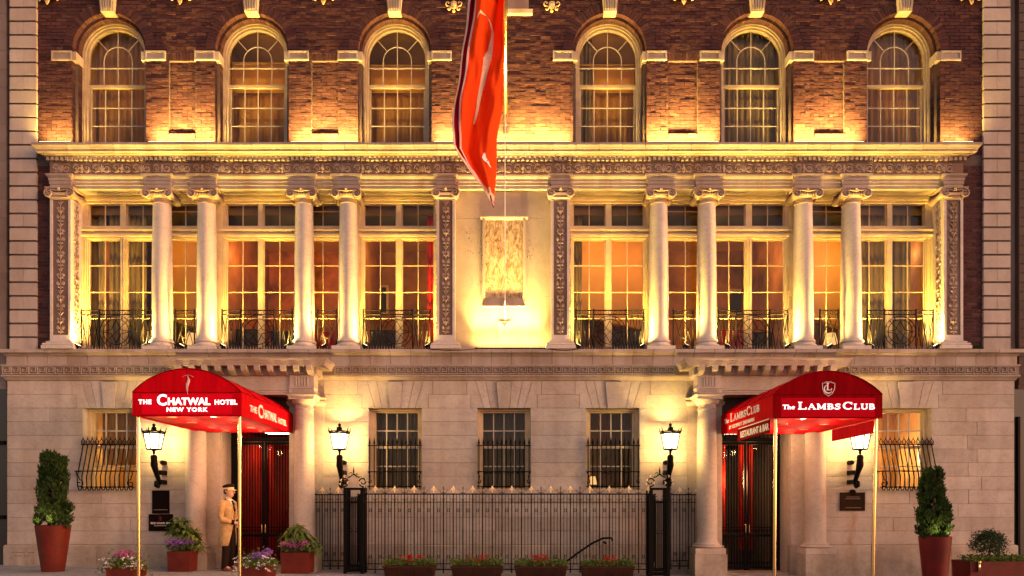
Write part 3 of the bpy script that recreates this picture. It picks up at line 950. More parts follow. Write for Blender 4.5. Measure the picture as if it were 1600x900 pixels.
# --- columns
def loggia_column(x):
    c = empty('column', (x, CY, ZLEDGE), parent=H)
    r0, r1 = .215, .185
    b = MB()
    prof = [(r0 + .02, zz(3.565)), (r0, zz(3.60))]
    for i in range(1, 9):
        t = i / 8
        prof.append((r0 - (r0 - r1) * (max(0, t - .3) / .7) ** 1.5, zz(3.60) + t * (6.50 - 3.60)))
    b.lathe(prof, x, CY, 36)
    b.build('shaft', M['column'], c, smooth=True, angle=50)
    b = MB().box(x - .30, x + .30, CY - .30, CY + .28, ZLEDGE - .002, zz(3.40))
    b.lathe([(.20, zz(3.398)), (.27, zz(3.40)), (.29, zz(3.425)), (.27, zz(3.455)), (.245, zz(3.46)), (.235, zz(3.49)), (.25, zz(3.50)), (.262, zz(3.52)), (.25, zz(3.55)), (.232, zz(3.555)), (.23, zz(3.57)), (.1, zz(3.571))], x, CY, 32)
    b.build('base', M['column'], c, smooth=True, angle=40)
    capital(c, x, CY - .235, CY + .235, .285, ZARC, r1)
for x in COLX: loggia_column(x)

# --- loggia windows
OPEN = [  # casement glass x-range in 1600-px pixels at the glass, which window it belongs to
    (140, 190, 0), (199, 249, 0), (260, 321, 1), (355, 405, 2), (412, 463, 2), (475, 535, 3), (569, 620, 4), (628, 679, 4),
    (895, 946, 5), (954, 1006, 5), (1040, 1101, 6), (1113, 1164, 7), (1173, 1225, 7), (1260, 1321, 8), (1331, 1384, 9), (1392, 1443, 9)]
ZT1, ZT0 = PZ(320, YG), PZ(355, YG)
ZC1, ZC0 = PZ(375, YG), ZLEDGE
FIL = [PZ(p, YG) for p in (415.5, 457, 498)]
def fill(x0, x1, name='mullion'):
    if x1 - x0 < .01: return
    b = MB().box(x0, x1, YW, YG + .06, ZLEDGE, ZT1)
    w = x1 - x0
    if w > .12:
        for q in (x0 + .025, x1 - .055): b.box(q, q + .03, YW - .03, YW + .001, ZLEDGE, ZC1 + .02)
        b.box(x0 + .06, x1 - .06, YW - .045, YW + .001, ZLEDGE, ZT1) if w > .2 else None
    b.build(name, M['paint'], H)
for half in (OPEN[:8], OPEN[8:]):
    xs0 = PIL[0][1] - .02 if half is not OPEN[8:] and half[0][0] < 800 else PIL[2][1] - .02
    xs1 = PIL[1][0] + .02 if half[0][0] < 800 else PIL[3][0] + .02
    cur_ = xs0
    for a, b, _ in half:
        fill(cur_, PX(a, YG)); cur_ = PX(b, YG)
    fill(cur_, xs1)
    # head, transom rail
    MB().sweep([(0, ZT1), (.02, ZT1 + .004), (.02, ZT1 + .06), (.045, ZT1 + .065), (.055, ZT1 + .12), (.055, ZARC - .002)], xs0, xs1, YW, YG + .06, el=False, er=False).build('window_head', M['paint'], H)
    MB().sweep([(0, ZC1), (.02, ZC1 + .002), (.02, ZC1 + .045), (.05, ZC1 + .05), (.055, ZC1 + .09), (.015, ZC1 + .10), (.015, ZC1 + .15), (.05, ZC1 + .155), (.06, ZC1 + .20), (.03, ZC1 + .22), (.01, ZT0 - .001)], xs0, xs1, YW, YG + .06, el=False, er=False).build('transom_rail', M['paint'], H)
    # carved soffit strip above the recess
    x = xs0 + .3
    while x < xs1 - .2:
        o = put('carving', CF[1], H, (x, .28, ZARC - .045 + .05), scale=(.8, .6, .7), rot=(-PI / 2, 0, 0)); x += .42
wins = {}
for a, b, wi in OPEN:
    x0, x1 = PX(a, YG), PX(b, YG)
    if wi not in wins: wins[wi] = empty('casement_window', (x0, YG, ZLEDGE), parent=H)
    w = wins[wi]
    fr = MB()
    for z0, z1 in ((ZC0, ZC1), (ZT0, ZT1)):
        for q in ((x0, x0 + .022), (x1 - .022, x1)): fr.box(q[0], q[1], YG - .02, YG + .03, z0, z1)
        fr.box(x0, x1, YG - .022, YG + .028, z1 - .022, z1); fr.box(x0, x1, YG - .022, YG + .028, z0, z0 + .022)
    fr.build('frame', M['paint'], w)
    m = (x0 + x1) / 2; t = .0075
    g = MB().box(m - t, m + t, YG - .018, YG + .012, ZC0, ZC1).box(m - t, m + t, YG - .018, YG + .012, ZT0, ZT1)
    for z in FIL: g.box(x0, x1, YG - .016, YG + .010, z - t, z + t)
    if wi in (1, 3, 6, 8): zq_ = PZ(331, YG); g.box(x0, x1, YG - .016, YG + .010, zq_ - t, zq_ + t)
    g.build('glazing_bar', M['paint'], w)
    zs = [ZC0] + FIL[::-1] + [ZC1]
    for u, v in ((x0, m), (m, x1)):
        for r in range(4): MB().box(u + .003, v - .003, YG - .002, YG + .002, zs[r] + .003, zs[r + 1] - .003).build('pane', M['glass'], w)
        MB().box(u + .003, v - .003, YG - .002, YG + .002, ZT0 + .003, ZT1 - .003).build('pane', M['glass'], w)

# --- the lounge behind
for (px0, px1, nm, mw) in ((112, 330, 'lounge', 'plaster'), (330, 548, 'lounge', 'copper'), (548, 705, 'lounge', 'plaster'), (870, 1030, 'lounge', 'plaster'), (1030, 1248, 'lounge', 'plaster'), (1248, 1474, 'lounge', 'plaster')):
    x0, x1 = PX(px0, YG), PX(px1, YG)
    MB().box(x0, x1, 4.4, 4.5, zz(3.2), zz(6.95)).build('lounge_back_wall', M[mw], H)
    for x in (x0, x1 - .03): MB().box(x, x + .03, YG + .3 if px0 > 112 else YG + .06, 4.4, zz(3.2), zz(6.95)).build('lounge_partition', M['plaster'], H)
    MB().box(x0, x1, YG + .06, 4.4, zz(6.93), zz(7.0)).build('lounge_ceiling', M['ceil'], H)
    MB().box(x0, x1, YG + .06, 4.4, zz(3.1), zz(3.2)).build('lounge_floor', M['woodfl'], H)
    # dark bulkhead behind the transoms
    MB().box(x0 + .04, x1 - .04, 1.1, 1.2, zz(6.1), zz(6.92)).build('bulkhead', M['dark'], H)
for a, b, _ in OPEN:
    x0, x1 = PX(a, YG), PX(b, YG)
    MB().box(x0 - .03, x1 + .03, YG + .12, YG + .13, PZ(333, YG), ZT1 + .05).build('valance', M['blind_brown'], H)
LAMPS = [(195, 30, (1, .55, .22)), (290, 34, (1, .5, .2)), (385, 60, (1, .42, .14)), (440, 60, (1, .38, .12)), (505, 30, (1, .42, .16)), (600, 62, (1, .55, .2)), (655, 60, (1, .5, .16)),
         (925, 72, (1, .58, .22)), (985, 60, (1, .52, .2)), (1071, 32, (1, .42, .16)), (1140, 55, (1, .5, .18)), (1200, 60, (1, .46, .15)), (1290, 85, (1, .6, .22)), (1390, 40, (1, .6, .28))]
for p, e, c in LAMPS:
    point('lounge_lamp', (PX(p, 2.6), 1.55, zz(5.9)), e * .22, c, .3)
curt = [(140, 166, 'curtain_grey', 'grey curtain at the left edge of the leftmost loggia window'), (172, 230, 'curtain_grey', 'broad grey curtain behind the leftmost loggia window'),
        (668, 679, 'curtain_red', 'dark red curtain edge beside the pilaster left of the flag rope'), (897, 909, 'curtain_grey', 'grey curtain edge beside the pilaster right of the stone tablet'),
        (1345, 1384, 'curtain_grey', 'grey curtain in the left half of the rightmost loggia window'), (1392, 1422, 'curtain_grey', 'grey curtain in the right half of the rightmost loggia window')]
for a, b, mt, lab in curt:
    curtain('curtain', PX(a, .8), PX(b, .8), zz(3.3), zz(6.6), YG + .32, M[mt], lab, max(2, (b - a) / 9), .04)
# lounge chairs and a console seen over the railings
def lounge_chair(px, y, mat, label):
    x = PX(px, y); z = zz(3.2)
    c = empty('lounge_chair', (x, y, z), label, 'chair', 'chairs in the lounge behind the railings')
    MB().box(x - .3, x + .3, y - .28, y + .28, z + .25, z + .42).build('seat', mat, c)
    MB().box(x - .32, x + .32, y + .2, y + .32, z + .25, z + .98).build('backrest', mat, c)
    for s in (-1, 1):
        MB().box(x + s * .3, x + s * .38, y - .28, y + .3, z + .25, z + .62).build('armrest', mat, c)
        for q in (-.24, .24): MB().box(x + s * .3 - .02, x + s * .3 + .02, y + q - .02, y + q + .02, z, z + .25).build('leg', M['woodfl'], c)
for px, y, mt, lab in ((215, 1.6, 'curtain_red', 'red lounge chair behind the leftmost loggia window'), (385, 1.5, 'dark', 'dark lounge chair behind the left railing of the second wide window'), (440, 1.7, 'dark', 'dark lounge chair at the right of the second wide window'),
                       (505, 1.8, 'curtain_red', 'red lounge chair glimpsed between two columns left of the flag'), (597, 1.6, 'dark', 'dark lounge chair behind the railing left of the flag rope'), (980, 1.6, 'dark', 'dark lounge chair behind the railing right of the stone tablet'),
                       (1140, 1.6, 'curtain_red', 'red lounge chair behind the fifth wide loggia window'), (1195, 1.8, 'dark', 'dark lounge chair at the right of the fifth wide loggia window')):
    lounge_chair(px, y, M[mt], lab)

# --- centre bay with its framed tablet
CYY = .12
cx0, cx1 = PIL[1][1], PIL[2][0]
zl = [ZLEDGE, PZ(447, CYY) - .22, PZ(341, CYY), ZARC]
for i in range(3):
    MB().box(cx0 + .002, cx1 - .002, CYY + random.uniform(-.001, .001), CYY + .3, zl[i] + (.002 if i else 0), zl[i + 1] - .002).build('wall_slab', M['render'], H)
MB().box(cx0 - .3, cx1 + .3, CYY + .02, CYY + .4, ZLEDGE, ZARC).build('centre_backing', M['mortar'], H)
tb = empty('wall_tablet', (PX(787, CYY), CYY, PZ(470, CYY)), parent=H)
ta, tbx, tz0, tz1 = PX(758, CYY), PX(817, CYY), PZ(466, CYY), PZ(344, CYY)
MB().box(ta, tbx, CYY - .012, CYY + .001, tz0, tz1).build('marble_slab', M['figured'], tb)
fr = MB()
fr.box(ta - .055, ta, CYY - .05, CYY + .001, tz0, tz1); fr.box(tbx, tbx + .055, CYY - .05, CYY + .001, tz0, tz1)
fr.sweep([(.03, tz1), (.04, tz1 + .01), (.055, tz1 + .05), (.055, tz1 + .07)], ta - .055, tbx + .055, CYY, CYY + .01)
fr.build('tablet_frame', M['render'], tb)
q = MB(); z1, z0 = PZ(466, CYY), PZ(480, CYY)
q.quadbox([(PX(753, CYY), CYY - .085, z0), (PX(821, CYY), CYY - .085, z0), (PX(821, CYY), CYY + .01, z0), (PX(753, CYY), CYY + .01, z0), (PX(759, CYY), CYY - .014, z1), (PX(815, CYY), CYY - .014, z1), (PX(815, CYY), CYY + .01, z1), (PX(759, CYY), CYY + .01, z1)])
q.build('tablet_sill', M['carve'], tb)
q = MB().box(PX(778, CYY), PX(799, CYY), CYY - .02, CYY + .001, PZ(538, CYY), PZ(502, CYY))
q.tube([(PX(784, CYY), CYY - .03, PZ(505, CYY)), (PX(788, CYY), CYY - .04, PZ(512, CYY)), (PX(793, CYY), CYY - .03, PZ(505, CYY))], .015, 5)
q.tube([(PX(789, CYY), CYY - .03, PZ(512, CYY)), (PX(788, CYY), CYY - .03, PZ(524, CYY))], [.02, .006], 5)
q.build('small_relief', M['render'], tb)
# pitted patches where something was once fixed
pit = MB()
for i in range(60):
    a = random.random()
    px_ = random.gauss(752, 2.5) if a < .45 else random.gauss(738, 7); py_ = random.uniform(355, 445)
    if a > .8: px_ = random.gauss(828, 4); py_ = random.uniform(375, 410)
    pit.ball((PX(px_, CYY), CYY, PZ(py_, CYY)), random.uniform(.006, .014), 5, 3, sy=.4)
tag(pit.build('wall_pits', M['mortar'], H), kind='stuff')

# framed stone relief high in the middle, shells and shields along the top
MB().box(PX(756, YB), PX(826, YB), YB - .04, YB + .05, PZ(19, YB), ZB1 - .1).build('stone_relief', M['carve'], H)
MB().sweep([(.0, PZ(25, YB)), (.05, PZ(24, YB)), (.06, PZ(18, YB))], PX(754, YB), PX(828, YB), YB - .03, YB + .02).build('relief_sill', M['trim'], H)
def shell():
    b = MB()
    for k in range(9):
        a = PI * (k + .5) / 9
        b.tube([(0, -.06, .05), (.10 * math.cos(a), -.11, .05 + .12 * math.sin(a) * .9), (.21 * math.cos(a), -.05, .02 + .20 * math.sin(a))], [.015, .035, .04], 6)
    for s in (-1, 1): b.tube(spiral(s * .18, .04, .05, .01, PI / 2, PI / 2 - s * 4.5, 8, -.06), .016, 5)
    b.tube([(-.05, -.08, .06), (-.03, -.10, -.04), (0, -.10, -.10), (.03, -.10, -.04), (.05, -.08, .06)], .016, 6)
    b.tube([(-.015, -.08, .05), (0, -.11, -.05), (.015, -.08, .05)], .02, 6)
    return b.mesh('shell_ornament', M['oldgilt'], True)
def shield():
    b = MB()
    b.lathe([(.0, -.07), (.05, -.04), (.075, .03), (.07, .09), (.0, .12)], 0, 0, 10, sy=.6)
    for s in (-1, 1):
        b.tube(spiral(s * .12, .05, .06, .012, -PI / 2, -PI / 2 + s * 5, 10, -.02), .017, 5)
        b.tube(spiral(s * .11, -.06, .05, .012, PI / 2, PI / 2 + s * 4.6, 10, -.02), .017, 5)
    b.ball((0, -.03, -.12), .035, 6, 4); b.ball((0, -.03, .17), .05, 6, 4)
    return b.mesh('shield_ornament', M['oldgilt'], True)
sh, sd = shell(), shield()
for px_ in (78, 284, 507, 1067, 1295, 1514): put('shell_ornament', sh, H, (PX(px_, YB), YB, PZ(4, YB)))
for px_ in (709, 862): put('shield_ornament', sd, H, (PX(px_, YB), YB, PZ(10, YB)))

# lounge furnishings seen through the glass
def table_lamp(px, y, label):
    x = PX(px, y); z = zz(3.2)
    t = empty('side_table', (x, y, z), 'small dark side table ' + label, 'table', 'side tables in the lounge')
    MB().lathe([(.24, z + .55), (.25, z + .56), (.25, z + .58), (.0, z + .581)], x, y, 18).build('table_top', M['woodfl'], t)
    MB().lathe([(.15, z), (.03, z + .03), (.025, z + .55)], x, y, 10).build('leg', M['woodfl'], t)
    l = empty('table_lamp', (x, y, z + .58), 'glowing shaded lamp on the side table ' + label, 'lamp', 'table lamps in the lounge')
    MB().lathe([(.08, z + .582), (.05, z + .62), (.02, z + .66), (.015, z + .86)], x, y, 12).build('stem', M['brass'], l)
    MB().lathe([(.17, z + .82), (.11, z + 1.08)], x, y, 20).build('lamp_shade', M['lamp_glow'], l)
for px, y, lab in ((300, 2.6, 'behind the leftmost column pair'), (600, 3.0, 'behind the window left of the centre bay'), (960, 2.4, 'behind the window right of the centre bay'), (1298, 2.6, 'behind the rightmost column pair'), (1180, 3.2, 'behind the fifth wide window')):
    table_lamp(px, y, lab)
def picture(px, w, h, z, label, c):
    y = 4.38; x = PX(px, y)
    p = empty('framed_picture', (x, y, z), label, 'picture', 'framed pictures on the lounge wall')
    MB().box(x - w / 2, x + w / 2, y - .03, y + .015, z, z + h).build('frame', M['gilt'], p)
    MB().box(x - w / 2 + .06, x + w / 2 - .06, y - .034, y - .028, z + .06, z + h - .06).build('canvas', M[c], p)
for px, w, h, z, lab, c in ((395, .9, .7, 4.9, 'large gilt framed picture behind the second wide window', 'curtain_maroon'), (590, .6, .8, 5.2, 'upright gilt framed picture left of the centre bay', 'dark'),
                            (925, .8, .6, 5.2, 'wide gilt framed picture right of the centre bay', 'curtain_maroon'), (1165, 1.0, .7, 5.2, 'large gilt framed picture behind the fifth wide window', 'dark')):
    picture(px, w, h, zz(z), lab, c)
# sloping ceiling cove that shows through the glass, lit from the lamps
for a, b, in ((240, 330), (1250, 1330), (905, 1010)):
    x0, x1 = PX(a, 2.5), PX(b, 2.5)
    MB().quadbox([(x0, 2.4, zz(4.7)), (x1, 2.4, zz(4.3)), (x1, 2.6, zz(4.3)), (x0, 2.6, zz(4.7)), (x0, 2.4, zz(6.9)), (x1, 2.4, zz(6.9)), (x1, 2.6, zz(6.9)), (x0, 2.6, zz(6.9))]).build('lounge_cove', M['ceil'], H)

# ================================================================== ground storey
GX0, GX1 = PX(11, 0), PX(1585, 0)
KZ = lambda k: zz(-.836 + .2923 * k)
GW = [PX(171, 0), PX(617.5, 0), PX(787.5, 0), PX(957.5, 0), PX(1414.5, 0)]
GWH = .567
PORT = [-5.35, 5.35]
DOORH = .73
# string course: wall top moulding, Greek key band, plain fascia, ledge
MB().sweep([(0, zz(2.672)), (.02, zz(2.68)), (.03, zz(2.70)), (.055, zz(2.735)), (.07, zz(2.748))], GX0, GX1, 0, .4).build('bed_moulding', M['trim'], H)
MB().sweep([(.075, zz(2.75)), (.08, zz(2.752)), (.08, zz(2.785)), (.056, zz(2.787)), (.056, zz(2.972)), (.08, zz(2.974)), (.08, zz(3.008)), (.07, zz(3.01))], GX0, GX1, 0, .4).build('key_band', M['trim'], H)
kp, hz = .1862, .185
def key():
    b = MB(); y0, y1 = -.032, .002; t = .0135; L_, T, B = 0, .168, .008
    x0 = .006; x1 = kp - .020
    # raised meander unit
    b.box(x0, x0 + t, y0, y1, B, T)
    b.box(x0 + t, x1, y0, y1, T - t, T)
    b.box(x1 - t, x1, y0, y1, .055, T - t)
    b.box(x0 + .05, x1 - t, y0, y1, .055, .055 + t)
    b.box(x0 + .05, x0 + .05 + t, y0, y1, .055 + t, .115)
    b.box(x0 + .05 + t, x0 + .10, y0, y1, .115 - t, .115)
    b.box(x0 + t, kp + .006, y0, y1, B, B + t)
    return b.mesh('greek_key', M['trim'])
km = key()
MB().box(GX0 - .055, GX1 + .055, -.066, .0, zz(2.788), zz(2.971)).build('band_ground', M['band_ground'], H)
x = GX0 - .05
while x < GX1 - .1:
    if not any(abs(x + .09 - c) < 1.67 for c in PORT): put('greek_key', km, H, (x, -.066, zz(2.789)))
    x += kp
n = 50; L = (GX1 - GX0 + .02) / n
for i in range(n):
    a, b = GX0 + .01 + i * L, GX0 + .01 + (i + 1) * L
    g = .0045; j = random.uniform(-.002, .002)
    MB().sweep([(.015 + j, zz(3.011)), (.015 + j, zz(3.19)), (.03, zz(3.20)), (.06, zz(3.235)), (.11, zz(3.25)), (.125 + j, zz(3.255)), (.125 + j, zz(3.327)), (.11, zz(3.33))], a + (g if i else 0), b - (g if i < n - 1 else 0), 0, .4, el=(i == 0), er=(i == n - 1)).build('ledge_stone', M['trim'], H)
MB().box(GX0 + .05, GX1 - .05, .0, .45, zz(3.0), zz(3.322)).build('ledge_core', M['mortar'], H)
MB().box(GX0 + .1, GX1 - .1, .3, 1.4, zz(3.0), zz(3.325)).build('loggia_floor', M['base'], H)

# ashlar
def stone(x0, x1, z0, z1, name='ashlar_block', yf=0.0, mat='stone'):
    j = random.uniform(-.0025, .0025)
    b = MB(); g = .0034; c = .0035
    x0 += g; x1 -= g; z0 += g; z1 -= g
    if x1 - x0 < .03: return
    n = 0
    b.v = [(x0 + c, yf + j, z0 + c), (x1 - c, yf + j, z0 + c), (x1 - c, yf + j, z1 - c), (x0 + c, yf + j, z1 - c),
           (x0, yf + j + c, z0), (x1, yf + j + c, z0), (x1, yf + j + c, z1), (x0, yf + j + c, z1),
           (x0, yf + .12, z0), (x1, yf + .12, z0), (x1, yf + .12, z1), (x0, yf + .12, z1)]
    b.f = [(0, 1, 2, 3)]
    for a in (0, 4):
        for i in range(4):
            k = (i + 1) % 4
            b.f.append((a + i, a + 4 + i, a + 4 + k, a + k))
    b.f.append((11, 10, 9, 8))
    b.build(name, M[mat], H)
for k in range(12):
    z0, z1 = KZ(k), KZ(k + 1)
    iv = [(GX0, GX1)]
    for c in GW:
        if 4 <= k < 10: iv = cut(iv, c - GWH, c + GWH)
        if k >= 10: iv = cut(iv, c - (.71 if k == 10 else .80), c + (.71 if k == 10 else .80))
    for c in PORT: iv = cut(iv, c - 1.46, c + 1.46)
    for a, b in iv:
        L_ = b - a
        m = max(1, round(L_ / random.uniform(.95, 1.25)))
        cuts = [0] + sorted((i + random.uniform(-.22, .22)) / m for i in range(1, m)) + [1]
        for i in range(m): stone(a + L_ * cuts[i], a + L_ * cuts[i + 1], z0, z1)
for c in GW:
    z0, z1 = KZ(10), KZ(12)
    bt, tp = [.115, .28, .43, .62], [.165, .40, .60, .80]
    for s in (-1, 1):
        for i in range(3):
            g = .005
            zm = KZ(11)
            rt_ = [(c + s * (bt[i + 1] - g), z0 + g), (c + s * (tp[i + 1] - g), z1 - g)] if i < 2 else [(c + s * (.71 - g), z0 + g), (c + s * (.71 - g), zm), (c + s * (.80 - g), zm), (c + s * (.80 - g), z1 - g)]
            MB().prism([(c + s * (bt[i] + g), z0 + g)] + rt_ + [(c + s * (tp[i] + g), z1 - g)], random.uniform(-.002, .002), .12).build('voussoir', M['stone'], H)
    MB().prism([(c - .112, z0 - .0), (c + .112, z0 - .0), (c + .162, z1 - .03), (c - .162, z1 - .03)], -.035, .12).build('keystone', M['stone'], H)
# plinth
xs = [GX0 - .05]
while xs[-1] < GX1: xs.append(xs[-1] + random.uniform(1.5, 2.3))
xs[-1] = GX1 + .05
for a, b in zip(xs[:-1], xs[1:]):
    for u, v in [q for q in (lambda iv: cut(cut(iv, PORT[0] - 1.46, PORT[0] + 1.46), PORT[1] - 1.46, PORT[1] + 1.46))([(a, b)])]:
        zb = ground((u + v) / 2) - .1
        q = MB(); pr = .05
        q.quadbox([(u + .004, -pr, zb), (v - .004, -pr, zb), (v - .004, .1, zb), (u + .004, .1, zb), (u + .004, -pr, zz(-.868)), (v - .004, -pr, zz(-.868)), (v - .004, .1, zz(-.868)), (u + .004, .1, zz(-.868))])
        q.quadbox([(u + .004, -pr, zz(-.868)), (v - .004, -pr, zz(-.868)), (v - .004, .1, zz(-.868)), (u + .004, .1, zz(-.868)), (u + .004, -.012, zz(-.842)), (v - .004, -.012, zz(-.842)), (v - .004, .1, zz(-.842)), (u + .004, .1, zz(-.842))])
        q.build('plinth_stone', M['base'], H)
# backing
q = MB()
xs = [GX0 + .01] + sorted([c + s * GWH for c in GW for s in (-1, 1)] + [c + s * DOORH for c in PORT for s in (-1, 1)]) + [GX1 - .01]
for i in range(0, len(xs), 2): q.box(xs[i] + (.012 if i else 0), xs[i + 1] - (.012 if i < len(xs) - 2 else 0), .01, .3, -.5, zz(2.72))
for c in GW: q.box(c - GWH - .012, c + GWH + .012, .012, .3, -.5, KZ(4) - .01); q.box(c - GWH - .012, c + GWH + .012, .012, .3, KZ(10) + .01, zz(2.72))
for c in PORT: q.box(c - DOORH, c + DOORH, .012, .3, zz(2.3), zz(2.72))
q.build('wall_backing', M['joint'], H)
# carved date lines on the corner plinth: worn, unreadable
q = MB(); y = -.0505
for (a, b, z) in ((17, 39, 863), (44, 53, 863.4), (24, 33, 868.5), (38, 47, 868.5)):
    xx_ = a
    while xx_ < b:
        q.box(PX(xx_, -.05), PX(xx_ + random.uniform(.5, 1.2), -.05), y - .001, y + .002, PZ(z + random.uniform(.6, 1.4), -.05), PZ(z - random.uniform(.6, 1.4), -.05)); xx_ += 2
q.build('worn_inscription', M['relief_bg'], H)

# ---- ground storey windows
YGW = .30
lit = {0: ('curtain_tan', 16), 1: ('curtain_dim', 1.2), 2: ('curtain_dim', .8), 3: ('curtain_maroon', .8), 4: ('blind', 46)}
for i, c in enumerate(GW):
    w = empty('sash_window', (c, YGW, KZ(4)), parent=H)
    z0, z1 = KZ(4), KZ(10)
    for s in (-1, 1): MB().box(c + s * (GWH + .02), c + s * (GWH + .001), .02, YGW, z0, z1).build('reveal', M['stone'], w)
    fr = MB()
    hw = .455
    for s in (-1, 1):
        fr.box(c + s * GWH, c + s * hw, YGW - .06, YGW + .06, z0, z1)
        fr.box(c + s * GWH, c + s * (hw + .05), YGW - .12, YGW - .058, z0, z1)
    fr.box(c - hw, c + hw, YGW - .061, YGW + .059, z1 - .075, z1 - .001); fr.box(c - hw - .05, c + hw + .05, YGW - .121, YGW - .0585, z1 - .045, z1 - .001)
    fr.box(c - GWH, c + GWH, YGW - .16, YGW + .05, z0, z0 + .05)
    fr.build('frame', M['paint'], w)
    zr = PZ(699, YGW)
    g = MB().box(c - hw, c + hw, YGW - .03, YGW + .04, zr - .028, zr + .028)
    g.build('meeting_rail', M['paint'], w)
    g = MB(); t = .012
    xs = [c - hw + 2 * hw * k / 4 for k in range(5)]
    for x in xs[1:4]: g.box(x - t, x + t, YGW - .02, YGW + .01, z0 + .05, z1 - .076)
    zsu = [zr + .028, zr + .028 + (z1 - .075 - zr - .028) * .34, z1 - .075]
    zsu = [zr + .028, PZ(673.5, YGW), z1 - .075]
    zsl = [z0 + .05, z0 + .05 + .0 + (zr - z0 - .08) * .55, zr - .028]
    for z in (zsu[1], zsl[1]): g.box(c - hw, c + hw, YGW - .019, YGW + .009, z - t, z + t)
    g.build('glazing_bar', M['paint_dim'], w)
    for Z in (zsu, zsl):
        for k in range(4):
            for r in range(2): MB().box(xs[k] + .003, xs[k + 1] - .003, YGW - .002, YGW + .002, Z[r] + .003, Z[r + 1] - .003).build('pane', M['glass'], w)
    room('ground_room', c - .8, c + .8, YGW + .07, 2.2, zz(.2), zz(2.3), M['plaster'], M['ceil'])
labs = ['amber curtain behind the ground floor window left of the hotel canopy', 'dim grey curtain behind the barred window right of the left wall lantern', 'dim grey curtain behind the barred window in the middle of the ground floor',
        'dark red curtain behind the barred window left of the third lantern', 'glowing pale curtain behind the bowed grille at the far right']
for i, c in enumerate(GW):
    mt, e = lit[i]
    if i == 4:
        curtain('curtain', c - .22, c + .12, zz(.4), zz(2.1), YGW + .25, M['blind'], labs[i], 4, .02)
    elif i == 3:
        curtain('curtain', c - .24, c + .46, zz(.4), zz(2.1), YGW + .25, M[mt], labs[i], 7, .03)
    else: curtain('curtain', c - .46, c + (.46 if i else .3), zz(.9 if i == 0 else .4), zz(2.1), YGW + .28, M[mt], labs[i], 7, .03)
    point('room_lamp', (c - .1, 1.25, zz(1.1)), e, (1, .80, .38) if i in (0, 4) else (1, .62, .28), .1)
# table lamp in the fourth window
tl = empty('table_lamp', (GW[3] - .34, .95, zz(.2)), 'small lit table lamp in the corner of the red curtained window', 'lamp')
MB().lathe([(.08, zz(.2)), (.02, zz(.24)), (.02, zz(.5))], GW[3] - .34, .95, 12).build('stem', M['brass'], tl)
MB().lathe([(.12, zz(.48)), (.08, zz(.66))], GW[3] - .34, .95, 14).build('lamp_shade', M['lamp_glow'], tl)

# ---- window grilles
def bowed_grille(c, lean, label):
    g = empty('window_grille', (c, -.1, PZ(766, -.1)), label, 'window grille', 'bowed iron grilles at the outer windows')
    hw = .585; n = 12
    zt, zm, zb = PZ(694, -.1), PZ(736, -.25), PZ(763, -.25)
    b = MB()
    b.tube([(c - hw, -.04, zt), (c + hw, -.04, zt)], .013, 5); b.build('rail', M['iron'], g)
    b = MB(); b.tube([(c - hw - .03, .0, zm), (c - hw - .03, -.22, zm), (c + hw + .03, -.22, zm), (c + hw + .03, .0, zm)], .012, 5); b.build('rail', M['iron'], g)
    b = MB(); b.tube([(c - hw + .05, .0, zb + .03), (c - hw + .05, -.13, zb + .03), (c + hw - .05, -.13, zb + .03), (c + hw - .05, .0, zb + .03)], .011, 5); b.build('rail', M['iron'], g)
    bar = MB()
    bar.tube([(0, -.04, zt + .015), (0, -.045, zt - .02), (0, -.10, (zt + zm) / 2 + .08), (0, -.22, zm), (0, -.26, zm - .12), (0, -.25, zb + .05), (0, -.19, zb - .035), (0, -.12, zb - .03), (0, -.09, zb + .02), (0, -.11, zb + .04)], .0125, 5)
    me = bar.mesh('bar', M['iron'])
    fin = MB()
    for s in (-1, 1): fin.tube([(0, -.04, zt), (s * .035, -.04, zt + .03), (s * .035, -.04, zt + .07), (s * .005, -.04, zt + .11), (0, -.04, zt + .17)], [.009, .01, .01, .008, .003], 4)
    fin.tube(spiral(0, zt + .045, .018, .006, 0, 5, 6, -.04), .006, 4)
    fm = fin.mesh('finial', M['iron'])
    for k in range(n):
        x = c - hw + .045 + (2 * hw - .09) * k / (n - 1)
        put('bar', me, g, (x, 0, 0)); put('finial', fm, g, (x, 0, 0))
    for s in (-1, 1):
        b = MB()
        b.tube([(c + s * hw, -.22, zm), (c + s * (hw + .01), -.2, zm - .06), (c + s * (hw - .03), -.18, zm - .12)] + spiral(c + s * (hw - .04), zb + .1, .09, .02, PI / 2, PI / 2 + s * 7, 12, -.17), .012, 5)
        b.build('side_scroll', M['iron'], g)
def straight_grille(c, label):
    g = empty('window_grille', (c, -.06, PZ(766, 0)), label, 'window grille', 'spiked iron grilles at the middle windows')
    hw = .565; n = 12; y = -.06
    zt, zm, zb = PZ(696, y), PZ(737, y), PZ(760, y)
    for z in (zt, zm, zb): MB().tube([(c - hw - .012, y, z), (c + hw + .012, y, z)], .012, 5).build('rail', M['iron'], g)
    b = MB().tube([(0, y, zb - .05), (0, y, zt + .02), (0, y, zt + .05), (0, y, zt + .165)], [.0125, .0125, .025, .003], 5)
    me = b.mesh('bar', M['iron'])
    for k in range(n): put('bar', me, g, (c - hw + .03 + (2 * hw - .06) * k / (n - 1), 0, 0))
    for s in (-1, 1):
        b = MB().tube([(c + s * hw, y, zm), (c + s * (hw - .05), y - .03, zm - .1)] + spiral(c + s * (hw - .03), zb + .1, .05, .015, PI / 2, PI / 2 + s * 5, 8, y - .02), .011, 5)
        b.build('side_scroll', M['iron'], g)
bowed_grille(GW[0], 1, 'bowed black grille on the window left of the hotel canopy')
bowed_grille(GW[4], -1, 'bowed black grille on the glowing window behind the right shrub')
straight_grille(GW[1], 'spiked black grille on the window right of the second lantern')
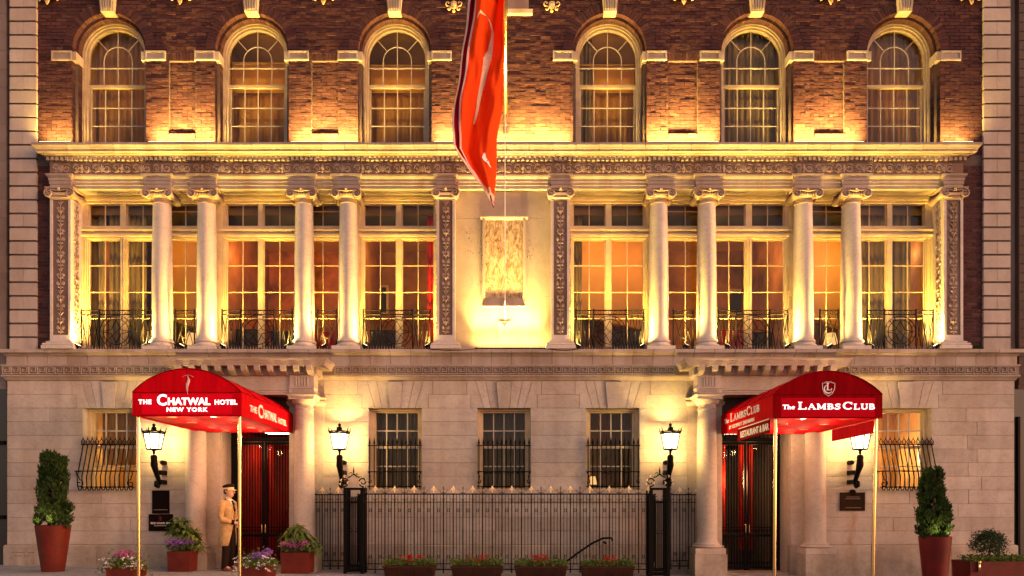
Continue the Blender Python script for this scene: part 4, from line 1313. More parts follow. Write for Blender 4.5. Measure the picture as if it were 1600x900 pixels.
straight_grille(GW[2], 'spiked black grille on the middle ground floor window')
straight_grille(GW[3], 'spiked black grille on the red curtained window')

# ---- portals
def portal(c, idx):
    p = empty('portal', (c, -.3, ground(c)), parent=H)
    zg = ground(c) - .1
    for s in (-1, 1):
        x = c + s * 1.135
        y = -.34
        col = MB()
        r0, r1 = .212, .185
        prof = [(r0 + .03, zz(-.79)), (r0, zz(-.74))] + [(r0 - (r0 - r1) * (max(0, t / 8 - .3) / .7) ** 1.5, zz(-.74) + (2.05 + .74) * t / 8) for t in range(1, 9)]
        col.lathe(prof, x, y, 36)
        col.lathe([(r1, zz(2.0)), (r1 + .02, zz(2.005)), (r1 + .02, zz(2.025)), (r1, zz(2.03)), (r1, zz(2.10)), (r1 + .02, zz(2.11)), (r1 + .06, zz(2.16)), (r1 + .07, zz(2.20)), (.1, zz(2.21))], x, y, 36)
        col.build('column', M['portal'], p, smooth=True, angle=35)
        MB().sweep([(0, zz(2.20)), (0, zz(2.25)), (.02, zz(2.26)), (.035, zz(2.29)), (.035, zz(2.30))], x - .26, x + .26, y - .26, .05).build('abacus', M['portal'], p)
        b = MB()
        b.lathe([(.2, zz(-.88)), (.28, zz(-.88)), (.305, zz(-.855)), (.295, zz(-.83)), (.26, zz(-.82)), (.262, zz(-.80)), (.25, zz(-.785)), (.2, zz(-.78))], x, y, 32)
        b.box(x - .31, x + .31, y - .31, .02, zz(-1.0), zz(-.881))
        b.build('column_base', M['portal'], p, smooth=True, angle=35)
        b = MB().box(x - .33, x + .33, y - .34, .02, zg, zz(-1.003)); b.build('pedestal', M['base'], p)
        # pilasters behind
        xi, xo = x - s * .40, x + s * .33
        b = MB().box(min(xi, xo), max(xi, xo), -.06, .06, zz(-.85), zz(2.12)); b.build('pilaster_shaft', M['portal'], p)
        MB().sweep([(0, zz(2.121)), (.02, zz(2.13)), (.05, zz(2.18)), (.05, zz(2.22)), (.02, zz(2.225)), (.05, zz(2.28)), (.05, zz(2.30))], min(xi, xo), max(xi, xo), -.06, .05).build('pilaster_capital', M['portal'], p)
        MB().box(min(xi, xo) - .03, max(xi, xo) + .03, -.10, .06, zg, zz(-.852)).build('pilaster_foot', M['base'], p)
        # jamb inside the doorway
        MB().box(c + s * DOORH, c + s * (DOORH + .04), .0, .62, zg, zz(1.75)).build('jamb', M['portal'], p)
    # entablature
    hw = 1.135 + .26
    yf = -.50
    MB().sweep([(0, zz(2.302)), (0, zz(2.34)), (.012, zz(2.342)), (.012, zz(2.385)), (.03, zz(2.39)), (.03, zz(2.405)), (-.01, zz(2.407)), (-.01, zz(2.70))], c - hw + .05, c + hw - .05, yf, .05).build('entablature', M['portal'], p)
    for s in (-1, 1):
        x = c + s * 1.135
        b = MB().sweep([(.03, zz(2.303)), (.03, zz(2.32)), (.05, zz(2.33)), (.05, zz(2.345)), (.05, zz(2.41)), (.065, zz(2.425)), (.065, zz(2.44)), (.04, zz(2.445)), (.04, zz(2.70))], x - .21, x + .21, yf, yf + .2)
        b.build('entablature_block', M['portal'], p)
        fl = MB()
        for k in range(5): fl.tube([(x - .12 + .06 * k, yf - .045, zz(2.47)), (x - .12 + .06 * k, yf - .045, zz(2.66))], .016, 5)
        for k in range(11): fl.tube([(x - .18 + .036 * k, yf - .052, zz(2.35)), (x - .18 + .036 * k, yf - .052, zz(2.40))], .011, 4)
        fl.build('fluting', M['portal'], p)
    # modillions and cornice
    mod = MB()
    mod.quadbox([(-.055, -.20, 0.02), (.055, -.20, .02), (.055, 0, -.06), (-.055, 0, -.06), (-.055, -.24, .115), (.055, -.24, .115), (.055, 0, .115), (-.055, 0, .115)])
    mm = mod.mesh('modillion', M['portal'])
    for k in range(11):
        x = c - hw + .06 + (2 * hw - .12) * k / 10
        put('modillion', mm, p, (x, yf - .04, zz(2.745)))
    b = MB().sweep([(.02, zz(2.70)), (.05, zz(2.72)), (.05, zz(2.86)), (.25, zz(2.862)), (.26, zz(2.90)), (.27, zz(2.91)), (.285, zz(2.95)), (.32, zz(2.985)), (.325, zz(3.0)), (.1, zz(3.02))], c - hw, c + hw, yf, .05)
    b.build('portal_cornice', M['portal'], p)
    # door opening: dark head, vestibule, gates
    MB().box(c - .93, c + .93, -.04, .05, zz(1.72), zz(2.30)).build('door_head', M['dark'], p)  # dark panel standing in for the shaded recess above the canopy
    MB().box(c - DOORH - .001, c + DOORH + .001, -.05, .62, zg - .02, ground(c) + .035).build('threshold', M['base'], p)
    yd = .60
    d = empty('entrance_gate', (c, yd, ground(c)), parent=H)
    zb, zt = ground(c) + .04, zz(1.72)
    ztr = PZ(693, yd)
    b = MB()
    b.box(c - DOORH, c - DOORH + .13, yd - .04, yd + .04, zb, zt); b.box(c + DOORH - .13, c + DOORH, yd - .04, yd + .04, zb, zt)
    b.box(c - DOORH + .13, c + DOORH - .13, yd - .041, yd + .039, ztr + .04, ztr + .12); b.box(c - DOORH + .13, c + DOORH - .13, yd - .04, yd + .04, zt - .06, zt)
    b.build('gate_frame', M['iron'], d)
    zl, zlow = PZ(836.5, yd), zb + .06
    for s in (-1, 1):
        a, e = sorted((c + s * .012, c + s * (DOORH - .135)))
        b = MB()
        b.box(a, a + .045, yd - .03, yd + .03, zb, ztr + .035); b.box(e - .045, e, yd - .03, yd + .03, zb, ztr + .035)
        for z in (ztr, zl, zlow): b.box(a + .045, e - .045, yd - .028, yd + .028, z - .03, z + .03)
        b.box(a + .045, e - .045, yd - .02, yd + .02, zl + .17, zl + .19)
        b.build('gate_leaf', M['iron'], d)
        bar = MB().tube([(0, yd, zlow), (0, yd, ztr)], .0115, 5)
        n = 8
        bm_ = bar.mesh('bar', M['iron'])
        for k in range(n): put('bar', bm_, d, (a + .045 + (e - a - .09) * (k + .5) / n, 0, 0))
        dec = MB()
        for k in range(n):
            x = a + .045 + (e - a - .09) * (k + .5) / n
            dec.tube([(x + .02 * math.cos(q * PI / 4), yd - .01, zl + .1 + .05 * math.sin(q * PI / 4)) for q in range(8)], .006, 4, closed=True)
            dec.tube([(x + .02 * math.cos(q * PI / 4), yd - .01, zlow + .1 + .04 * math.sin(q * PI / 4)) for q in range(8)], .006, 4, closed=True)
            dec.ball((x, yd - .03, ztr + .01), .014, 6, 4)
        tag(dec.build('bar_rings', M['iron'], d), kind='stuff')
        MB().tube([(c + s * .04, yd - .04, zl + .06), (c + s * .04, yd - .08, zl + .07), (c + s * .04, yd - .08, zl + .24), (c + s * .04, yd - .04, zl + .25)], .012, 6).build('handle', M['brass'], d)
        MB().box(a + .05, e - .05, yd + .03, yd + .036, zlow, ztr - .03).build('pane', M['glass'], d)
    # transom of short bars above
    for k in range(14):
        x = c - DOORH + .14 + (2 * DOORH - .28) * (k + .5) / 14
        put('transom_bar', MB().tube([(0, yd, ztr + .12), (0, yd, zt - .05)], .009, 5).mesh('transom_bar', M['iron']) if k == 0 else bpy.data.objects[tb_name].data, d, (x, 0, 0))
        if k == 0: tb_name = [o.name for o in bpy.data.objects if o.name.startswith('transom_bar')][-1]
    room('lobby', c - 1.0, c + 1.0, yd + .08, 3.4, zg, zz(1.78), M['curtain_red'] if idx == 0 else M['dark'], M['dark'], M['woodfl'])
for i, c in enumerate(PORT): portal(c, i)
# inside the lobbies
c = PORT[0]
curtain('curtain', c - .68, c - .02, zz(-1.1), zz(1.5), 1.3, M['curtain_red'], 'bright red drape behind the left half of the hotel gate', 6, .05)
curtain('curtain', c + .42, c + .66, zz(-.2), zz(1.4), 1.5, M['curtain_red'], 'narrow red drape behind the right edge of the hotel gate', 3, .04)
c = PORT[1]
curtain('curtain', c - .46, c - .16, zz(-.7), zz(1.45), 1.6, M['curtain_red'], 'red drape behind the left leaf of the club gate', 3, .04)
curtain('curtain', c + .02, c + .34, zz(-1.0), zz(1.45), 1.2, M['curtain_red'], 'glowing orange red drape behind the middle of the club gate', 3, .04)
for c, sx_ in ((PORT[0], 1), (PORT[1], -1)):
    st = empty('lobby_stair', (c, 2.3, ground(c)), 'dim stair seen through the ' + ('hotel gate' if c < 0 else 'club gate'), 'stairs')
    for k in range(5): MB().box(c - .95 if c > 0 else c + .0, c + .0 if c > 0 else c + .95, 1.9 + k * .25, 3.3, ground(c) + k * .17, ground(c) + (k + 1) * .17 - .004).build('step', M['plaster'], st)
    MB().tube([(c - sx_ * -.02, 1.9, ground(c) + .0), (c - sx_ * -.02, 1.9, ground(c) + .95), (c + .02 * sx_, 3.0, ground(c) + 1.8)], .018, 6).build('handrail', M['brass'], st)
    cl = empty('ceiling_light', (c, 1.6, zz(1.66)), 'flat lit ceiling panel seen through the top of the ' + ('hotel gate' if c < 0 else 'club gate'), 'ceiling light')
    MB().box(c - .30, c + .30, 1.4, 1.8, zz(1.70), zz(1.775)).build('frame', M['brass'], cl)
    MB().box(c - .26, c + .26, 1.44, 1.76, zz(1.695), zz(1.70)).build('diffuser', M['down_glow'], cl)
point('lobby_lamp', (PORT[0] - .3, .95, zz(1.2)), 5, (1, .42, .2), .22)
point('lobby_lamp', (PORT[0] + .3, 1.9, zz(1.3)), 5, (1, .4, .2), .22)
point('lobby_lamp', (PORT[1] + .15, .9, zz(1.2)), 10, (1, .55, .22), .22)
point('lobby_lamp', (PORT[1] - .3, 1.5, zz(.6)), 50, (1, .5, .22), .22)

# ================================================================== lettering
def txt(s, size, bold=0.0, spacing=1.0, mat=None, depth=.004):
    cu = bpy.data.curves.new('lettering', 'FONT')
    cu.body = s; cu.size = size; cu.offset = bold; cu.space_character = spacing; cu.extrude = depth; cu.align_x = 'LEFT'; cu.resolution_u = 3
    o = bpy.data.objects.new('tmp_text', cu); COL.objects.link(o)
    bpy.context.view_layer.update()
    me = bpy.data.meshes.new_from_object(o.evaluated_get(bpy.context.evaluated_depsgraph_get()))
    bpy.data.objects.remove(o)
    v = [p.co.copy() for p in me.vertices]; f = [tuple(p.vertices) for p in me.polygons]
    bpy.data.meshes.remove(me)
    return v, f
def serif(s, size, tall=None, big=1.32):
    # hand-cut serif capitals: list of (verts, faces) from strokes in unit height
    b = MB(); x = 0.0; dz = [0]
    def st(pts, w0, w1=None):
        dz[0] += 1; o = .0004 * dz[0]
        w1 = w0 if w1 is None else w1
        m = len(pts)
        for i in range(m - 1):
            (ax, az), (bx, bz) = pts[i], pts[i + 1]
            wa = w0 + (w1 - w0) * i / (m - 1); wb = w0 + (w1 - w0) * (i + 1) / (m - 1)
            def nrm(j):
                p, q = pts[max(j - 1, 0)], pts[min(j + 1, m - 1)]
                d = Vector((q[0] - p[0], q[1] - p[1])); d.normalize(); return Vector((-d.y, d.x))
            na, nb = nrm(i), nrm(i + 1)
            P = [(ax - na.x * wa / 2, az - na.y * wa / 2), (bx - nb.x * wb / 2, bz - nb.y * wb / 2), (bx + nb.x * wb / 2, bz + nb.y * wb / 2), (ax + na.x * wa / 2, az + na.y * wa / 2)]
            b.prism([((x + p[0] * k), p[1] * k) for p in P], -.006 - o, 0)
    def bar(x0, x1, z0, z1): st([(x0, (z0 + z1) / 2), (x1, (z0 + z1) / 2)], z1 - z0)
    def arc(cx, cz, rx, rz, a0, a1, w, n=10, w1=None):
        P = [(cx + rx * math.cos(a0 + (a1 - a0) * i / n), cz + rz * math.sin(a0 + (a1 - a0) * i / n)) for i in range(n + 1)]
        dz[0] += 1; o = .0004 * dz[0]
        for i in range(n):
            t0, t1 = math.radians(0), 0
            wa = w * (.45 + .55 * abs(math.cos(a0 + (a1 - a0) * i / n))); wb = w * (.45 + .55 * abs(math.cos(a0 + (a1 - a0) * (i + 1) / n)))
            def off(j, ww):
                a = a0 + (a1 - a0) * j / n
                return (math.cos(a) * ww / 2, math.sin(a) * ww / 2)
            oa, ob = off(i, wa), off(i + 1, wb)
            Q = [(P[i][0] - oa[0], P[i][1] - oa[1]), (P[i + 1][0] - ob[0], P[i + 1][1] - ob[1]), (P[i + 1][0] + ob[0], P[i + 1][1] + ob[1]), (P[i][0] + oa[0], P[i][1] + oa[1])]
            b.prism([(x + q[0] * k, q[1] * k) for q in Q], -.006 - o, 0)
    V, T, S = .17, .08, .075
    for ch in s:
        k = size * (big if ch in (tall or '') else 1.0)
        if ch == '^': k = size * big; continue
        if ch == ' ': x += size * .42; continue
        C = ch.upper() if ch not in 'he' else ch
        if C == 'L': st([(.22, 0), (.22, 1)], V); bar(.04, .42, .93, 1); bar(.04, .78, 0, .08); st([(.75, 0), (.75, .28)], .07); w = .86
        elif C == 'A': st([(.1, 0), (.44, 1)], T); st([(.42, 1), (.82, 0)], V); bar(.22, .66, .32, .39); bar(0, .26, 0, .07); bar(.62, .98, 0, .07); w = 1.0
        elif C == 'M': st([(.15, 0), (.15, 1)], T); st([(.15, 1), (.53, .12)], V); st([(.53, .12), (.9, 1)], T); st([(.92, 0), (.92, 1)], V); bar(0, .3, 0, .07); bar(.74, 1.1, 0, .07); bar(.02, .24, .93, 1); bar(.86, 1.1, .93, 1); w = 1.16
        elif C == 'B': st([(.2, 0), (.2, 1)], V); arc(.38, .75, .22, .215, -PI / 2, PI / 2, V, 8); arc(.38, .275, .30, .24, -PI / 2, PI / 2, V, 8); bar(.05, .4, .93, 1); bar(.05, .4, .46, .53); bar(.05, .4, 0, .07); w = .82
        elif C == 'S':
            P = [(.60, .80), (.48, .93), (.33, .95), (.18, .86), (.16, .70), (.30, .56), (.48, .46), (.60, .32), (.56, .14), (.38, .04), (.2, .07), (.08, .2)]
            st(P, .13); st([(.62, .72), (.62, .98)], .06); st([(.07, .02), (.07, .3)], .06); w = .72
        elif C == 'C': arc(.52, .5, .42, .46, .75, 2 * PI - .75, V * 1.1, 16); st([(.86, .68), (.86, .97)], .07); w = .98
        elif C == 'U': st([(.2, .3), (.2, 1)], V); st([(.78, .3), (.78, 1)], T); arc(.49, .32, .29, .28, PI, 2 * PI, V, 10); bar(.02, .4, .93, 1); bar(.64, .94, .93, 1); w = .98
        elif C == 'T': st([(.43, 0), (.43, 1)], V); bar(.03, .83, .92, 1); st([(.06, .74), (.06, .98)], .06); st([(.8, .74), (.8, .98)], .06); bar(.26, .6, 0, .07); w = .86
        elif C == 'h': st([(.16, 0), (.16, 1)], .15); arc(.37, .38, .19, .22, 0, PI, .16, 8); st([(.56, 0), (.56, .4)], .15); bar(.02, .3, 0, .07); bar(.44, .7, 0, .07); bar(.02, .18, .93, 1); w = .74
        elif C == 'e': arc(.32, .32, .24, .30, .1, 2 * PI - .7, .15, 12); bar(.12, .56, .31, .38); w = .66
        else: w = .5
        x += (w + .06) * k
    return [Vector((p[0], p[2], -p[1])) for p in b.v], b.f, x
def place_text(parent, vf, origin, ux, uy, out, mat, width=None, name='lettering', center=False):
    v, f = vf[0], vf[1]
    x0 = min(p.x for p in v); x1 = max(p.x for p in v)
    k = (width / (x1 - x0)) if width else 1.0
    k = abs(k)
    ux, uy, out = Vector(ux), Vector(uy), Vector(out)
    o = Vector(origin)
    sh = (x1 + x0) / 2 if center else x0
    b = MB(); b.v = [tuple(o + ux * ((p.x - sh) * k) + uy * (p.y) + out * p.z) for p in v]; b.f = list(f)
    return b.build(name, mat, parent)

# ================================================================== canopies
def canopy(name_label, x0, x1, zb, zv, za, idx):
    yf, ybk = -3.2, -.12
    c = (x0 + x1) / 2; hw = (x1 - x0) / 2
    root = empty('entrance_canopy', (c, yf, ground(c)), name_label, 'canopy', 'red canopies over the two entrances')
    rise = za - zv
    R = (hw * hw + rise * rise) / (2 * rise); a = math.asin(hw / R)
    arc = lambda r, n=24: [(c + r * math.sin(-a + 2 * a * i / n), za - R + r * math.cos(-a + 2 * a * i / n)) for i in range(n + 1)]
    mat = M['red'] if idx == 0 else M['red_dark']
    # roof: bays of cloth sagging slightly between hoops
    o1, n = arc(R), 24
    ys = [yf + (ybk - yf) * i / 12 for i in range(13)]
    b = MB()
    for j, y in enumerate(ys):
        sag = -.010 * math.sin(PI * (j % 4) / 4)
        b.v += [(px_, y, pz_ + sag) for px_, pz_ in o1] + [(px_, y, pz_ - .012 + sag) for px_, pz_ in o1]
    m = 2 * (n + 1)
    for j in range(12):
        for i in range(n):
            p = j * m + i
            b.f.append((p, p + 1, p + m + 1, p + m)); q = p + n + 1
            b.f.append((q + m, q + m + 1, q + 1, q))
    b.build('roof_cover', M['red'], root, smooth=True)
    # arched gable and front valance
    g = [(x0, zv)] + o1[1:-1] + [(x1, zv)]
    MB().prism(g, yf - .004, yf + .012).build('gable_panel', mat, root)
    MB().box(x0, x1, yf - .006, yf + .012, zb, zv - .006).build('front_valance', mat, root)
    if idx == 0:
        sg = MB().box(x0 + .165, x1 - .165, yf - .010, yf - .0065, zb + .035, zv - .03)
        sg.build('backlit_panel', M['sign_red'], root)
    else:
        MB().box(x0 + .13, x1 - .13, yf - .010, yf - .0065, zb + .02, zv - .06).build('backlit_panel', M['sign_red2'], root)
    # piping
    pp = MB().tube([(px_, yf - .006, pz_) for px_, pz_ in o1], .010, 5)
    pp.tube([(x0, yf - .008, zv), (x1, yf - .008, zv)], .008, 5)
    pp.tube([(x0, yf - .008, zb), (x1, yf - .008, zb)], .008, 5)
    pp.build('piping', M['red_dark'], root)
    sm_ = MB().tube([(c, yf - .005, zv + .01), (c, yf - .005, za - .01)], .004, 4)
    for q in (-.80, .80): sm_.tube([(c + q * hw, yf - .007, zb), (c + q * hw, yf - .007, zv)], .004, 4)
    sm_.build('seam', M['red_dark'], root)
    for yy in (-2.4, -1.6, -.8):
        MB().tube([(px_, yy, pz_ + .002) for px_, pz_ in o1], .006, 4).build('roof_seam', M['red_dark'], root)
    for s, xs_ in ((-1, x0), (1, x1)):
        b = MB().box(xs_ - .006 if s > 0 else xs_ - .004, xs_ + .004 if s > 0 else xs_ + .006, yf + .012, ybk, zb, zv - .004)
        b.build('side_valance', M['red'], root)
        MB().tube([(xs_, yf, zv), (xs_, ybk, zv)], .009, 5).build('piping', M['red_dark'], root)
        px_ = xs_ - s * .065
        pole = MB().tube([(px_ + (.0 if idx == 0 else (-.02 if s < 0 else -.06)), yf + .09, ground(px_)), (px_, yf + .09, zb + .01)], .030, 14)
        po = pole.build('pole', M['brass'], root, smooth=True, angle=40)
        MB().lathe([(.075, ground(px_) + .002), (.075, ground(px_) + .02), (.04, ground(px_) + .05)], px_ + (.0 if idx == 0 else (-.02 if s < 0 else -.06)), yf + .09, 16).build('pole_foot', M['brass'], po)
    MB().box(x0 + .008, x1 - .008, yf + .02, ybk, zb + .018, zb + .03).build('lining', M['red_lining'], root)
    for xx_ in (c - .37, c + .40):
        for yy in (-2.95, -2.1, -1.15, -.45):
            d = empty('downlight', (xx_, yy, zb + .012), parent=root)
            MB().lathe([(.0, zb + .014), (.072, zb + .014), (.072, zb + .0175)], xx_, yy, 18).build('lamp_disc', M['down_glow'], d)
            MB().lathe([(.072, zb + .010), (.092, zb + .010), (.092, zb + .0179), (.072, zb + .0179)], xx_, yy, 18).build('trim_ring', M['brass'], d)
            point('canopy_downlight', (xx_, yy, zb - .13), 5.0, (1, .62, .32), .05)
    return root, c, hw
M['sign_red'] = None
def m_sign(name, col, e):
    t = NT(name); p = t.pr(col, .85, spec=.02)
    p.inputs['Emission Color'].default_value = col; p.inputs['Emission Strength'].default_value = e
    return t.m
M['sign_red'] = m_sign('backlit_red_sign', (.52, .002, .010, 1), .10)
M['sign_red2'] = m_sign('backlit_red_sign_dim', (.36, .002, .008, 1), .06)
yf = -3.2
A, cA, hA = canopy('bright red barrel canopy with lit lettering over the left, hotel entrance', -6.39, -4.52, zz(1.534), zz(1.94), zz(2.345), 0)
B, cB, hB = canopy('darker red barrel canopy with a shield emblem over the right, club entrance', 4.586, 6.45, zz(1.50), zz(1.905), zz(2.302), 1)
sf = sc(yf)
fx = lambda px: (px - 790) / sf
fz = lambda py: zz((790 - py) / sf)
def front(root, s, px0, px1, py, hpx, bold, mat, sp=1.0):
    v, f = txt(s, 1.0, 0, 1.0)
    h = max(p.y for p in v)
    size = hpx / sf / h
    v, f = txt(s, size, bold, sp)
    place_text(root, (v, f), (fx(px0), yf - .0125, fz(py)), (1, 0, 0), (0, 0, 1), (0, -1, 0), mat, width=(px1 - px0) / sf)
front(A, 'THE', 217, 237, 631.3, 6.6, .003, M['letter'], 1.25)
front(A, 'C', 246, 261, 633, 16.3, .006, M['letter'])
front(A, 'HATWAL', 263, 329, 632.5, 10.5, .005, M['letter'])
front(A, 'HOTEL', 336, 371, 632, 7, .003, M['letter'], 1.1)
front(A, 'NEW YORK', 261, 325, 643, 6, .003, M['letter'], 1.25)
# side lettering
def side(root, xs_, sgn, s, pxa, pxb, zbt, zt_, bold, mat, ser=False):
    # map 1600-px x-positions on the side valance plane to depth y
    X = xs_
    ya, yb = X * F / (pxa - 790) - CAMD, X * F / (pxb - 790) - CAMD
    if ser: v, f, _ = serif(s, 1.0, tall=ser if isinstance(ser, str) else '')
    else: v, f = txt(s, 1.0, bold * 6)
    h = max(p.y for p in v); k = (zt_ - zbt) / h
    v = [Vector((p.x, p.y * k, p.z if not ser else p.z)) for p in v]
    place_text(root, (v, f), (X + sgn * .0065, ya, zbt), (0, 1 if yb > ya else -1, 0), (0, 0, 1), (sgn, 0, 0), mat, width=abs(yb - ya))
zA0, zA1 = zz(1.64), zz(1.80)
side(A, -4.52, 1, 'THE', 390, 401, zz(1.67), zz(1.78), .004, M['letter_dim'])
side(A, -4.52, 1, 'C', 403, 410, zz(1.62), zz(1.86), .004, M['letter_dim'])
side(A, -4.52, 1, 'HATWAL', 411, 432, zz(1.64), zz(1.80), .004, M['letter_dim'])
side(A, -4.52, 1, 'HOTEL', 434, 447, zz(1.64), zz(1.75), .004, M['letter_dim'])
# emblem: slender dancer reaching up under an arc
em = MB(); y = yf - .012
em.tube([(fx(293.5), y, fz(586)), (fx(294.5), y, fz(592)), (fx(295), y, fz(596)), (fx(293), y, fz(601)), (fx(292.4), y, fz(607)), (fx(293.5), y, fz(616))], [.006, .012, .026, .028, .018, .004], 6, flat=.3)
em.tube([(fx(285 + 18 * i / 8), y, fz(589.5 - 3.4 * math.sin(PI * i / 8))) for i in range(9)], .0035, 4)
em.ball((fx(296), y, fz(593.5)), .018, 6, 4, sy=.3)
em.build('emblem', M['emblem'], A, smooth=True)
# club lettering
def fserif(root, s, px0, px1, py, hpx, mat, tall=''):
    v, f, _ = serif(s, 1.0, tall=tall)
    h = max(p.y for p in v); k = hpx / sf / h
    v = [Vector((p.x * k, p.y * k, p.z)) for p in v]
    place_text(root, (v, f), (fx(px0), yf - .0105, fz(py)), (1, 0, 0), (0, 0, 1), (0, -1, 0), mat, width=(px1 - px0) / sf)
fserif(B, 'The', 1222.7, 1241.5, 639.5, 6.8, M['letter'])
fserif(B, 'LAMBS', 1246.5, 1312, 639.8, 11.5, M['letter'], 'L')
fserif(B, 'CLUB', 1316.5, 1366, 639.8, 11.5, M['letter'], 'C')
side(B, 4.586, -1, 'The', 1133, 1140, zz(1.70), zz(1.80), .004, M['letter_dim'], ser=True)
side(B, 4.586, -1, 'LAMBS', 1142, 1166.5, zz(1.70), zz(1.87), .004, M['letter_dim'], ser='L')
side(B, 4.586, -1, 'CLUB', 1167.5, 1187.5, zz(1.70), zz(1.87), .004, M['letter_dim'], ser='C')
side(B, 4.586, -1, 'BY GEOFFREY ZAKARIAN', 1140, 1179, zz(1.56), zz(1.63), .003, M['letter_dim'])
MB().box(4.586 - .008, 4.586 - .005, -3.0, -1.3, zz(1.50), zz(1.515)).build('white_piping', M['letter_dim'], B)
for xs_, sg in ((4.586, -1), (6.45, 1)):
    dp = empty('side_sign', (xs_, -2.2, zz(1.27)), parent=B)
    MB().box(xs_ - .012, xs_ + .012, -3.0, -1.25, zz(1.27), zz(1.494)).build('sign_board', M['red_dark'], dp)
    if sg < 0: side(dp, xs_ - .006, -1, 'RESTAURANT & BAR', 1157.5, 1202, zz(1.32), zz(1.44), .004, M['letter_dim'])
# shield emblem
sh_ = MB()
pts = [(1284.5, 599), (1288, 598.5), (1290.5, 597), (1294, 597.2), (1298, 597), (1300.5, 598.5), (1304, 599), (1303.4, 608), (1300, 615), (1294, 619), (1288, 615), (1284.8, 608)]
sh_.tube([(fx(a), y, fz(b)) for a, b in pts], .005, 5, closed=True)
sh_.tube([(fx(1293.8 + 6.5 * math.cos(q)), y - .003, fz(608 - 6.5 * math.sin(q))) for q in [1.9 + i * .38 for i in range(11)]], [.004 + .008 * math.sin(PI * i / 10) for i in range(11)], 5, flat=.3)
sh_.build('emblem', M['letter_dim'], B)
v, f, _ = serif('L', 1.0); kx = 11.5 / sf
place_text(B, ([Vector((p.x * kx, p.y * kx, p.z)) for p in v], f), (fx(1290.5), yf - .013, fz(610)), (1, 0, 0), (0, 0, 1), (0, -1, 0), M['letter_dim'])

# ================================================================== lanterns
def lantern(px, label, side_s, e=175):
    y = -.5; s_ = sc(y)
    X = PX(px, y); z = lambda py: zz((790 - py) / s_)
    r = empty('wall_lantern', (X, y, z(760)), label, 'lantern', 'lit wall lanterns on curved iron brackets')
    k = 6; off = PI / 6
    rt, rb = .20, .135
    zt, zb = z(677), z(702)
    def hexring(rad, zz_, a=off): return [(X + rad * math.cos(2 * PI * i / k + a), y + rad * math.sin(2 * PI * i / k + a), zz_) for i in range(k)]
    T_, B_ = hexring(rt - .012, zt), hexring(rb - .012, zb)
    for i in range(k):
        j = (i + 1) % k
        g = MB(); ct = Vector((X, y, 0))
        q = [Vector(B_[i]), Vector(B_[j]), Vector(T_[j]), Vector(T_[i])]
        inn = [p + (Vector((X, y, p.z)) - p).normalized() * .004 for p in q]
        g.v = [tuple(p) for p in q + inn]; g.f = [(0, 1, 2, 3), (7, 6, 5, 4)]
        g.build('glass_pane', M['lantern_glass'], r)
    f = MB()
    T2, B2 = hexring(rt, zt), hexring(rb, zb)
    for i in range(k): f.tube([B2[i], T2[i]], .014, 4)
    f.tube(T2, .022, 5, closed=True); f.tube(B2, .017, 5, closed=True)
    f.tube(hexring(rt + .015, zt + .035), .012, 5, closed=True)
    f.lathe([(.135, zb - .015), (.135, zb), (.0, zb + .001)], X, y, 6)
    f.build('cage', M['iron'], r)
    for i in range(k):
        a = 2 * PI * i / k + off
        sp = MB().tube([(X + rt * math.cos(a), y + rt * math.sin(a), zt), (X + (rt + .03) * math.cos(a), y + (rt + .03) * math.sin(a), zt + .05), (X + (rt + .02) * math.cos(a), y + (rt + .02) * math.sin(a), zt + .075), (X + (rt + .05) * math.cos(a), y + (rt + .05) * math.sin(a), zt + .12)], [.02, .014, .012, .003], 5)
        sp.build('crown_spike', M['iron'], r)
    cap = MB().lathe([(.10, zt + .03), (.07, zt + .06), (.045, zt + .09), (.055, zt + .10), (.04, zt + .13), (.02, zt + .14), (.035, zt + .165), (.03, zt + .19), (.002, zt + .21)], X, y, 14)
    cap.build('cap', M['iron'], r, smooth=True, angle=40)
    b = MB().lathe([(.02, z(709)), (.03, z(707.5)), (.02, z(706)), (.05, z(703)), (.03, z(702.5))], X, y, 10)
    b.tube([(X, y, z(711)), (X, y, z(708)), (X, y, z(703))], .018, 6)
    b.tube([(X, y, z(711)), (X, y, z(714)), (X, y + .005, z(720)), (X, y + .01, z(727)), (X, y + .06, z(733)), (X, y + .13, z(741)), (X, y + .2, z(749)), (X, y + .24, z(755)), (X, y + .17, z(760)), (X, y + .09, z(758.5)), (X, y + .09, z(753)), (X, y + .14, z(752))],
           [.05, .068, .062, .072, .06, .05, .045, .042, .045, .04, .035, .03], 8)
    b.build('bracket', M['iron'], r, smooth=True, angle=60)
    for py_ in (737.5, 752.5):
        MB().box(X - .05, X + .05, -.30, -.002, z(py_) - .045, z(py_) + .045).build('wall_block', M['iron'], r)
    a = MB().tube([(X, y + .02, z(719)), (X + side_s * .02, -.1, z(720))], .007, 5)
    a.lathe([(.05, -.07), (.05, .07)], 0, 0, 10)
    n0 = len(a.v) - 20
    for q in range(n0, len(a.v)):
        vx, vy, vz = a.v[q]; a.v[q] = (X + side_s * .0 + vx, -.07 + vz, z(721) + vy)
    a.build('stay', M['iron'], r)
    point('lantern_light', (X, y, (zt + zb) / 2), e, (1, .65, .19), .07)
    # the open top throws a brighter beam up the wall
    spot('lantern_uplight', (X, y + .12, zt + .14), (X, .12, zt + 1.8), e * .2, (1, .62, .12), 50, 1, .04)
lantern(240.5, 'lit lantern left of the hotel canopy, above the dark sign plates', 1)
lantern(530.5, 'lit lantern at the left end of the iron fence', 1)
lantern(1047.5, 'lit lantern at the right end of the iron fence', -1)
lantern(1344, 'lit lantern partly covered by the club canopy, above the bronze plaque', -1)

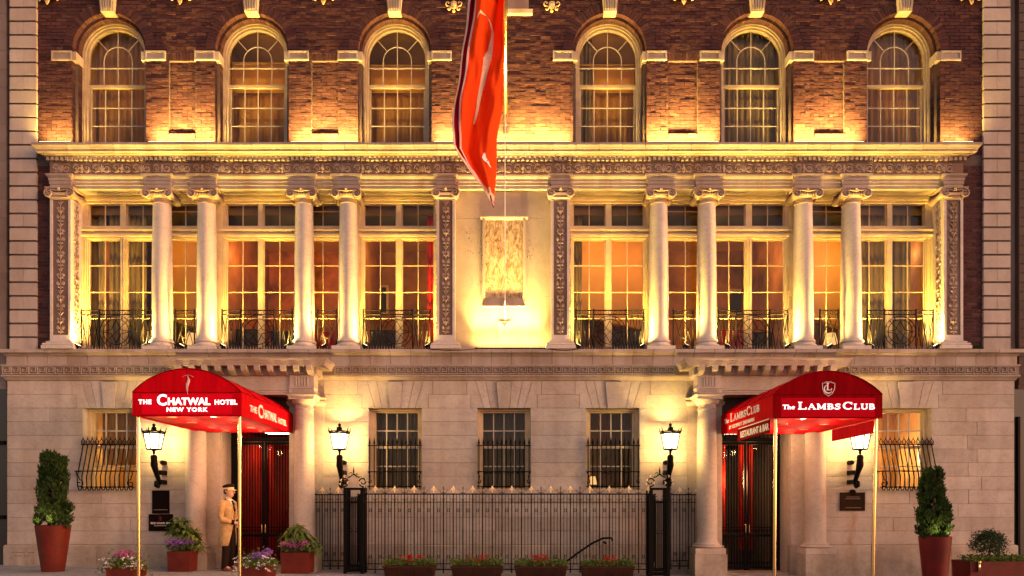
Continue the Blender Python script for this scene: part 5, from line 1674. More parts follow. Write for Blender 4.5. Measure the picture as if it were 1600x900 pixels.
# ================================================================== plaques
q = empty('sign_plate', (PX(251.5), -.03, PZ(802)), 'plain dark sign plate directly above the spa sign', 'sign')
MB().box(PX(238.6), PX(265), -.03, -.002, PZ(802.5), PZ(766.3)).build('plate', M['plaque'], q)
MB().box(PX(241), PX(263), -.032, -.029, PZ(796.8), PZ(796.3)).build('engraved_rule', M['carve'], q)
q = empty('spa_sign', (PX(251.8), -.03, PZ(829.7)), 'dark sign with a small red door and white lettering below the plain plate', 'sign')
MB().box(PX(233.5), PX(270.5), -.035, -.002, PZ(829.7), PZ(803.4)).build('plate', M['plaque'], q)
MB().box(PX(250), PX(253.8), -.039, -.034, PZ(814), PZ(807)).build('red_door_mark', M['planter_red'], q)
v, f = txt('RED DOOR SPA', .055, .0006, 1.1); place_text(q, (v, f), (PX(237), -.037, PZ(818.8)), (1, 0, 0), (0, 0, 1), (0, -1, 0), M['letter_dim'], width=30.5 / 73)
MB().box(PX(242), PX(261), -.037, -.034, PZ(821.8), PZ(821)).build('small_print_line', M['emblem'], q)
q = empty('bronze_plaque', (PX(1331), -.03, PZ(798)), 'brown bronze history plaque with a round crest under the rightmost lantern', 'plaque')
MB().box(PX(1312), PX(1350.5), -.035, -.002, PZ(798), PZ(769.5)).build('plate', M['bronze'] if 'bronze' in M else M['plaque'], q)
MB().prism([(PX(1331.3) + .065 * math.cos(i * PI / 8), PZ(769.5) + .065 * math.sin(i * PI / 8)) for i in range(16)], -.045, -.003).build('crest', M['plaque'], q)
for i, (a, b, py_) in enumerate(((1321, 1342, 776.5), (1320, 1343, 779.3), (1316, 1347, 783), (1316, 1347, 785.5), (1316, 1347, 788), (1316, 1346, 790.5), (1320, 1344, 793.3))):
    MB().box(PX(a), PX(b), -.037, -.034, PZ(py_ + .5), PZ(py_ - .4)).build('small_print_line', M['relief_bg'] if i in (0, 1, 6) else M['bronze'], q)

# ================================================================== loggia railings
YR = .02
RZ0, RZ1 = zz(3.36), PZ(485, YR)
def railing(pxa, pxb, label, group):
    x0, x1 = PX(pxa, YR), PX(pxb, YR); w = x1 - x0
    g = empty('balcony_railing', ((x0 + x1) / 2, YR, ZLEDGE), label, 'railing', group)
    h = RZ1 - RZ0
    wide = w > 1
    for x in ((x0, x0 + w * .26, x0 + w * .74, x1) if wide else (x0, x1)):
        MB().tube([(x, YR, ZLEDGE + .002), (x, YR, RZ1 + .03)], .017, 5).build('post', M['iron'], g)
    for z in (RZ1, RZ1 - .09, RZ0): MB().tube([(x0, YR, z), (x1, YR, z)], .013, 5).build('rail', M['iron'], g)
    # ring frieze between the upper rails
    b = MB(); n = max(3, round(w / .11))
    for i in range(n):
        cx = x0 + w * (i + .5) / n
        b.tube([(cx + .035 * math.cos(q * PI / 4), YR, RZ1 - .045 + .035 * math.sin(q * PI / 4)) for q in range(8)], .005, 4, closed=True)
    b.build('ring_frieze', M['iron'], g)
    zt, zb = RZ1 - .10, RZ0 + .01; zm = (zt + zb) / 2
    def cross(xa, xb):
        c = (xa + xb) / 2; q = MB()
        for s in (-1, 1):
            a = (xb - xa) / 2
            q.tube([(c - s * a, YR, zb), (c - s * a * .35, YR, zb + (zm - zb) * .7), (c, YR + s * .004, zm), (c + s * a * .35, YR, zt - (zt - zm) * .7), (c + s * a, YR, zt)], .0085, 4)
        q.ball((c, YR, zm), .018, 6, 4)
        q.build('crossed_bars', M['iron'], g)
    if wide:
        a = .26
        for q in range(3): cross(x0 + w * a * q / 3 + .01, x0 + w * a * (q + 1) / 3 - .01); cross(x1 - w * a * q / 3 - .01, x1 - w * a * (q + 1) / 3 + .01)
        c = (x0 + x1) / 2; R = min(w * .235, (zt - zb) / 2)
        m = MB()
        for r in (R, R * .78): m.tube([(c + r * math.cos(q * PI / 12), YR, zm + r * math.sin(q * PI / 12)) for q in range(24)], .009, 4, closed=True)
        for q in range(16):
            t = q * PI / 8
            m.tube([(c + (R * .89 + .022 * math.cos(u)) * math.cos(t), YR, zm + (R * .89 + .022 * math.cos(u)) * math.sin(t) + .022 * math.sin(u)) for u in (0, 1.26, 2.5, 3.8, 5)], .005, 4, closed=True)
        for s in (-1, 1):
            m.tube([(c - R * .75, YR, zm + s * .01), (c - R * .3, YR, zm + s * R * .12), (c, YR, zm + s * R * .7)], .009, 4)
            m.tube([(c + R * .75, YR, zm + s * .01), (c + R * .3, YR, zm + s * R * .12), (c, YR, zm + s * R * .7)], .009, 4)
            m.tube([(c - s * R * .55, YR, zm - R * .55), (c + s * R * .55, YR, zm + R * .55)], .006, 4)
        m.build('round_medallion', M['iron'], g)
    else:
        cross(x0 + .015, (x0 + x1) / 2); cross((x0 + x1) / 2, x1 - .015)
        q = MB()
        q.tube([((x0 + x1) / 2 + .11 * math.cos(u * PI / 8), YR, zm + .14 * math.sin(u * PI / 8)) for u in range(16)], .006, 4, closed=True)
        q.build('round_medallion', M['iron'], g)
    # bird spikes at the foot
    b = MB(); x = x0
    while x < x1:
        b.tube([(x, -.06, ZLEDGE + .001), (x, -.07, ZLEDGE + .075)], [.007, .003], 4); x += .058
    tag(b.build('bird_spikes', M['carve'], g), kind='stuff')
G1, G2 = 'wide railings between the columns', 'narrow railings inside the column pairs'
railing(127, 236, 'wide railing at the far left end of the loggia', G1)
railing(274, 304, 'narrow railing inside the leftmost pair of columns', G2)
railing(347, 457, 'wide railing between the first two column pairs from the left', G1)
railing(496, 526, 'narrow railing inside the column pair nearest the flag on its left', G2)
railing(568, 672, 'wide railing just left of the carved pilaster beside the flag rope', G1)
railing(900, 1006, 'wide railing just right of the centre stone tablet', G1)
railing(1052, 1083, 'narrow railing inside the first column pair right of the tablet', G2)
railing(1122, 1231, 'wide railing between the two right hand column pairs', G1)
railing(1281, 1310, 'narrow railing inside the rightmost pair of columns', G2)
railing(1355, 1458, 'wide railing at the far right end of the loggia', G1)

# ================================================================== iron fence
FY = -1.0
fsz = sc(FY)
FX = lambda px: (px - 790) / fsz
ZTOP, ZMID = zz(18 / fsz), zz((790 - 784.5) / fsz)
ZLOW, ZBOT = zz((790 - 881) / fsz), zz((790 - 889.5) / fsz)
def fence_run(parent, xa, xb, y, n=None, zdrop=0.0, depthwise=False):
    """bars, arches, rings and finials from xa to xb (or along y when depthwise)"""
    L = xb - xa
    n = n or max(1, round(L / .1926)); p = L / n
    def T(x): return (x, y) if not depthwise else (y, x)
    def pt(x, dy, z): return (x, y + dy, z) if not depthwise else (y + dy, x, z)
    for z, r in ((ZTOP, .018), (ZMID, .012), (ZLOW, .012), (ZBOT, .016)):
        MB().tube([pt(xa, 0, z), pt(xb, 0, z)], r, 4).build('rail', M['iron'], parent)
    rot = (0, 0, PI / 2) if depthwise else None
    for i in range(n + 1):
        x = xa + i * p
        put('bar', FM['main'], parent, pt(x, 0, 0))
        if i % 2: put('finial', FM['spear'], parent, pt(x, 0, 0), rot=rot)
        else: put('finial', FM['bud'], parent, pt(x, 0, 0), rot=rot)
    for i in range(n):
        x = xa + (i + .5) * p
        for s in (-1, 1): put('bar', FM['thin'], parent, pt(x + s * .032, 0, 0))
        put('ring', FM['ring'], parent, pt(x, 0, ZMID - .165), rot=rot)
        put('ring', FM['ring'], parent, pt(x, 0, ZLOW + .145), rot=rot)
        put('arch', FM['arch'], parent, pt(x, 0, 0), rot=rot)
FM = {}
FM['main'] = MB().tube([(0, 0, ZBOT - .05), (0, 0, ZTOP + .02)], .0115, 5).ball((0, 0, ZBOT - .055), .02, 6, 4).mesh('bar', M['iron'])
FM['thin'] = MB().tube([(0, 0, ZLOW), (0, 0, ZTOP)], .0078, 4).mesh('bar', M['iron'])
FM['ring'] = MB().tube([(.024 * math.cos(q * PI / 6), 0, .03 * math.sin(q * PI / 6)) for q in range(12)], .008, 4, closed=True).mesh('ring', M['iron'])
b = MB()
for s in (-1, 1): b.tube([(s * .032, 0, ZMID + .0), (s * .034, 0, ZMID + .04), (s * .06, 0, ZMID + .072), (s * .082, 0, ZMID + .05), (s * .078, 0, ZMID + .03)], .006, 4)
for s in (-1, 1): b.tube([(s * .032, 0, ZLOW), (s * .034, 0, ZLOW - .045), (s * .06, 0, ZLOW - .075), (s * .08, 0, ZLOW - .05)], .006, 4)
FM['arch'] = b.mesh('arch', M['iron'])
b = MB().tube([(0, 0, ZTOP), (0, 0, ZTOP + .10), (0, 0, ZTOP + .145)], [.009, .009, .001], 5)
b.tube([(0, 0, ZTOP + .06), (0, 0, ZTOP + .11), (0, 0, ZTOP + .175)], [.004, .032, .001], 6, flat=.4)
for s in (-1, 1): b.tube([(0, 0, ZTOP + .055), (s * .035, 0, ZTOP + .105), (s * .068, 0, ZTOP + .06)], [.010, .017, .004], 5)
FM['spear'] = b.mesh('finial', M['gilt'])
b = MB().tube([(0, 0, ZTOP), (0, 0, ZTOP + .17)], [.009, .002], 5)
for s in (-1, 1):
    b.tube([(0, 0, ZTOP + .04), (s * .03, 0, ZTOP + .02), (s * .055, 0, ZTOP + .03), (s * .08, 0, ZTOP + .09)], [.008, .009, .007, .003], 4)
    b.tube([(0, 0, ZTOP + .10), (s * .014, 0, ZTOP + .12), (0, 0, ZTOP + .145)], .006, 4)
FM['bud'] = b.mesh('finial', M['railiron'])
fence = empty('iron_fence', (0, FY, ground(0)), 'long black iron fence with gilded spear finials before the three middle windows', 'fence')
fence_run(fence, FX(571), FX(1013), FY, n=29)
for (a, b_, yy, lab) in ((491, 541, -.16, 'left'), (1048, 1090, -.16, 'right')):
    s_ = sc(yy)
    f = empty('fence_return', ((a + b_ - 1580) / 2 / s_, yy, ground(-3)), 'short iron fence section between the ' + ('left fence pier and the hotel portal' if lab == 'left' else 'right fence pier and the club portal'), 'fence', 'short fence sections at the portals')
    fence_run(f, (a - 790) / s_, (b_ - 790) / s_, yy, n=4 if lab == 'left' else 3)
def pier(px0, px1, label, mirror):
    x0, x1 = FX(px0), FX(px1); y0, y1 = FY - .02, FY + (x1 - x0) - .02
    c = (x0 + x1) / 2
    g = empty('fence_pier', (c, FY, ground(c)), label, 'fence pier', 'openwork iron piers of the fence')
    zb = ground(c); zt = zz((790 - 762) / fsz)
    for x in (x0 + .03, x1 - .03):
        for y in (y0 + .03, y1 - .03):
            MB().box(x - .032, x + .032, y - .032, y + .032, zb, zt).build('post', M['iron'], g)
    for z in (zt - .02, ZMID, zb + .14, zb + .06):
        for (ax, ay, bx, by) in ((x0, y0, x1, y0), (x0, y1, x1, y1), (x0, y0, x0, y1), (x1, y0, x1, y1)):
            d = .025
            MB().box(min(ax, bx) + (d if ax == bx else .06) - (.05 if ax == bx and ax == x1 else 0), max(ax, bx) - (.06 if ax != bx else 0) + (.05 if ax == bx and ax == x0 else -.0 if ax != bx else 0),
                     min(ay, by) + (.06 if ay != by else d - (.05 if ay == y1 else 0)), max(ay, by) + (-.06 if ay != by else (.05 if ay == y0 else 0)), z - .02, z + .02).build('rail', M['iron'], g)
    n = 6
    for k in range(n):
        t = (k + .5) / n
        for y in (y0 + .03, y1 - .03): put('bar', PBAR, g, (x0 + .06 + (x1 - x0 - .12) * t, y, zb + .1))
        for x in (x0 + .03, x1 - .03): put('bar', PBAR, g, (x, y0 + .06 + (y1 - y0 - .12) * t, zb + .1))
    sc_ = MB()
    for s in (-1, 1):
        sc_.tube(spiral(c + s * .05, zt - .22, .05, .012, PI / 2, PI / 2 - s * 5, 10, y0 + .02), .009, 4)
        sc_.tube(spiral(c + s * .05, (zt + zb) / 2, .045, .012, PI / 2, PI / 2 - s * 5, 10, y0 + .02), .009, 4)
        sc_.tube(spiral(c + s * .06, zb + .1, .04, .012, PI / 2, PI / 2 - s * 5, 10, y0 - .01), .009, 4)
    sc_.build('scroll', M['iron'], g)
    # crest: two leaf scrolls meeting at a spike
    cr = MB()
    for s in (-1, 1):
        cr.tube(spiral(c + s * .185, zt + .115, .095, .03, -PI / 2, -PI / 2 - s * 2 * PI * 1.25, 16, y0 + .03), [.014] * 12 + [.010] * 5, 5)
        cr.tube([(c + s * .19, y0 + .03, zt), (c + s * .19, y0 + .03, zt + .03)], .016, 5)
        cr.tube([(c + s * .12, y0 + .03, zt + .20), (c + s * .07, y0 + .03, zt + .22), (c, y0 + .03, zt + .27)], .011, 5)
        cr.tube(spiral(c + s * .05, zt + .28, .035, .01, PI, PI + s * 4.5, 8, y0 + .03), .009, 4)
    cr.tube([(c, y0 + .03, zt + .25), (c, y0 + .03, zt + .33), (c, y0 + .03, zt + .43)], [.010, .016, .002], 5)
    cr.build('crest', M['iron'], g)
    gl = MB()
    for s in (-1, 1):
        for q, (dx, dz, l) in enumerate(((.10, .06, .07), (.235, .12, .06), (.17, .2, .06), (.255, .05, .05))):
            gl.tube([(c + s * dx, y0 + .02, zt + dz), (c + s * (dx + .025), y0 + .01, zt + dz + l * .5), (c + s * (dx - .005), y0 + .015, zt + dz + l)], [.004, .02, .003], 5, flat=.5)
    gl.build('gilt_leaf', M['gilt'], g)
    # side panel running back to the wall
    for z in (ZTOP, ZMID, ZLOW, ZBOT): MB().tube([(c, y1, z), (c, -.06, z)], .012, 4).build('side_rail', M['iron'], g)
    k = 0; y = y1 + .08
    while y < -.08:
        put('side_bar', FM['main'] if k % 3 == 0 else FM['thin'], g, (c, y, 0)); y += .07; k += 1
PBAR = MB().tube([(0, 0, 0), (0, 0, 1.45)], .011, 4).mesh('bar', M['iron'])
pier(537, 568, 'openwork iron pier with scroll crest at the left end of the fence', 1)
pier(1015, 1046.5, 'openwork iron pier with scroll crest at the right end of the fence', -1)
# basement stair handrail behind the fence
hy = -.45; hs = sc(hy); hp = lambda a, b: ((a - 790) / hs, hy, zz((790 - b) / hs))
o = MB().tube([hp(872, 888), hp(900, 866), hp(925, 849), hp(942, 841), hp(955, 840.5), hp(957, 843), hp(956, 846)], .022, 8).build('handrail', M['iron'], None, smooth=True)
tag(o, 'dark sloping handrail of a basement stair behind the fence', 'handrail')
hb = MB().box(hp(945, 0)[0], hp(948, 0)[0], hy, -.06, zz((790 - 850) / hs), zz((790 - 847) / hs)); hb.build('wall_bracket', M['iron'], o)

# ================================================================== flowers, shrubs, planters
def leaves(b, pts, size, rng, up=0.3, long=1.0):
    for (x, y, z) in pts:
        a = rng.uniform(0, 2 * PI); e = rng.uniform(-.5, 1.2) * (1 - up) + up * 1.2
        d = Vector((math.cos(a) * math.cos(e), math.sin(a) * math.cos(e), math.sin(e)))
        w = d.cross(Vector((rng.uniform(-1, 1), rng.uniform(-1, 1), rng.uniform(-1, 1)))); w.normalize()
        s = size * rng.uniform(.6, 1.3); n = len(b.v); p = Vector((x, y, z))
        b.v += [tuple(p), tuple(p + d * s * .5 * long + w * s * .28), tuple(p + d * s * long), tuple(p + d * s * .5 * long - w * s * .28)]
        b.f.append((n, n + 1, n + 2, n + 3))
def topiary(px, y, pyt, pyb, wpx, lean, label, seed, lightpx):
    rng = random.Random(seed); s_ = sc(y); cx = (px - 790) / s_
    zt, zb = zz((790 - pyt) / s_), zz((790 - pyb) / s_)
    h = zt - zb
    t = empty('evergreen_shrub', (cx, y, zb - .05), label, 'shrub', 'clipped evergreen shrubs in tall pots')
    MB().tube([(cx, y, zb - .06), (cx + lean * .3, y, zb + h * .5), (cx + lean * .5, y, zb + h * .8)], [.04, .03, .01], 8).build('trunk', M['bark'], t)
    br = MB()
    for k in range(26):
        a = rng.uniform(0, 2 * PI); u = rng.uniform(.1, .85)
        z = zb + h * u; r = (wpx / s_ / 2) * (1 - .35 * u) * .8
        br.tube([(cx + lean * u * .5, y, z), (cx + lean * u * .5 + r * math.cos(a), y + r * math.sin(a), z + .12)], [.012, .004], 4)
    tag(br.build('branches', M['bark'], t), kind='stuff')
    b = MB(); R0 = wpx / s_ / 2 * .84; n = 0
    clumps = []
    for k in range(150):
        u = rng.random() ** 1.15 - .03; a = rng.uniform(0, 2 * PI)
        R = R0 * (1.0 - .42 * u) * (1 - max(0, u - .88) * 5.0)
        rr = R * rng.uniform(.55, 1.0)
        clumps.append((cx + lean * u + rr * math.cos(a), y + rr * math.sin(a) * .95, zb + h * u * .98, R0 * rng.uniform(.14, .26)))
    for (x, yy, z, r) in clumps:
        pts = []
        for q in range(85):
            v = Vector((rng.gauss(0, 1), rng.gauss(0, 1), rng.gauss(0, 1))); v.normalize(); v *= r * rng.uniform(.5, 1.08)
            pts.append((x + v.x, yy + v.y, z + v.z * 1.3))
        leaves(b, pts, .045, rng, .75, 1.7)
    tag(b.build('crown', M['leaf_dark'], t), kind='stuff')
    u = empty('plant_uplight', (cx + .02, y - .18, zb - .03), 'small warm uplight at the foot of the ' + ('left' if px < 800 else 'right') + ' tall shrub', 'light')
    MB().lathe([(.03, zb - .04), (.035, zb + .03), (.0, zb + .031)], cx + .02, y - R0 * .55, 10).build('housing', M['fixture'], u)
    for dx in (-.16, .13):
        spot('shrub_uplight', (cx + dx, y - R0 * 1.25, zb + .0), (cx + dx * .5, y, zb + .35), 7, (1, .72, .25), 80, .9, .02)
def tall_pot(px, y, pyt, wt, wb, mat, label):
    s_ = sc(y); cx = (px - 790) / s_; zg = ground(cx); zt = zz((790 - pyt) / s_)
    rt, rb = wt / s_ / 2, wb / s_ / 2
    p = empty('tall_planter', (cx, y, zg), label, 'planter', 'tall tapered planters')
    b = MB().lathe([(rb, zg + .003), (rb + .004, zg + .03), (rt - .004, zt - .03), (rt, zt - .005), (rt - .005, zt), (rt - .02, zt), (rt - .03, zt - .05)], cx, y, 40)
    b.build('pot', mat, p, smooth=True, angle=40)
    MB().lathe([(rt - .03, zt - .055), (.0, zt - .05)], cx, y, 20).build('soil', M['soil'], p)
tall_pot(83, -1.25, 820.5, 50.5, 32, M['terra'], 'tall rust red tapered planter left of the barred window')
topiary(84, -1.25, 704, 817, 62, -.02, 'columnar evergreen shrub in the rust red tall planter at the left', 3, 0)
tall_pot(1461, -1.55, 838, 47, 33, M['planter_red'], 'tall dark red tapered planter under the glowing window at the right')
topiary(1460, -1.55, 732, 836, 60, -.02, 'columnar evergreen shrub in the dark red tall planter at the right', 5, 0)

def flower_ball(b, c, r, n, rng, size):
    pts = []
    for i in range(n):
        v = Vector((rng.gauss(0, 1), rng.gauss(0, 1), rng.gauss(0, 1))); v.normalize()
        if v.z < -.3: v.z *= -1
        pts.append((c[0] + v.x * r, c[1] + v.y * r, c[2] + v.z * r * .75))
    leaves(b, pts, size, rng, .1)
def box_planter(px0, px1, y, pyt, label, mat='terra', depth=None, pyb=None, group='square rust red planters', cat='planter'):
    s_ = sc(y); x0, x1 = (px0 - 790) / s_, (px1 - 790) / s_; cx = (x0 + x1) / 2
    d = depth or (x1 - x0); zg = ground(cx); zt = zz((790 - pyt) / s_)
    p = empty('square_planter', (cx, y, zg), label, cat, group)
    t = .02; b = MB()
    b.quadbox([(x0 + .01, y, zg + .003), (x1 - .01, y, zg + .003), (x1 - .01, y + d, zg + .003), (x0 + .01, y + d, zg + .003), (x0, y, zt), (x1, y, zt), (x1, y + d, zt), (x0, y + d, zt)])
    b.build('box', M[mat], p)
    q = MB()
    q.box(x0 - .006, x1 + .006, y - .008, y + t, zt - .015, zt + .03); q.box(x0 - .006, x1 + .006, y + d - t, y + d + .008, zt - .015, zt + .03)
    q.box(x0 - .006, x0 + t, y + t, y + d - t, zt - .0151, zt + .0299); q.box(x1 - t, x1 + .006, y + t, y + d - t, zt - .0151, zt + .0299)
    q.build('rim', M[mat], p)
    MB().box(x0 + t, x1 - t, y + t, y + d - t, zt, zt + .015).build('soil', M['soil'], p)
    return cx, x0, x1, y, d, zt
def flowering(cx, x0, x1, y, d, zt, label, kind, seed, hh=.45, cat='flowers'):
    rng = random.Random(seed)
    r = empty('flowering_plant', (cx, y + d / 2, zt), label, cat, 'flowering plants in the planters')
    st = MB(); lf = MB(); fl = MB(); f2 = MB()
    W = (x1 - x0)
    for k in range(26):
        a = rng.uniform(0, 2 * PI); rr = rng.uniform(.2, .62) * W
        st.tube([(cx + .3 * rr * math.cos(a), y + d / 2 + .3 * rr * math.sin(a), zt), (cx + rr * math.cos(a) * .9, y + d / 2 + rr * .9 * math.sin(a), zt + hh * rng.uniform(.3, .7))], [.008, .004], 4)
    if kind in ('leafy', 'leafy2'):
        # tall leafy rosettes above mounds of purple flower heads
        base = [(rng.uniform(-.5, .5) * W, rng.uniform(-.4, .4) * d, rng.uniform(.05, .2)) for _ in range(900)]
        leaves(lf, [(cx + a, y + d / 2 + b_, zt + c_) for a, b_, c_ in base], .06, rng, .3)
        for (dx, dz, n, R) in (((-.12, .56, 60, .36), (-.35, .42, 50, .32), (.05, .40, 60, .34), (.44, .36, 60, .32), (.60, .14, 44, .26), (-.50, .10, 36, .24)) if kind == 'leafy' else ((-.25, .36, 60, .32), (.02, .46, 60, .32), (.15, .34, 60, .32), (.48, .24, 50, .30), (.70, .12, 36, .24), (-.5, .18, 36, .22))):
            px_, pz_ = cx + dx * W, zt + dz
            st.tube([(cx + dx * W * .3, y + d / 2, zt), (px_, y + d * .4, pz_)], [.012, .006], 5)
            for i in range(n):
                a = rng.uniform(0, 2 * PI); e = rng.uniform(-.3, .7); L = R * rng.uniform(.5, 1)
                dv = Vector((math.cos(a) * math.cos(e), math.sin(a) * math.cos(e), math.sin(e)))
                wv = dv.cross(Vector((0, 0, 1))); wv.normalize(); p = Vector((px_, y + d * .4, pz_)) + Vector((0, 0, rng.uniform(-.1, .06)))
                n0 = len(lf.v)
                mid = p + dv * L * .55 + Vector((0, 0, .02)); tip = p + dv * L - Vector((0, 0, L * .28))
                lf.v += [tuple(p), tuple(mid + wv * L * .13), tuple(tip), tuple(mid - wv * L * .13)]; lf.f.append((n0, n0 + 1, n0 + 2, n0 + 3))
        for k in range(8):
            q = -.40 + .80 * (k + .5) / 8
            c = (cx + q * W + rng.uniform(-.03, .03), y + rng.uniform(-.0, .12), zt + rng.uniform(.10, .22))
            flower_ball(fl, c, .085, 90, rng, .035)
        petal = 'purple' if kind == 'leafy' else 'magenta'
    else:
        base = [(rng.gauss(0, .33) * W, rng.gauss(0, .28) * d, abs(rng.gauss(.03, .1))) for _ in range(1500)]
        leaves(lf, [(cx + a, y + d / 2 + b_ - .04, zt + c_ - max(0, abs(a) - W * .45) * .6) for a, b_, c_ in base], .05, rng, .35)
        for k in range(8):
            c = (cx + rng.uniform(-.18, .30) * W, y + d / 2 + rng.uniform(-.3, .1) * d, zt + rng.uniform(.14, .26))
            flower_ball(fl, c, .09, 100, rng, .035)
        for k in range(46):
            a = rng.choice((-1, 1)) * rng.uniform(.15, .72) * W
            c = (cx + a, y + rng.uniform(-.1, d * .4), zt + rng.uniform(-.06, .20))
            flower_ball(f2, c, .018, 9, rng, .034)
        petal = 'magenta' if kind == 'white_left' else 'purple'
    tag(st.build('stems', M['bark'], r), kind='stuff')
    tag(lf.build('foliage', M['leaf_mid'], r), kind='stuff')
    tag(fl.build('blossoms', M[petal], r), kind='stuff')
    if f2.v: tag(f2.build('small_blossoms', M['white_petal'], r), kind='stuff')
g = box_planter(165, 207, -2.45, 889, 'low rust red planter standing left of the front canopy pole', depth=.55)
flowering(*g, 'white and magenta flowers spilling from the planter in front of the left canopy pole', 'white_left', 11, .3)
g = box_planter(261, 297, -1.05, 864, 'square rust red planter under the spa sign, left of the doorman', depth=.55)
flowering(*g, 'leafy green plant with violet flower heads under the spa sign', 'leafy', 12)
g = box_planter(376, 417, -2.55, 888, 'low rust red planter in front of the hotel gate', depth=.55)
flowering(*g, 'violet flower mound edged with white blossoms before the hotel gate', 'white_right', 13, .3)
g = box_planter(438, 482, -1.15, 866, 'square rust red planter by the right column of the hotel portal', depth=.5)
flowering(*g, 'leafy plant with pink flower heads at the right column of the hotel portal', 'leafy2', 14)
# long planter with a round shrub at the far right
g = box_planter(1516, 1640, -1.5, 880, 'long red planter cut by the right edge of the photo', 'planter_red', .6, group=None)
cx, x0, x1, y, d, zt = g
rng = random.Random(21)
s = empty('round_shrub', (x0 + .6, y + .3, zt), 'loose round dark shrub in the long red planter at the right edge', 'shrub')
MB().tube([(x0 + .55, y + .3, zt), (x0 + .58, y + .3, zt + .25), (x0 + .62, y + .3, zt + .45)], [.025, .02, .008], 6).build('trunk', M['bark'], s)
b = MB()
for k in range(60):
    a = rng.uniform(0, 2 * PI); e = rng.uniform(-.6, 1.5); R = .26
    c = Vector((x0 + .56 + R * math.cos(a) * math.cos(e), y + .3 + R * math.sin(a) * math.cos(e), zt + .30 + R * .95 * math.sin(e)))
    if k % 6 == 0: c += Vector((-.08, 0, .02))
    leaves(b, [tuple(c + Vector((rng.gauss(0, .045), rng.gauss(0, .045), rng.gauss(0, .045)))) for _ in range(70)], .035, rng, .3)
tag(b.build('crown', M['leaf_blue'], s), kind='stuff')
b = MB(); leaves(b, [(rng.uniform(x0 + .1, x1 - .2), rng.uniform(y, y + d), zt + rng.uniform(0, .12)) for _ in range(1300)], .05, rng, .3)
tag(b.build('low_bedding', M['leaf_mid']), 'low green bedding around the shrub in the long red planter', 'bedding plants', kind='stuff')
tb_ = MB().box(x0 + .13, x0 + .17, y - .05, y - .01, zt - .17, zt + .02).ball((x0 + .15, y - .04, zt + .02), .035, 8, 5)
tag(tb_.build('hose_tap', M['brass'], None, smooth=True), 'small metal tap on the left end of the long red planter', 'tap')
# flower troughs in front of the fence
for i, (a, b_, lab) in enumerate(((599, 680, 'leftmost of the four brown flower troughs along the fence'), (705, 785, 'second brown flower trough from the left along the fence'),
                                  (804, 886, 'third brown flower trough from the left along the fence'), (909, 991, 'rightmost of the four brown flower troughs along the fence'))):
    y = -1.45; s_ = sc(y); x0, x1 = (a - 790) / s_, (b_ - 790) / s_; cx = (x0 + x1) / 2; zg = ground(cx) + .0; zt = zz((790 - (884.5 + i * .3)) / s_)
    p = empty('flower_trough', (cx, y, zg), lab, 'planter', 'brown flower troughs along the fence')
    q = MB().quadbox([(x0 + .03, y, zg + .003), (x1 - .03, y, zg + .003), (x1 - .03, y + .25, zg + .003), (x0 + .03, y + .25, zg + .003), (x0, y - .02, zt), (x1, y - .02, zt), (x1, y + .27, zt), (x0, y + .27, zt)])
    n = 22
    for k in range(n): xx_ = x0 + .05 + (x1 - x0 - .1) * k / (n - 1); q.box(xx_ - .01, xx_ + .01, y - .026, y + .0, zg + .03, zt - .02)
    q.box(x0 - .012, x1 + .012, y - .035, y - .021, zt - .03, zt + .008)
    q.build('box', M['troughbrown'], p)
    rng = random.Random(40 + i)
    r = empty('trough_plant', (cx, y, zt), ('red flowers and green leaves in the ' + lab.replace('of the four brown flower troughs along the fence', 'trough by the fence').replace('brown flower trough from the left along the fence', 'trough from the left by the fence')), 'flowers', 'red flowers in the fence troughs')
    lf = MB(); fl = MB(); W = x1 - x0
    pts = [(cx + rng.uniform(-.5, .5) * W, y + .12 + rng.gauss(0, .07), zt + abs(rng.gauss(0, .055))) for _ in range(1100)]
    leaves(lf, pts, .045, rng, .5, 1.3)
    for k in range(24):
        c = (cx + rng.gauss(.02, .12) * W, y + .1 + rng.gauss(0, .04), zt + rng.uniform(.05, .2))
        lf.tube([(c[0], c[1], zt), c], .003, 3)
        flower_ball(fl, c, .02, 14, rng, .032)
    tag(lf.build('foliage', M['leaf_mid'], r), kind='stuff'); tag(fl.build('blossoms', M['red_petal'], r), kind='stuff')
# weeds on the ledge at the right end
b = MB(); rng = random.Random(5)
leaves(b, [(PX(rng.uniform(1517, 1533), .0), rng.uniform(-.02, .12), zz(3.33) + abs(rng.gauss(0, .035))) for _ in range(260)], .05, rng, .5)
tag(b.build('weeds', M['leaf_dark']), 'small green weeds growing on the ledge at its right end', 'weeds', kind='stuff')

# ================================================================== flagpole, flag, rope
fp = empty('flagpole', (0, YB, zz(8.5)), 'slanting gilt flagpole fixed to the brick wall in the middle of the front', 'flagpole')
def fpt(px, py, y): s_ = sc(y); return ((px - 790) / s_, y, zz((790 - py) / s_))
base = Vector((0, -.05, zz(8.36))); tip = Vector((-.02, -3.6, zz(12.8)))
MB().tube([base, base.lerp(tip, .5), tip], [.05, .045, .035], 12).build('pole', M['brass'], fp, smooth=True)
b = MB().quadbox([(-.11, -.13, zz(8.50)), (.11, -.13, zz(8.50)), (.05, YB + .0, zz(8.50)), (-.05, YB + .0, zz(8.50)), (-.06, -.12, zz(8.53)), (.06, -.12, zz(8.53)), (.03, YB, zz(8.53)), (-.03, YB, zz(8.53))])
b.tube([(0, -.08, zz(8.52)), (0, -.02, zz(8.30)), (0, YB, zz(8.05))], [.075, .04, .01], 6)
b.box(-.05, .05, YB - .06, YB + .02, zz(8.0), zz(8.6))
b.build('wall_bracket', M['brass'], fp)
rp = MB().tube([(-.01, -.62, zz(9.0)), (-.012, -.58, zz(6.5)), (-.012, -.45, zz(4.25)), (-.012, -.10, zz(4.1)), (.0, .05, zz(4.0))], .008, 5)
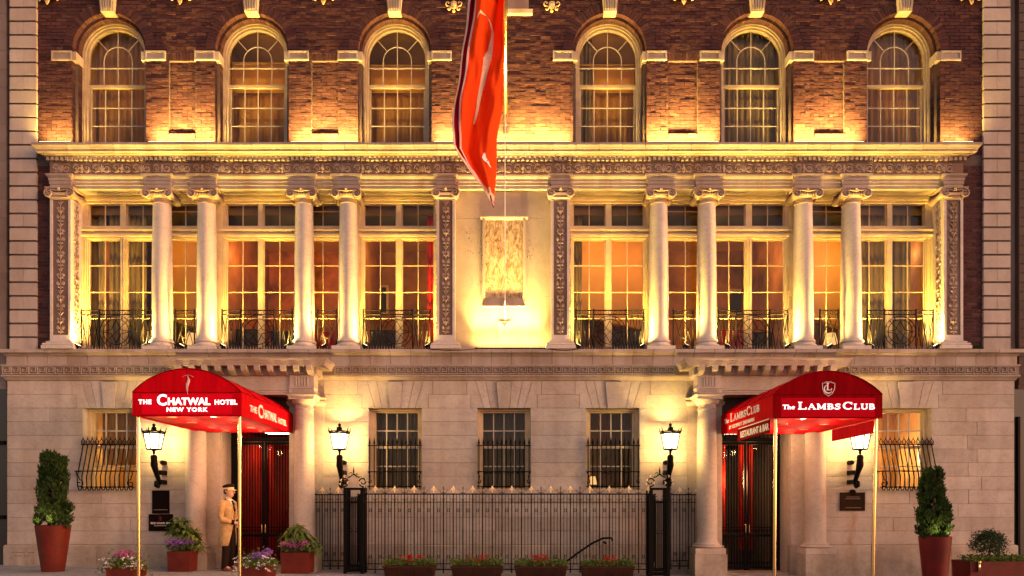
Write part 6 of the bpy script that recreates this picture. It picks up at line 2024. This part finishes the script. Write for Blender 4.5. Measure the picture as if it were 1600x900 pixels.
tag(rp.build('rope', M['letter_dim']), 'thin pale rope hanging from the flagpole down past the stone tablet', 'rope')
# flag: cloth hanging from the pole, blown into folds
t = NT('flag_cloth')
uvn = t.new('ShaderNodeUVMap')
sep = t.new('ShaderNodeSeparateXYZ'); t.l.new(uvn.outputs[0], sep.inputs[0])
U, V_ = sep.outputs[0], sep.outputs[1]
redc = (.85, .11, .02, 1)
def band(lo, hi, s=U): return t.math('MULTIPLY', t.math('GREATER_THAN', s, lo), t.math('LESS_THAN', s, hi))
col = t.mix(redc, (.26, .006, .02, 1), t.math('LESS_THAN', U, .13))
col = t.mix(col, (.82, .70, .72, 1), band(.125, .16))
col = t.mix(col, (.82, .70, .72, 1), band(.0, .035))
col = t.mix(col, (.82, .66, .55, 1), band(.025, .05, V_))
d = t.new('ShaderNodeBsdfDiffuse'); q = t.new('ShaderNodeBsdfTranslucent')
t.l.new(col, d.inputs[0]); t.l.new(col, q.inputs[0])
mx = t.new('ShaderNodeMixShader'); mx.inputs[0].default_value = .55
t.l.new(d.outputs[0], mx.inputs[1]); t.l.new(q.outputs[0], mx.inputs[2]); t.l.new(mx.outputs[0], t.out.inputs[0])
M['flag'] = t.m
# outline in photo pixels, each row at its own depth
rows = [(-60, 742, 789, -2.6), (0, 736, 788.5, -2.1), (60, 728, 788, -1.9), (120, 720, 788, -1.7), (170, 713, 784, -1.6), (215, 709, 777, -1.5), (245, 710, 775, -1.45), (270, 726, 774, -1.45), (300, 748, 773, -1.4), (321, 764, 772, -1.4)]
def row_at(py):
    for i in range(len(rows) - 1):
        a, b = rows[i], rows[i + 1]
        if a[0] <= py <= b[0]:
            u = (py - a[0]) / (b[0] - a[0]); return [a[k] + (b[k] - a[k]) * u for k in range(4)]
    return rows[-1]
def flag_pt(u, py, off=0.0):
    _, xl, xr, yy = row_at(py)
    v = (py + 60) / 381
    fold = .13 * math.sin(u * 9.5 + v * 5.0) + .035 * math.sin(u * 21 - v * 9) + .03 * math.sin(v * 17 + u * 4) + .018 * math.sin(u * 40 + v * 14) + .010 * math.sin(u * 26 - v * 40)
    y = yy + fold + (1 - u) * -.35 + off
    s_ = sc(yy)
    # horizontal foreshortening of the folds
    w = (xl + (xr - xl) * u - 790) / s_ + .012 * math.sin(v * 26 + u * 5)
    return Vector((w, y, zz((790 - py) / s_)))
NU, NV = 40, 110
b = MB(); uv = []
for j in range(NV + 1):
    py = -60 + 381 * j / NV
    for i in range(NU + 1):
        u = i / NU
        b.v.append(tuple(flag_pt(u, py)))
        # uv along cloth: u from the fly border; v = height above the lower hem
        hem = py - (245 + max(0, (u * 75 - 2)) * 1.08)
        uv.append((u * (row_at(py)[2] - row_at(py)[1]) / 75.0, max(0, (321 - py - (1 - min(1, (u * (row_at(py)[2] - row_at(py)[1])) / 60)) * 0) / 381)))
n0 = len(b.v)
for j in range(NV):
    for i in range(NU):
        p = j * (NU + 1) + i; b.f.append((p, p + 1, p + NU + 2, p + NU + 1))
me = bpy.data.meshes.new('cloth'); me.from_pydata(b.v, [], b.f); me.materials.append(M['flag'])
ul = me.uv_layers.new(name='UVMap')
for lp in me.loops:
    ul.data[lp.index].uv = uv[lp.vertex_index]
me.shade_smooth()
fo = bpy.data.objects.new('flag', me); link(fo)
tag(fo, 'large red flag with pale dancer figure hanging from the flagpole', 'flag')
sm = fo.modifiers.new('thickness', 'SOLIDIFY'); sm.thickness = .006
# hem stripe along the slanting lower edge and the printed figure, laid on the cloth
def cloth_strip(name, pts, mat, off=-.028):
    q = MB()
    for (u, py, wu) in pts:
        q.v += [tuple(flag_pt(u - wu, py, off)), tuple(flag_pt(u + wu, py, off))]
    for i in range(len(pts) - 1): q.f.append((2 * i, 2 * i + 1, 2 * i + 3, 2 * i + 2))
    m = len(q.v)
    q.v += [(a, c + .004, e) for a, c, e in q.v]
    for i in range(len(pts) - 1): q.f.append((m + 2 * i + 2, m + 2 * i + 3, m + 2 * i + 1, m + 2 * i))
    return q.build(name, mat, fo)
def P_(px, py, wpx):
    _, xl, xr, _y = row_at(py); return ((px - xl) / max(1, xr - xl), py, wpx / max(1, xr - xl))
M['flag_print'] = m_cloth('flag_print', (.88, .72, .58, 1), .4)
cloth_strip('printed_figure', [P_(*q) for q in ((764, 37, 1.4), (768, 41, 1.6), (771, 50, 1.5), (770, 60, 1.8), (768, 70, 2.6), (766, 80, 3.6), (763, 88, 5.5), (761, 96, 6), (759, 106, 5), (757, 118, 4.2), (755, 132, 3.8), (752, 148, 3), (749, 163, 2.4), (746, 178, 1.8), (743, 188, 1.6), (740, 197, 1))], M['flag_print'])
cloth_strip('printed_figure', [P_(*q) for q in ((747, 51, .7), (749, 45, 1.2), (753, 40, 1.8), (759, 36.5, 2), (765, 37, 2))], M['flag_print'], -.034)
# hem
q = MB(); hem = []
for i in range(25):
    t_ = i / 24; px_, py_ = 711 + (766 - 711) * t_, 246 + (315 - 246) * t_ + 3 * math.sin(t_ * 9)
    hem.append((px_, py_))
for px_, py_ in hem:
    for dpy in (0, 6):
        _, xl, xr, _y = row_at(min(320, py_ - 3 + dpy)); u = min(1, max(0, (px_ + (2 if dpy == 0 else 0) - xl) / max(1, xr - xl))); q.v.append(tuple(flag_pt(u, min(320, py_ - 3 + dpy), -.03)))
for i in range(24): q.f.append((2 * i, 2 * i + 2, 2 * i + 3, 2 * i + 1))
m = len(q.v); q.v += [(a, c + .004, e) for a, c, e in q.v]
for i in range(24): q.f.append((m + 2 * i + 1, m + 2 * i + 3, m + 2 * i + 2, m + 2 * i))
q.build('hem_stripe', M['flag_print'], fo)
cloth_strip('printed_mark', [P_(*q) for q in ((758, 248, 1), (757, 256, 3), (760, 260, 3.5), (763, 264, 1.5), (766, 267, .5))], M['letter_dim'])

# ================================================================== light fixtures
def flood(px, label, tgt_dx, e=55):
    y = -.045; X = PX(px, y)
    f = empty('column_floodlight', (X, y, ZLEDGE), label, 'floodlight', 'small black floodlights along the loggia floor')
    s = 1 if tgt_dx > 0 else -1
    b = MB().box(-.055, .055, -.035, .035, -.03, .03)
    R = Matrix.Translation((X, y, ZLEDGE + .075)) @ Matrix.Rotation(-s * .5, 4, 'Y')
    b.xform(R); b.build('housing', M['fixture'], f)
    g = MB().box(-.045, .045, -.028, .028, .0305, .034).xform(R); g.build('lens', M['strip_glow'], f)
    MB().box(X - .015, X + .015, y - .015, y + .015, ZLEDGE + .001, ZLEDGE + .05).build('bracket', M['fixture'], f)
    spot('column_uplight', (X + s * .0, y + .0, ZLEDGE + .13), (X + tgt_dx * .35, .10, ZLEDGE + 1.2), e * .26, (1, .67, .20), 150, 1, .05)
    spot('soffit_uplight', (X, y + .03, ZLEDGE + .13), (X - tgt_dx * .9, .26, ZLEDGE + 3.4), e * 1.3, (1, .62, .08), 84, 1, .03)
FL = [(121, -.25, 'floodlight at the foot of the leftmost carved pilaster'), (226, .25, 'floodlight left of the first column from the left'), (283, -.22, 'floodlight right of the first column from the left'), (348, -.25, 'floodlight right of the second column from the left'),
      (449, .25, 'floodlight left of the third column from the left'), (507, .30, 'floodlight between the third and fourth columns from the left'), (570, -.25, 'floodlight right of the fourth column from the left'), (668, .25, 'floodlight left of the carved pilaster by the flag rope'),
      (903, -.25, 'floodlight right of the carved pilaster beside the tablet'), (1004, .25, 'floodlight left of the fourth column from the right'), (1072, -.30, 'floodlight between the fourth and third columns from the right'), (1136, -.25, 'floodlight right of the third column from the right'),
      (1231, .25, 'floodlight left of the second column from the right'), (1297, .25, 'floodlight left of the last column on the right'), (1361, -.25, 'floodlight right of the last column on the right'), (1463, .25, 'floodlight at the foot of the rightmost carved pilaster')]
for px_, dx, lab in FL: flood(px_, 'black ' + lab, dx, 400)
# bar light below the tablet, with its cable
f = empty('bar_floodlight', (PX(799, -.12), -.12, ZLEDGE), 'long low bar light lying on the ledge below the stone tablet', 'floodlight')
MB().box(PX(742, -.1), PX(858, -.1), -.13, -.04, ZLEDGE + .003, ZLEDGE + .028).build('housing', M['fixture'], f)
MB().box(PX(747, -.1), PX(853, -.1), -.12, -.05, ZLEDGE + .0281, ZLEDGE + .031).build('lens', M['strip_glow'], f)
area('tablet_wash', (PX(799, -.1), -.09, ZLEDGE + .05), (math.radians(180 - 8), 0, 0), 1.5, .06, 25, (1, .66, .14), 150)
for dx in (-.66, -.40, -.13, .13, .40, .66): spot('tablet_flood', (PX(799, -.1) + dx - .1, -.13, ZLEDGE + .08), (PX(787) + dx * .8, .15, ZLEDGE + 2.9), 300, (1, .65, .17), 60, 1, .06)
for a, b_, lab in ((858, 905, 'thin black cable sagging from the bar light towards the right pilaster'), (668, 745, 'thin black cable running from the left pilaster to the bar light')):
    X0, X1 = PX(a, -.14), PX(b_, -.14)
    o = MB().tube([(X0 + (X1 - X0) * i / 8, -.135, ZLEDGE + .0 - .035 * math.sin(PI * i / 8)) for i in range(9)], .006, 5).build('cable', M['fixture'])
    tag(o, lab, 'cable')
# strip lights on the upper cornice
SL = [(62, 112, 'at the left end'), (232, 335, 'between the first and second arched windows from the left'), (455, 560, 'between the second and third arched windows from the left'), (678, 892, 'in the middle, behind the flag'),
      (1012, 1123, 'between the fourth and fifth arched windows from the left'), (1240, 1350, 'between the two rightmost arched windows'), (1472, 1520, 'at the right end')]
ZL = zz(7.665)
for a, b_, lab in SL:
    y = -.13; x0, x1 = PX(a, y), PX(b_, y)
    f = empty('strip_light', ((x0 + x1) / 2, y, ZL), 'glowing strip light on the cornice ' + lab, 'strip light', 'strip lights on the upper cornice')
    MB().box(x0, x1, y - .03, y + .03, ZL - .01, ZL + .05).build('housing', M['fixture'], f)
    MB().box(x0 + .01, x1 - .01, y - .024, y + .024, ZL + .0501, ZL + .056).build('diffuser', M['strip_glow'], f)
    w = x1 - x0
    area('cornice_wash', ((x0 + x1) / 2, y + .05, ZL + .075), (math.radians(180 - 9), 0, 0), w, .04, (92 if w > 1 else 44) * w, (1, .64, .13), 125)
# upper floor uplights behind the cornice, in front of each arched window, catching the arch soffits
for i, c in enumerate(UPX):
    spot('arch_uplight', (c + .0, .20, ZL + .12), (c, .3, ZS + .9), 110, (1, .63, .10), 33, 1, .03)

# ================================================================== neighbouring buildings
q = empty('neighbour_building', (-13, .5, 0), 'sliver of a grey brown stone building at the left edge', 'building')
nx = PX(-2, 0)
MB().box(-17, QX0 - .11, .12, 6, 3.8, 16).build('upper_wall', M['nb_grey'], q)
MB().box(-17, QX0 - .06, .30, 6, 3.8, 16).build('recessed_wall', M['nb_grey'], q)
MB().box(-17, GX0 - .06, .10, 6, ground(-13) - .1, 3.8).build('shopfront', M['nb_dark'], q)
for z in (1.0, 2.6): MB().box(-17, GX0 - .09, .04, .098, z, z + .08).build('shopfront_rail', M['iron'], q)
for k in range(30): MB().box(-17, QX0 - .115, .113, .119, 3.9 + k * .4, 4.285 + k * .4).build('facing_stone', M['nb_grey'], q)
q = empty('neighbour_building', (13, .5, 0), 'sliver of a dark grey building at the right edge', 'building')
MB().box(QX1 + .05, QX1 + .20, .20, 6, 3.8, 16).build('corner_strip', M['nb_grey'], q)
MB().box(QX1 + .205, 17, .10, 6, 3.8, 16).build('upper_wall', M['nb_grey2'], q)
MB().box(GX1 + .05, 17, .12, 6, ground(13) - .1, 3.8).build('shopfront', M['nb_dark'], q)
for k in range(60): MB().box(QX1 + .21, 17, .085, .0985, 3.9 + k * .2, 4.08 + k * .2).build('wall_course', M['nb_grey2'], q)
for x in (GX1 + .12, GX1 + .5): MB().box(x, x + .05, .06, .118, .1, 3.2).build('shopfront_mullion', M['iron'], q)

# ================================================================== the doorman
def build_person():
    y = -.62; s_ = sc(y); X = PX(357, y); zg = ground(X) + .036 * 0
    zg = ground(X)
    r = empty('person', (X, y, zg), 'doorman in a tan tailcoat and peaked cap, hands clasped, beside the hotel gate', 'person')
    Hh = 1.76
    # local frame: f = facing, l = left of the person (towards the camera)
    ang = math.radians(-14)
    f = Vector((math.cos(ang), math.sin(ang), 0)); l = Vector((-f.y, f.x, 0))   # l points away from the street
    def P(a, b, c): return Vector((X, y, zg)) + f * a + l * b + Vector((0, 0, c))
    # ---- body: one continuous skin: pelvis, spine, neck, head core, arms, legs
    J = {'pel': (0, 0, .93), 'wai': (.01, 0, 1.07), 'che': (.0, 0, 1.28), 'nb': (-.01, 0, 1.43), 'nk': (.01, 0, 1.50), 'hd': (.02, 0, 1.60)}
    for s, n in ((-1, 'r'), (1, 'l')):
        J['sh' + n] = (-.01, s * .18, 1.38); J['el' + n] = (-.02, s * .25, 1.10); J['wr' + n] = (.19, s * .07, .985); J['hn' + n] = (.24, s * .025, .965)
        J['hp' + n] = (0, s * .09, .88); J['kn' + n] = (.015, s * .095, .48); J['an' + n] = (-.02, s * .09, .09); J['to' + n] = (.12, s * .11, .035)
    E = [('pel', 'wai'), ('wai', 'che'), ('che', 'nb'), ('nb', 'nk'), ('nk', 'hd')]
    for n in 'rl': E += [('che', 'sh' + n), ('sh' + n, 'el' + n), ('el' + n, 'wr' + n), ('wr' + n, 'hn' + n), ('pel', 'hp' + n), ('hp' + n, 'kn' + n), ('kn' + n, 'an' + n), ('an' + n, 'to' + n)]
    rad = {'pel': .13, 'wai': .12, 'che': .135, 'nb': .07, 'nk': .052, 'hd': .07, 'sh': .06, 'el': .042, 'wr': .027, 'hn': .034, 'hp': .085, 'kn': .055, 'an': .038, 'to': .035}
    names = list(J); me = bpy.data.meshes.new('body')
    org = Vector((X, y, zg))
    me.from_pydata([tuple(P(*J[n]) - org) for n in names], [(names.index(a), names.index(b)) for a, b in E], [])
    me.materials.append(M['skin'])
    o = bpy.data.objects.new('body', me); link(o, r, org)
    sk = o.modifiers.new('skin', 'SKIN'); sk.use_smooth_shade = True
    for i, n in enumerate(names):
        q = rad.get(n) or rad[n[:2]]
        me.skin_vertices[0].data[i].radius = (q, q); me.skin_vertices[0].data[i].use_root = (n == 'pel')
    ss = o.modifiers.new('sub', 'SUBSURF'); ss.levels = 1; ss.render_levels = 1
    # ---- head
    def rings(name, data, mat, k=18, cap=True, smooth=True, sub=0):
        b = MB()
        for (a, bb, c, ra, rb, tilt) in data:
            for j in range(k):
                t_ = 2 * PI * j / k
                p = P(a + ra * math.cos(t_), bb + rb * math.sin(t_), c + tilt * math.cos(t_))
                b.v.append(tuple(p))
        m = len(data)
        for i in range(m - 1):
            for j in range(k):
                j2 = (j + 1) % k; b.f.append((i * k + j, i * k + j2, (i + 1) * k + j2, (i + 1) * k + j))
        if cap: b.f.append(tuple(reversed(range(k)))); b.f.append(tuple((m - 1) * k + j for j in range(k)))
        return b.build(name, mat, r, smooth=smooth, angle=60)
    hd = [(.012, 0, 1.50, .045, .045, 0), (.03, 0, 1.525, .062, .05, -.015), (.036, 0, 1.55, .078, .062, -.005), (.03, 0, 1.58, .088, .071, 0), (.022, 0, 1.62, .096, .077, 0), (.015, 0, 1.66, .100, .079, 0), (.01, 0, 1.70, .095, .076, 0), (.005, 0, 1.735, .072, .058, 0), (.0, 0, 1.752, .03, .025, 0)]
    rings('head', hd, M['skin'])
    b = MB()
    b.tube([P(.110, 0, 1.645), P(.128, 0, 1.618), P(.140, 0, 1.597), P(.118, 0, 1.585)], [.009, .011, .015, .008], 8)
    b.build('nose', M['skin'], r, smooth=True)
    b = MB(); b.tube([P(.106, -.024, 1.560), P(.113, 0, 1.562), P(.106, .024, 1.560)], [.004, .008, .004], 6); b.build('mouth', M['lip'], r, smooth=True)
    for s in (-1, 1):
        c = P(.103, s * .033, 1.642); MB().ball(c, .011, 8, 6).build('eye', M['shirt'], r, smooth=True)
        c = P(.113, s * .034, 1.642); MB().ball(c, .0055, 6, 4).build('pupil', M['black_cloth'], r)
        MB().tube([P(.109, s * .015, 1.658), P(.112, s * .034, 1.663), P(.098, s * .052, 1.657)], .005, 5).build('eyebrow', M['hair'], r)
        c = P(.0, s * .080, 1.62); e = MB().tube([P(.005, s * .080, 1.595), P(.012, s * .088, 1.62), P(-.003, s * .090, 1.642), P(-.015, s * .086, 1.632), P(-.008, s * .082, 1.603)], [.006, .010, .011, .009, .006], 6); e.build('ear', M['skin'], r, smooth=True)
    hair = [(-.022, 0, 1.575, .072, .066, .02), (-.018, 0, 1.61, .086, .082, .02), (-.006, 0, 1.66, .096, .085, .0), (.0, 0, 1.69, .1, .082, 0)]
    b = MB(); k = 18
    for (a, bb, c, ra, rb, tl) in hair:
        for j in range(k + 1):
            t_ = PI * .38 + (2 * PI - PI * .76) * j / k
            b.v.append(tuple(P(a + ra * math.cos(t_), rb * math.sin(t_), c)))
    for i in range(3):
        for j in range(k): b.f.append((i * (k + 1) + j, i * (k + 1) + j + 1, (i + 1) * (k + 1) + j + 1, (i + 1) * (k + 1) + j))
    b.build('hair', M['hair'], r, smooth=True)
    # cap: band, crown, peak
    capd = [(.006, 0, 1.672, .106, .088, .006), (.006, 0, 1.705, .109, .091, .008)]
    rings('cap_band', capd, M['coat_light'], 22)
    crn = [(.006, 0, 1.706, .108, .090, .008), (.004, 0, 1.722, .125, .108, .014), (.002, 0, 1.745, .130, .112, .02), (-.002, 0, 1.768, .10, .09, .02), (-.004, 0, 1.776, .03, .03, .0)]
    rings('cap_crown', crn, M['black_cloth'], 22)
    b = MB(); k = 12
    for rr, dz in ((.100, 0), (.165, -.022)):
        for j in range(k + 1):
            t_ = -PI * .38 + PI * .76 * j / k; b.v.append(tuple(P(.006 + rr * math.cos(t_), (.088 + (rr - .1) * .35) * math.sin(t_), 1.678 + dz + (0 if rr < .12 else -.006 * math.cos(t_)))))
    for rr, dz in ((.100, -.006), (.165, -.028)):
        for j in range(k + 1):
            t_ = -PI * .38 + PI * .76 * j / k; b.v.append(tuple(P(.006 + rr * math.cos(t_), (.088 + (rr - .1) * .35) * math.sin(t_), 1.678 + dz + (0 if rr < .12 else -.006 * math.cos(t_)))))
    q = k + 1
    for j in range(k):
        b.f.append((j, j + 1, q + j + 1, q + j)); b.f.append((3 * q + j, 3 * q + j + 1, 2 * q + j + 1, 2 * q + j)); b.f.append((q + j, q + j + 1, 3 * q + j + 1, 3 * q + j))
    b.build('cap_peak', M['coat_light'], r, smooth=True, angle=40)
    # trousers
    for s in (-1, 1):
        rings('trouser_leg', [(-.03, s * .09, .045, .075, .060, 0), (-.02, s * .09, .10, .070, .060, 0), (.0, s * .093, .30, .078, .068, 0), (.012, s * .093, .48, .084, .074, 0), (.005, s * .080, .70, .092, .080, 0), (.0, s * .070, .86, .108, .085, 0), (.0, s * .05, .98, .115, .095, 0)], M['trouser'], 16)
        b = MB()
        for (a, c, ra, rb) in ((-.02, .012, .065, .042), (-.02, .05, .055, .040), (-.03, .085, .045, .038)): pass
        sh = [(.04, s * .105, .004, .135, .046, 0), (.04, s * .105, .03, .138, .048, 0), (.02, s * .102, .055, .11, .044, 0), (-.02, s * .095, .085, .055, .040, 0)]
        rings('shoe', sh, M['shoe'], 16)
    # shirt front, tie
    rings('shirt_collar', [(-.006, 0, 1.425, .075, .078, .0), (.005, 0, 1.475, .060, .060, -.012)], M['shirt'], 16, cap=False)
    b = MB(); b.v = [tuple(P(*q)) for q in ((.128, -.05, 1.22), (.128, .05, 1.22), (.062, .06, 1.46), (.062, -.06, 1.46), (.10, -.05, 1.22), (.10, .05, 1.22), (.03, .06, 1.46), (.03, -.06, 1.46))]
    b.f = [(0, 1, 2, 3), (7, 6, 5, 4), (0, 4, 5, 1), (1, 5, 6, 2), (2, 6, 7, 3), (3, 7, 4, 0)]; b.build('shirt_front', M['shirt'], r)
    MB().tube([P(.083, 0, 1.44), P(.118, 0, 1.36), P(.142, 0, 1.22)], [.016, .014, .022], 6).build('tie', M['black_cloth'], r, smooth=True)
    # tailcoat: fitted body cut away in front, tails to the knee behind
    b = MB(); k = 28
    lv = [(.52, -.03, .175, .195), (.62, -.025, .172, .195), (.72, -.02, .168, .192), (.82, -.02, .160, .186), (.95, -.01, .155, .175), (1.05, .0, .142, .158), (1.12, .003, .142, .162), (1.22, .005, .150, .185), (1.32, .0, .145, .205), (1.39, -.006, .118, .195), (1.435, -.012, .085, .125), (1.46, -.014, .068, .085)]
    for z, cx_, ra, rb in lv:
        # opening half angle at the front
        op = .10 if z > .98 else .10 + (.98 - z) * 1.55
        if z > 1.14: op = .10 + (z - 1.14) * 1.1
        for j in range(k + 1):
            t_ = op + (2 * PI - 2 * op) * j / k
            zz_ = z + (.0 if z > .65 else .03 * (1 - math.cos(t_)) * -.5)
            wob = 1 + (.02 * math.sin(t_ * 6 + z * 4) if z < .95 else .012 * math.sin(t_ * 5 + z * 30))
            b.v.append(tuple(P(cx_ + ra * wob * math.cos(t_), rb * wob * math.sin(t_), zz_)))
    for i in range(len(lv) - 1):
        for j in range(k):
            p = i * (k + 1) + j; b.f.append((p, p + 1, p + k + 2, p + k + 1))
    co = b.build('tailcoat', M['coat'], r, smooth=True)
    so = co.modifiers.new('cloth', 'SOLIDIFY'); so.thickness = .012
    # sleeves with cuffs
    for s in (-1, 1):
        a0, a1, a2, a3 = P(-.012, s * .172, 1.392), P(-.02, s * .245, 1.12), P(.02, s * .235, 1.045), P(.175, s * .085, .992)
        MB().tube([P(-.01, s * .13, 1.405), a0, a0.lerp(a1, .5) + l * s * .012, a1, a2, a2.lerp(a3, .5), a3], [.055, .074, .066, .060, .058, .050, .044], 14).build('sleeve', M['coat'], r, smooth=True)
        MB().tube([a2.lerp(a3, .78), a3 + (a3 - a2).normalized() * .008], [.050, .048], 14).build('cuff', M['black_cloth'], r, smooth=True)
    # dark collar and lapels
    MB().tube([P(.10, -.075, 1.30), P(.06, -.088, 1.40), P(-.01, -.082, 1.452), P(-.075, 0, 1.468), P(-.01, .082, 1.452), P(.06, .088, 1.40), P(.10, .075, 1.30)], [.008, .022, .02, .018, .02, .022, .008], 8).build('collar', M['black_cloth'], r, smooth=True)
    for s in (-1, 1):
        b = MB(); b.v = [tuple(P(*q)) for q in ((.150, s * .018, 1.13), (.128, s * .085, 1.30), (.085, s * .090, 1.39), (.105, s * .045, 1.33))]; n = 4
        b.v += [tuple(Vector(q) + f * .008) for q in b.v]; b.f = [(0, 1, 2, 3), (7, 6, 5, 4), (0, 4, 5, 1), (1, 5, 6, 2), (2, 6, 7, 3), (3, 7, 4, 0)]
        b.build('lapel', M['coat'], r)
        for zq_ in (1.10, 1.02):
            MB().ball(P(.150, s * .035, zq_), .010, 8, 5).build('button', M['brass'], r)
    # hands: left over right, five fingers each
    for s, dz, lay in ((-1, .0, .012), (1, -.022, -.006)):
        pc = P(.232 + lay, s * .03, .968 + dz)
        side_ = -l * s
        dn = Vector((0, 0, -1))
        fdir = (side_ * .85 + dn * .45 + f * .05).normalized()
        up_ = fdir.cross(f).normalized()
        MB().tube([P(.185, s * .075, .985 + dz * .5), pc - fdir * .01, pc + fdir * .03], [.026, .036, .032], 10, flat=.6).build('palm', M['skin'], r, smooth=True)
        for q, ln in enumerate((.062, .070, .066, .052)):
            st_ = pc + fdir * .032 + up_ * (.026 - q * .0175) + f * .004
            MB().tube([st_, st_ + fdir * ln * .42 + f * .004, st_ + fdir * ln * .75 - f * .012, st_ + fdir * ln * .9 - f * .03], [.0085, .0085, .008, .006], 7).build('finger', M['skin'], r, smooth=True)
        st_ = pc + up_ * .028 - fdir * .012
        MB().tube([st_, st_ + fdir * .02 + up_ * .018 + f * .012, st_ + fdir * .045 + up_ * .018 + f * .012], [.012, .010, .007], 7).build('thumb', M['skin'], r, smooth=True)
M['lip'] = m_simple('lips', (.30, .09, .07, 1), .5)
M['hair'] = m_simple('dark_hair', (.03, .018, .012, 1), .7)
M['coat_light'] = m_simple('pale_tan_braid', (.66, .46, .22, 1), .8)
build_person()

# fallen petals and leaves on the pavement below the planters
rng = random.Random(77); pl, lv = MB(), MB()
for cx, y0, n in ((-6.6, -2.75, 26), (-6.05, -1.3, 16), (-4.4, -2.8, 26), (-3.7, -1.4, 16), (-1.5, -1.7, 14), (1.8, -1.7, 14), (9.0, -1.9, 18)):
    for k in range(n):
        x = cx + rng.gauss(0, .35); y = y0 + rng.gauss(0, .12); z = ground(x) + .004; a = rng.uniform(0, 6.28); s = rng.uniform(.012, .026)
        b = pl if k % 3 else lv; m = len(b.v)
        b.v += [(x + s * math.cos(a + q * PI / 2) * (1 if q % 2 else .55), y + s * math.sin(a + q * PI / 2) * (1 if q % 2 else .55), z + rng.uniform(0, .008)) for q in range(4)]
        b.f.append((m, m + 1, m + 2, m + 3))
tag(pl.build('fallen_petals', M['magenta']), 'scattered pink petals on the pavement below the planters', 'petals', kind='stuff')
tag(lv.build('fallen_leaves', M['leaf_mid']), 'small green leaves fallen on the pavement below the planters', 'leaves', kind='stuff')
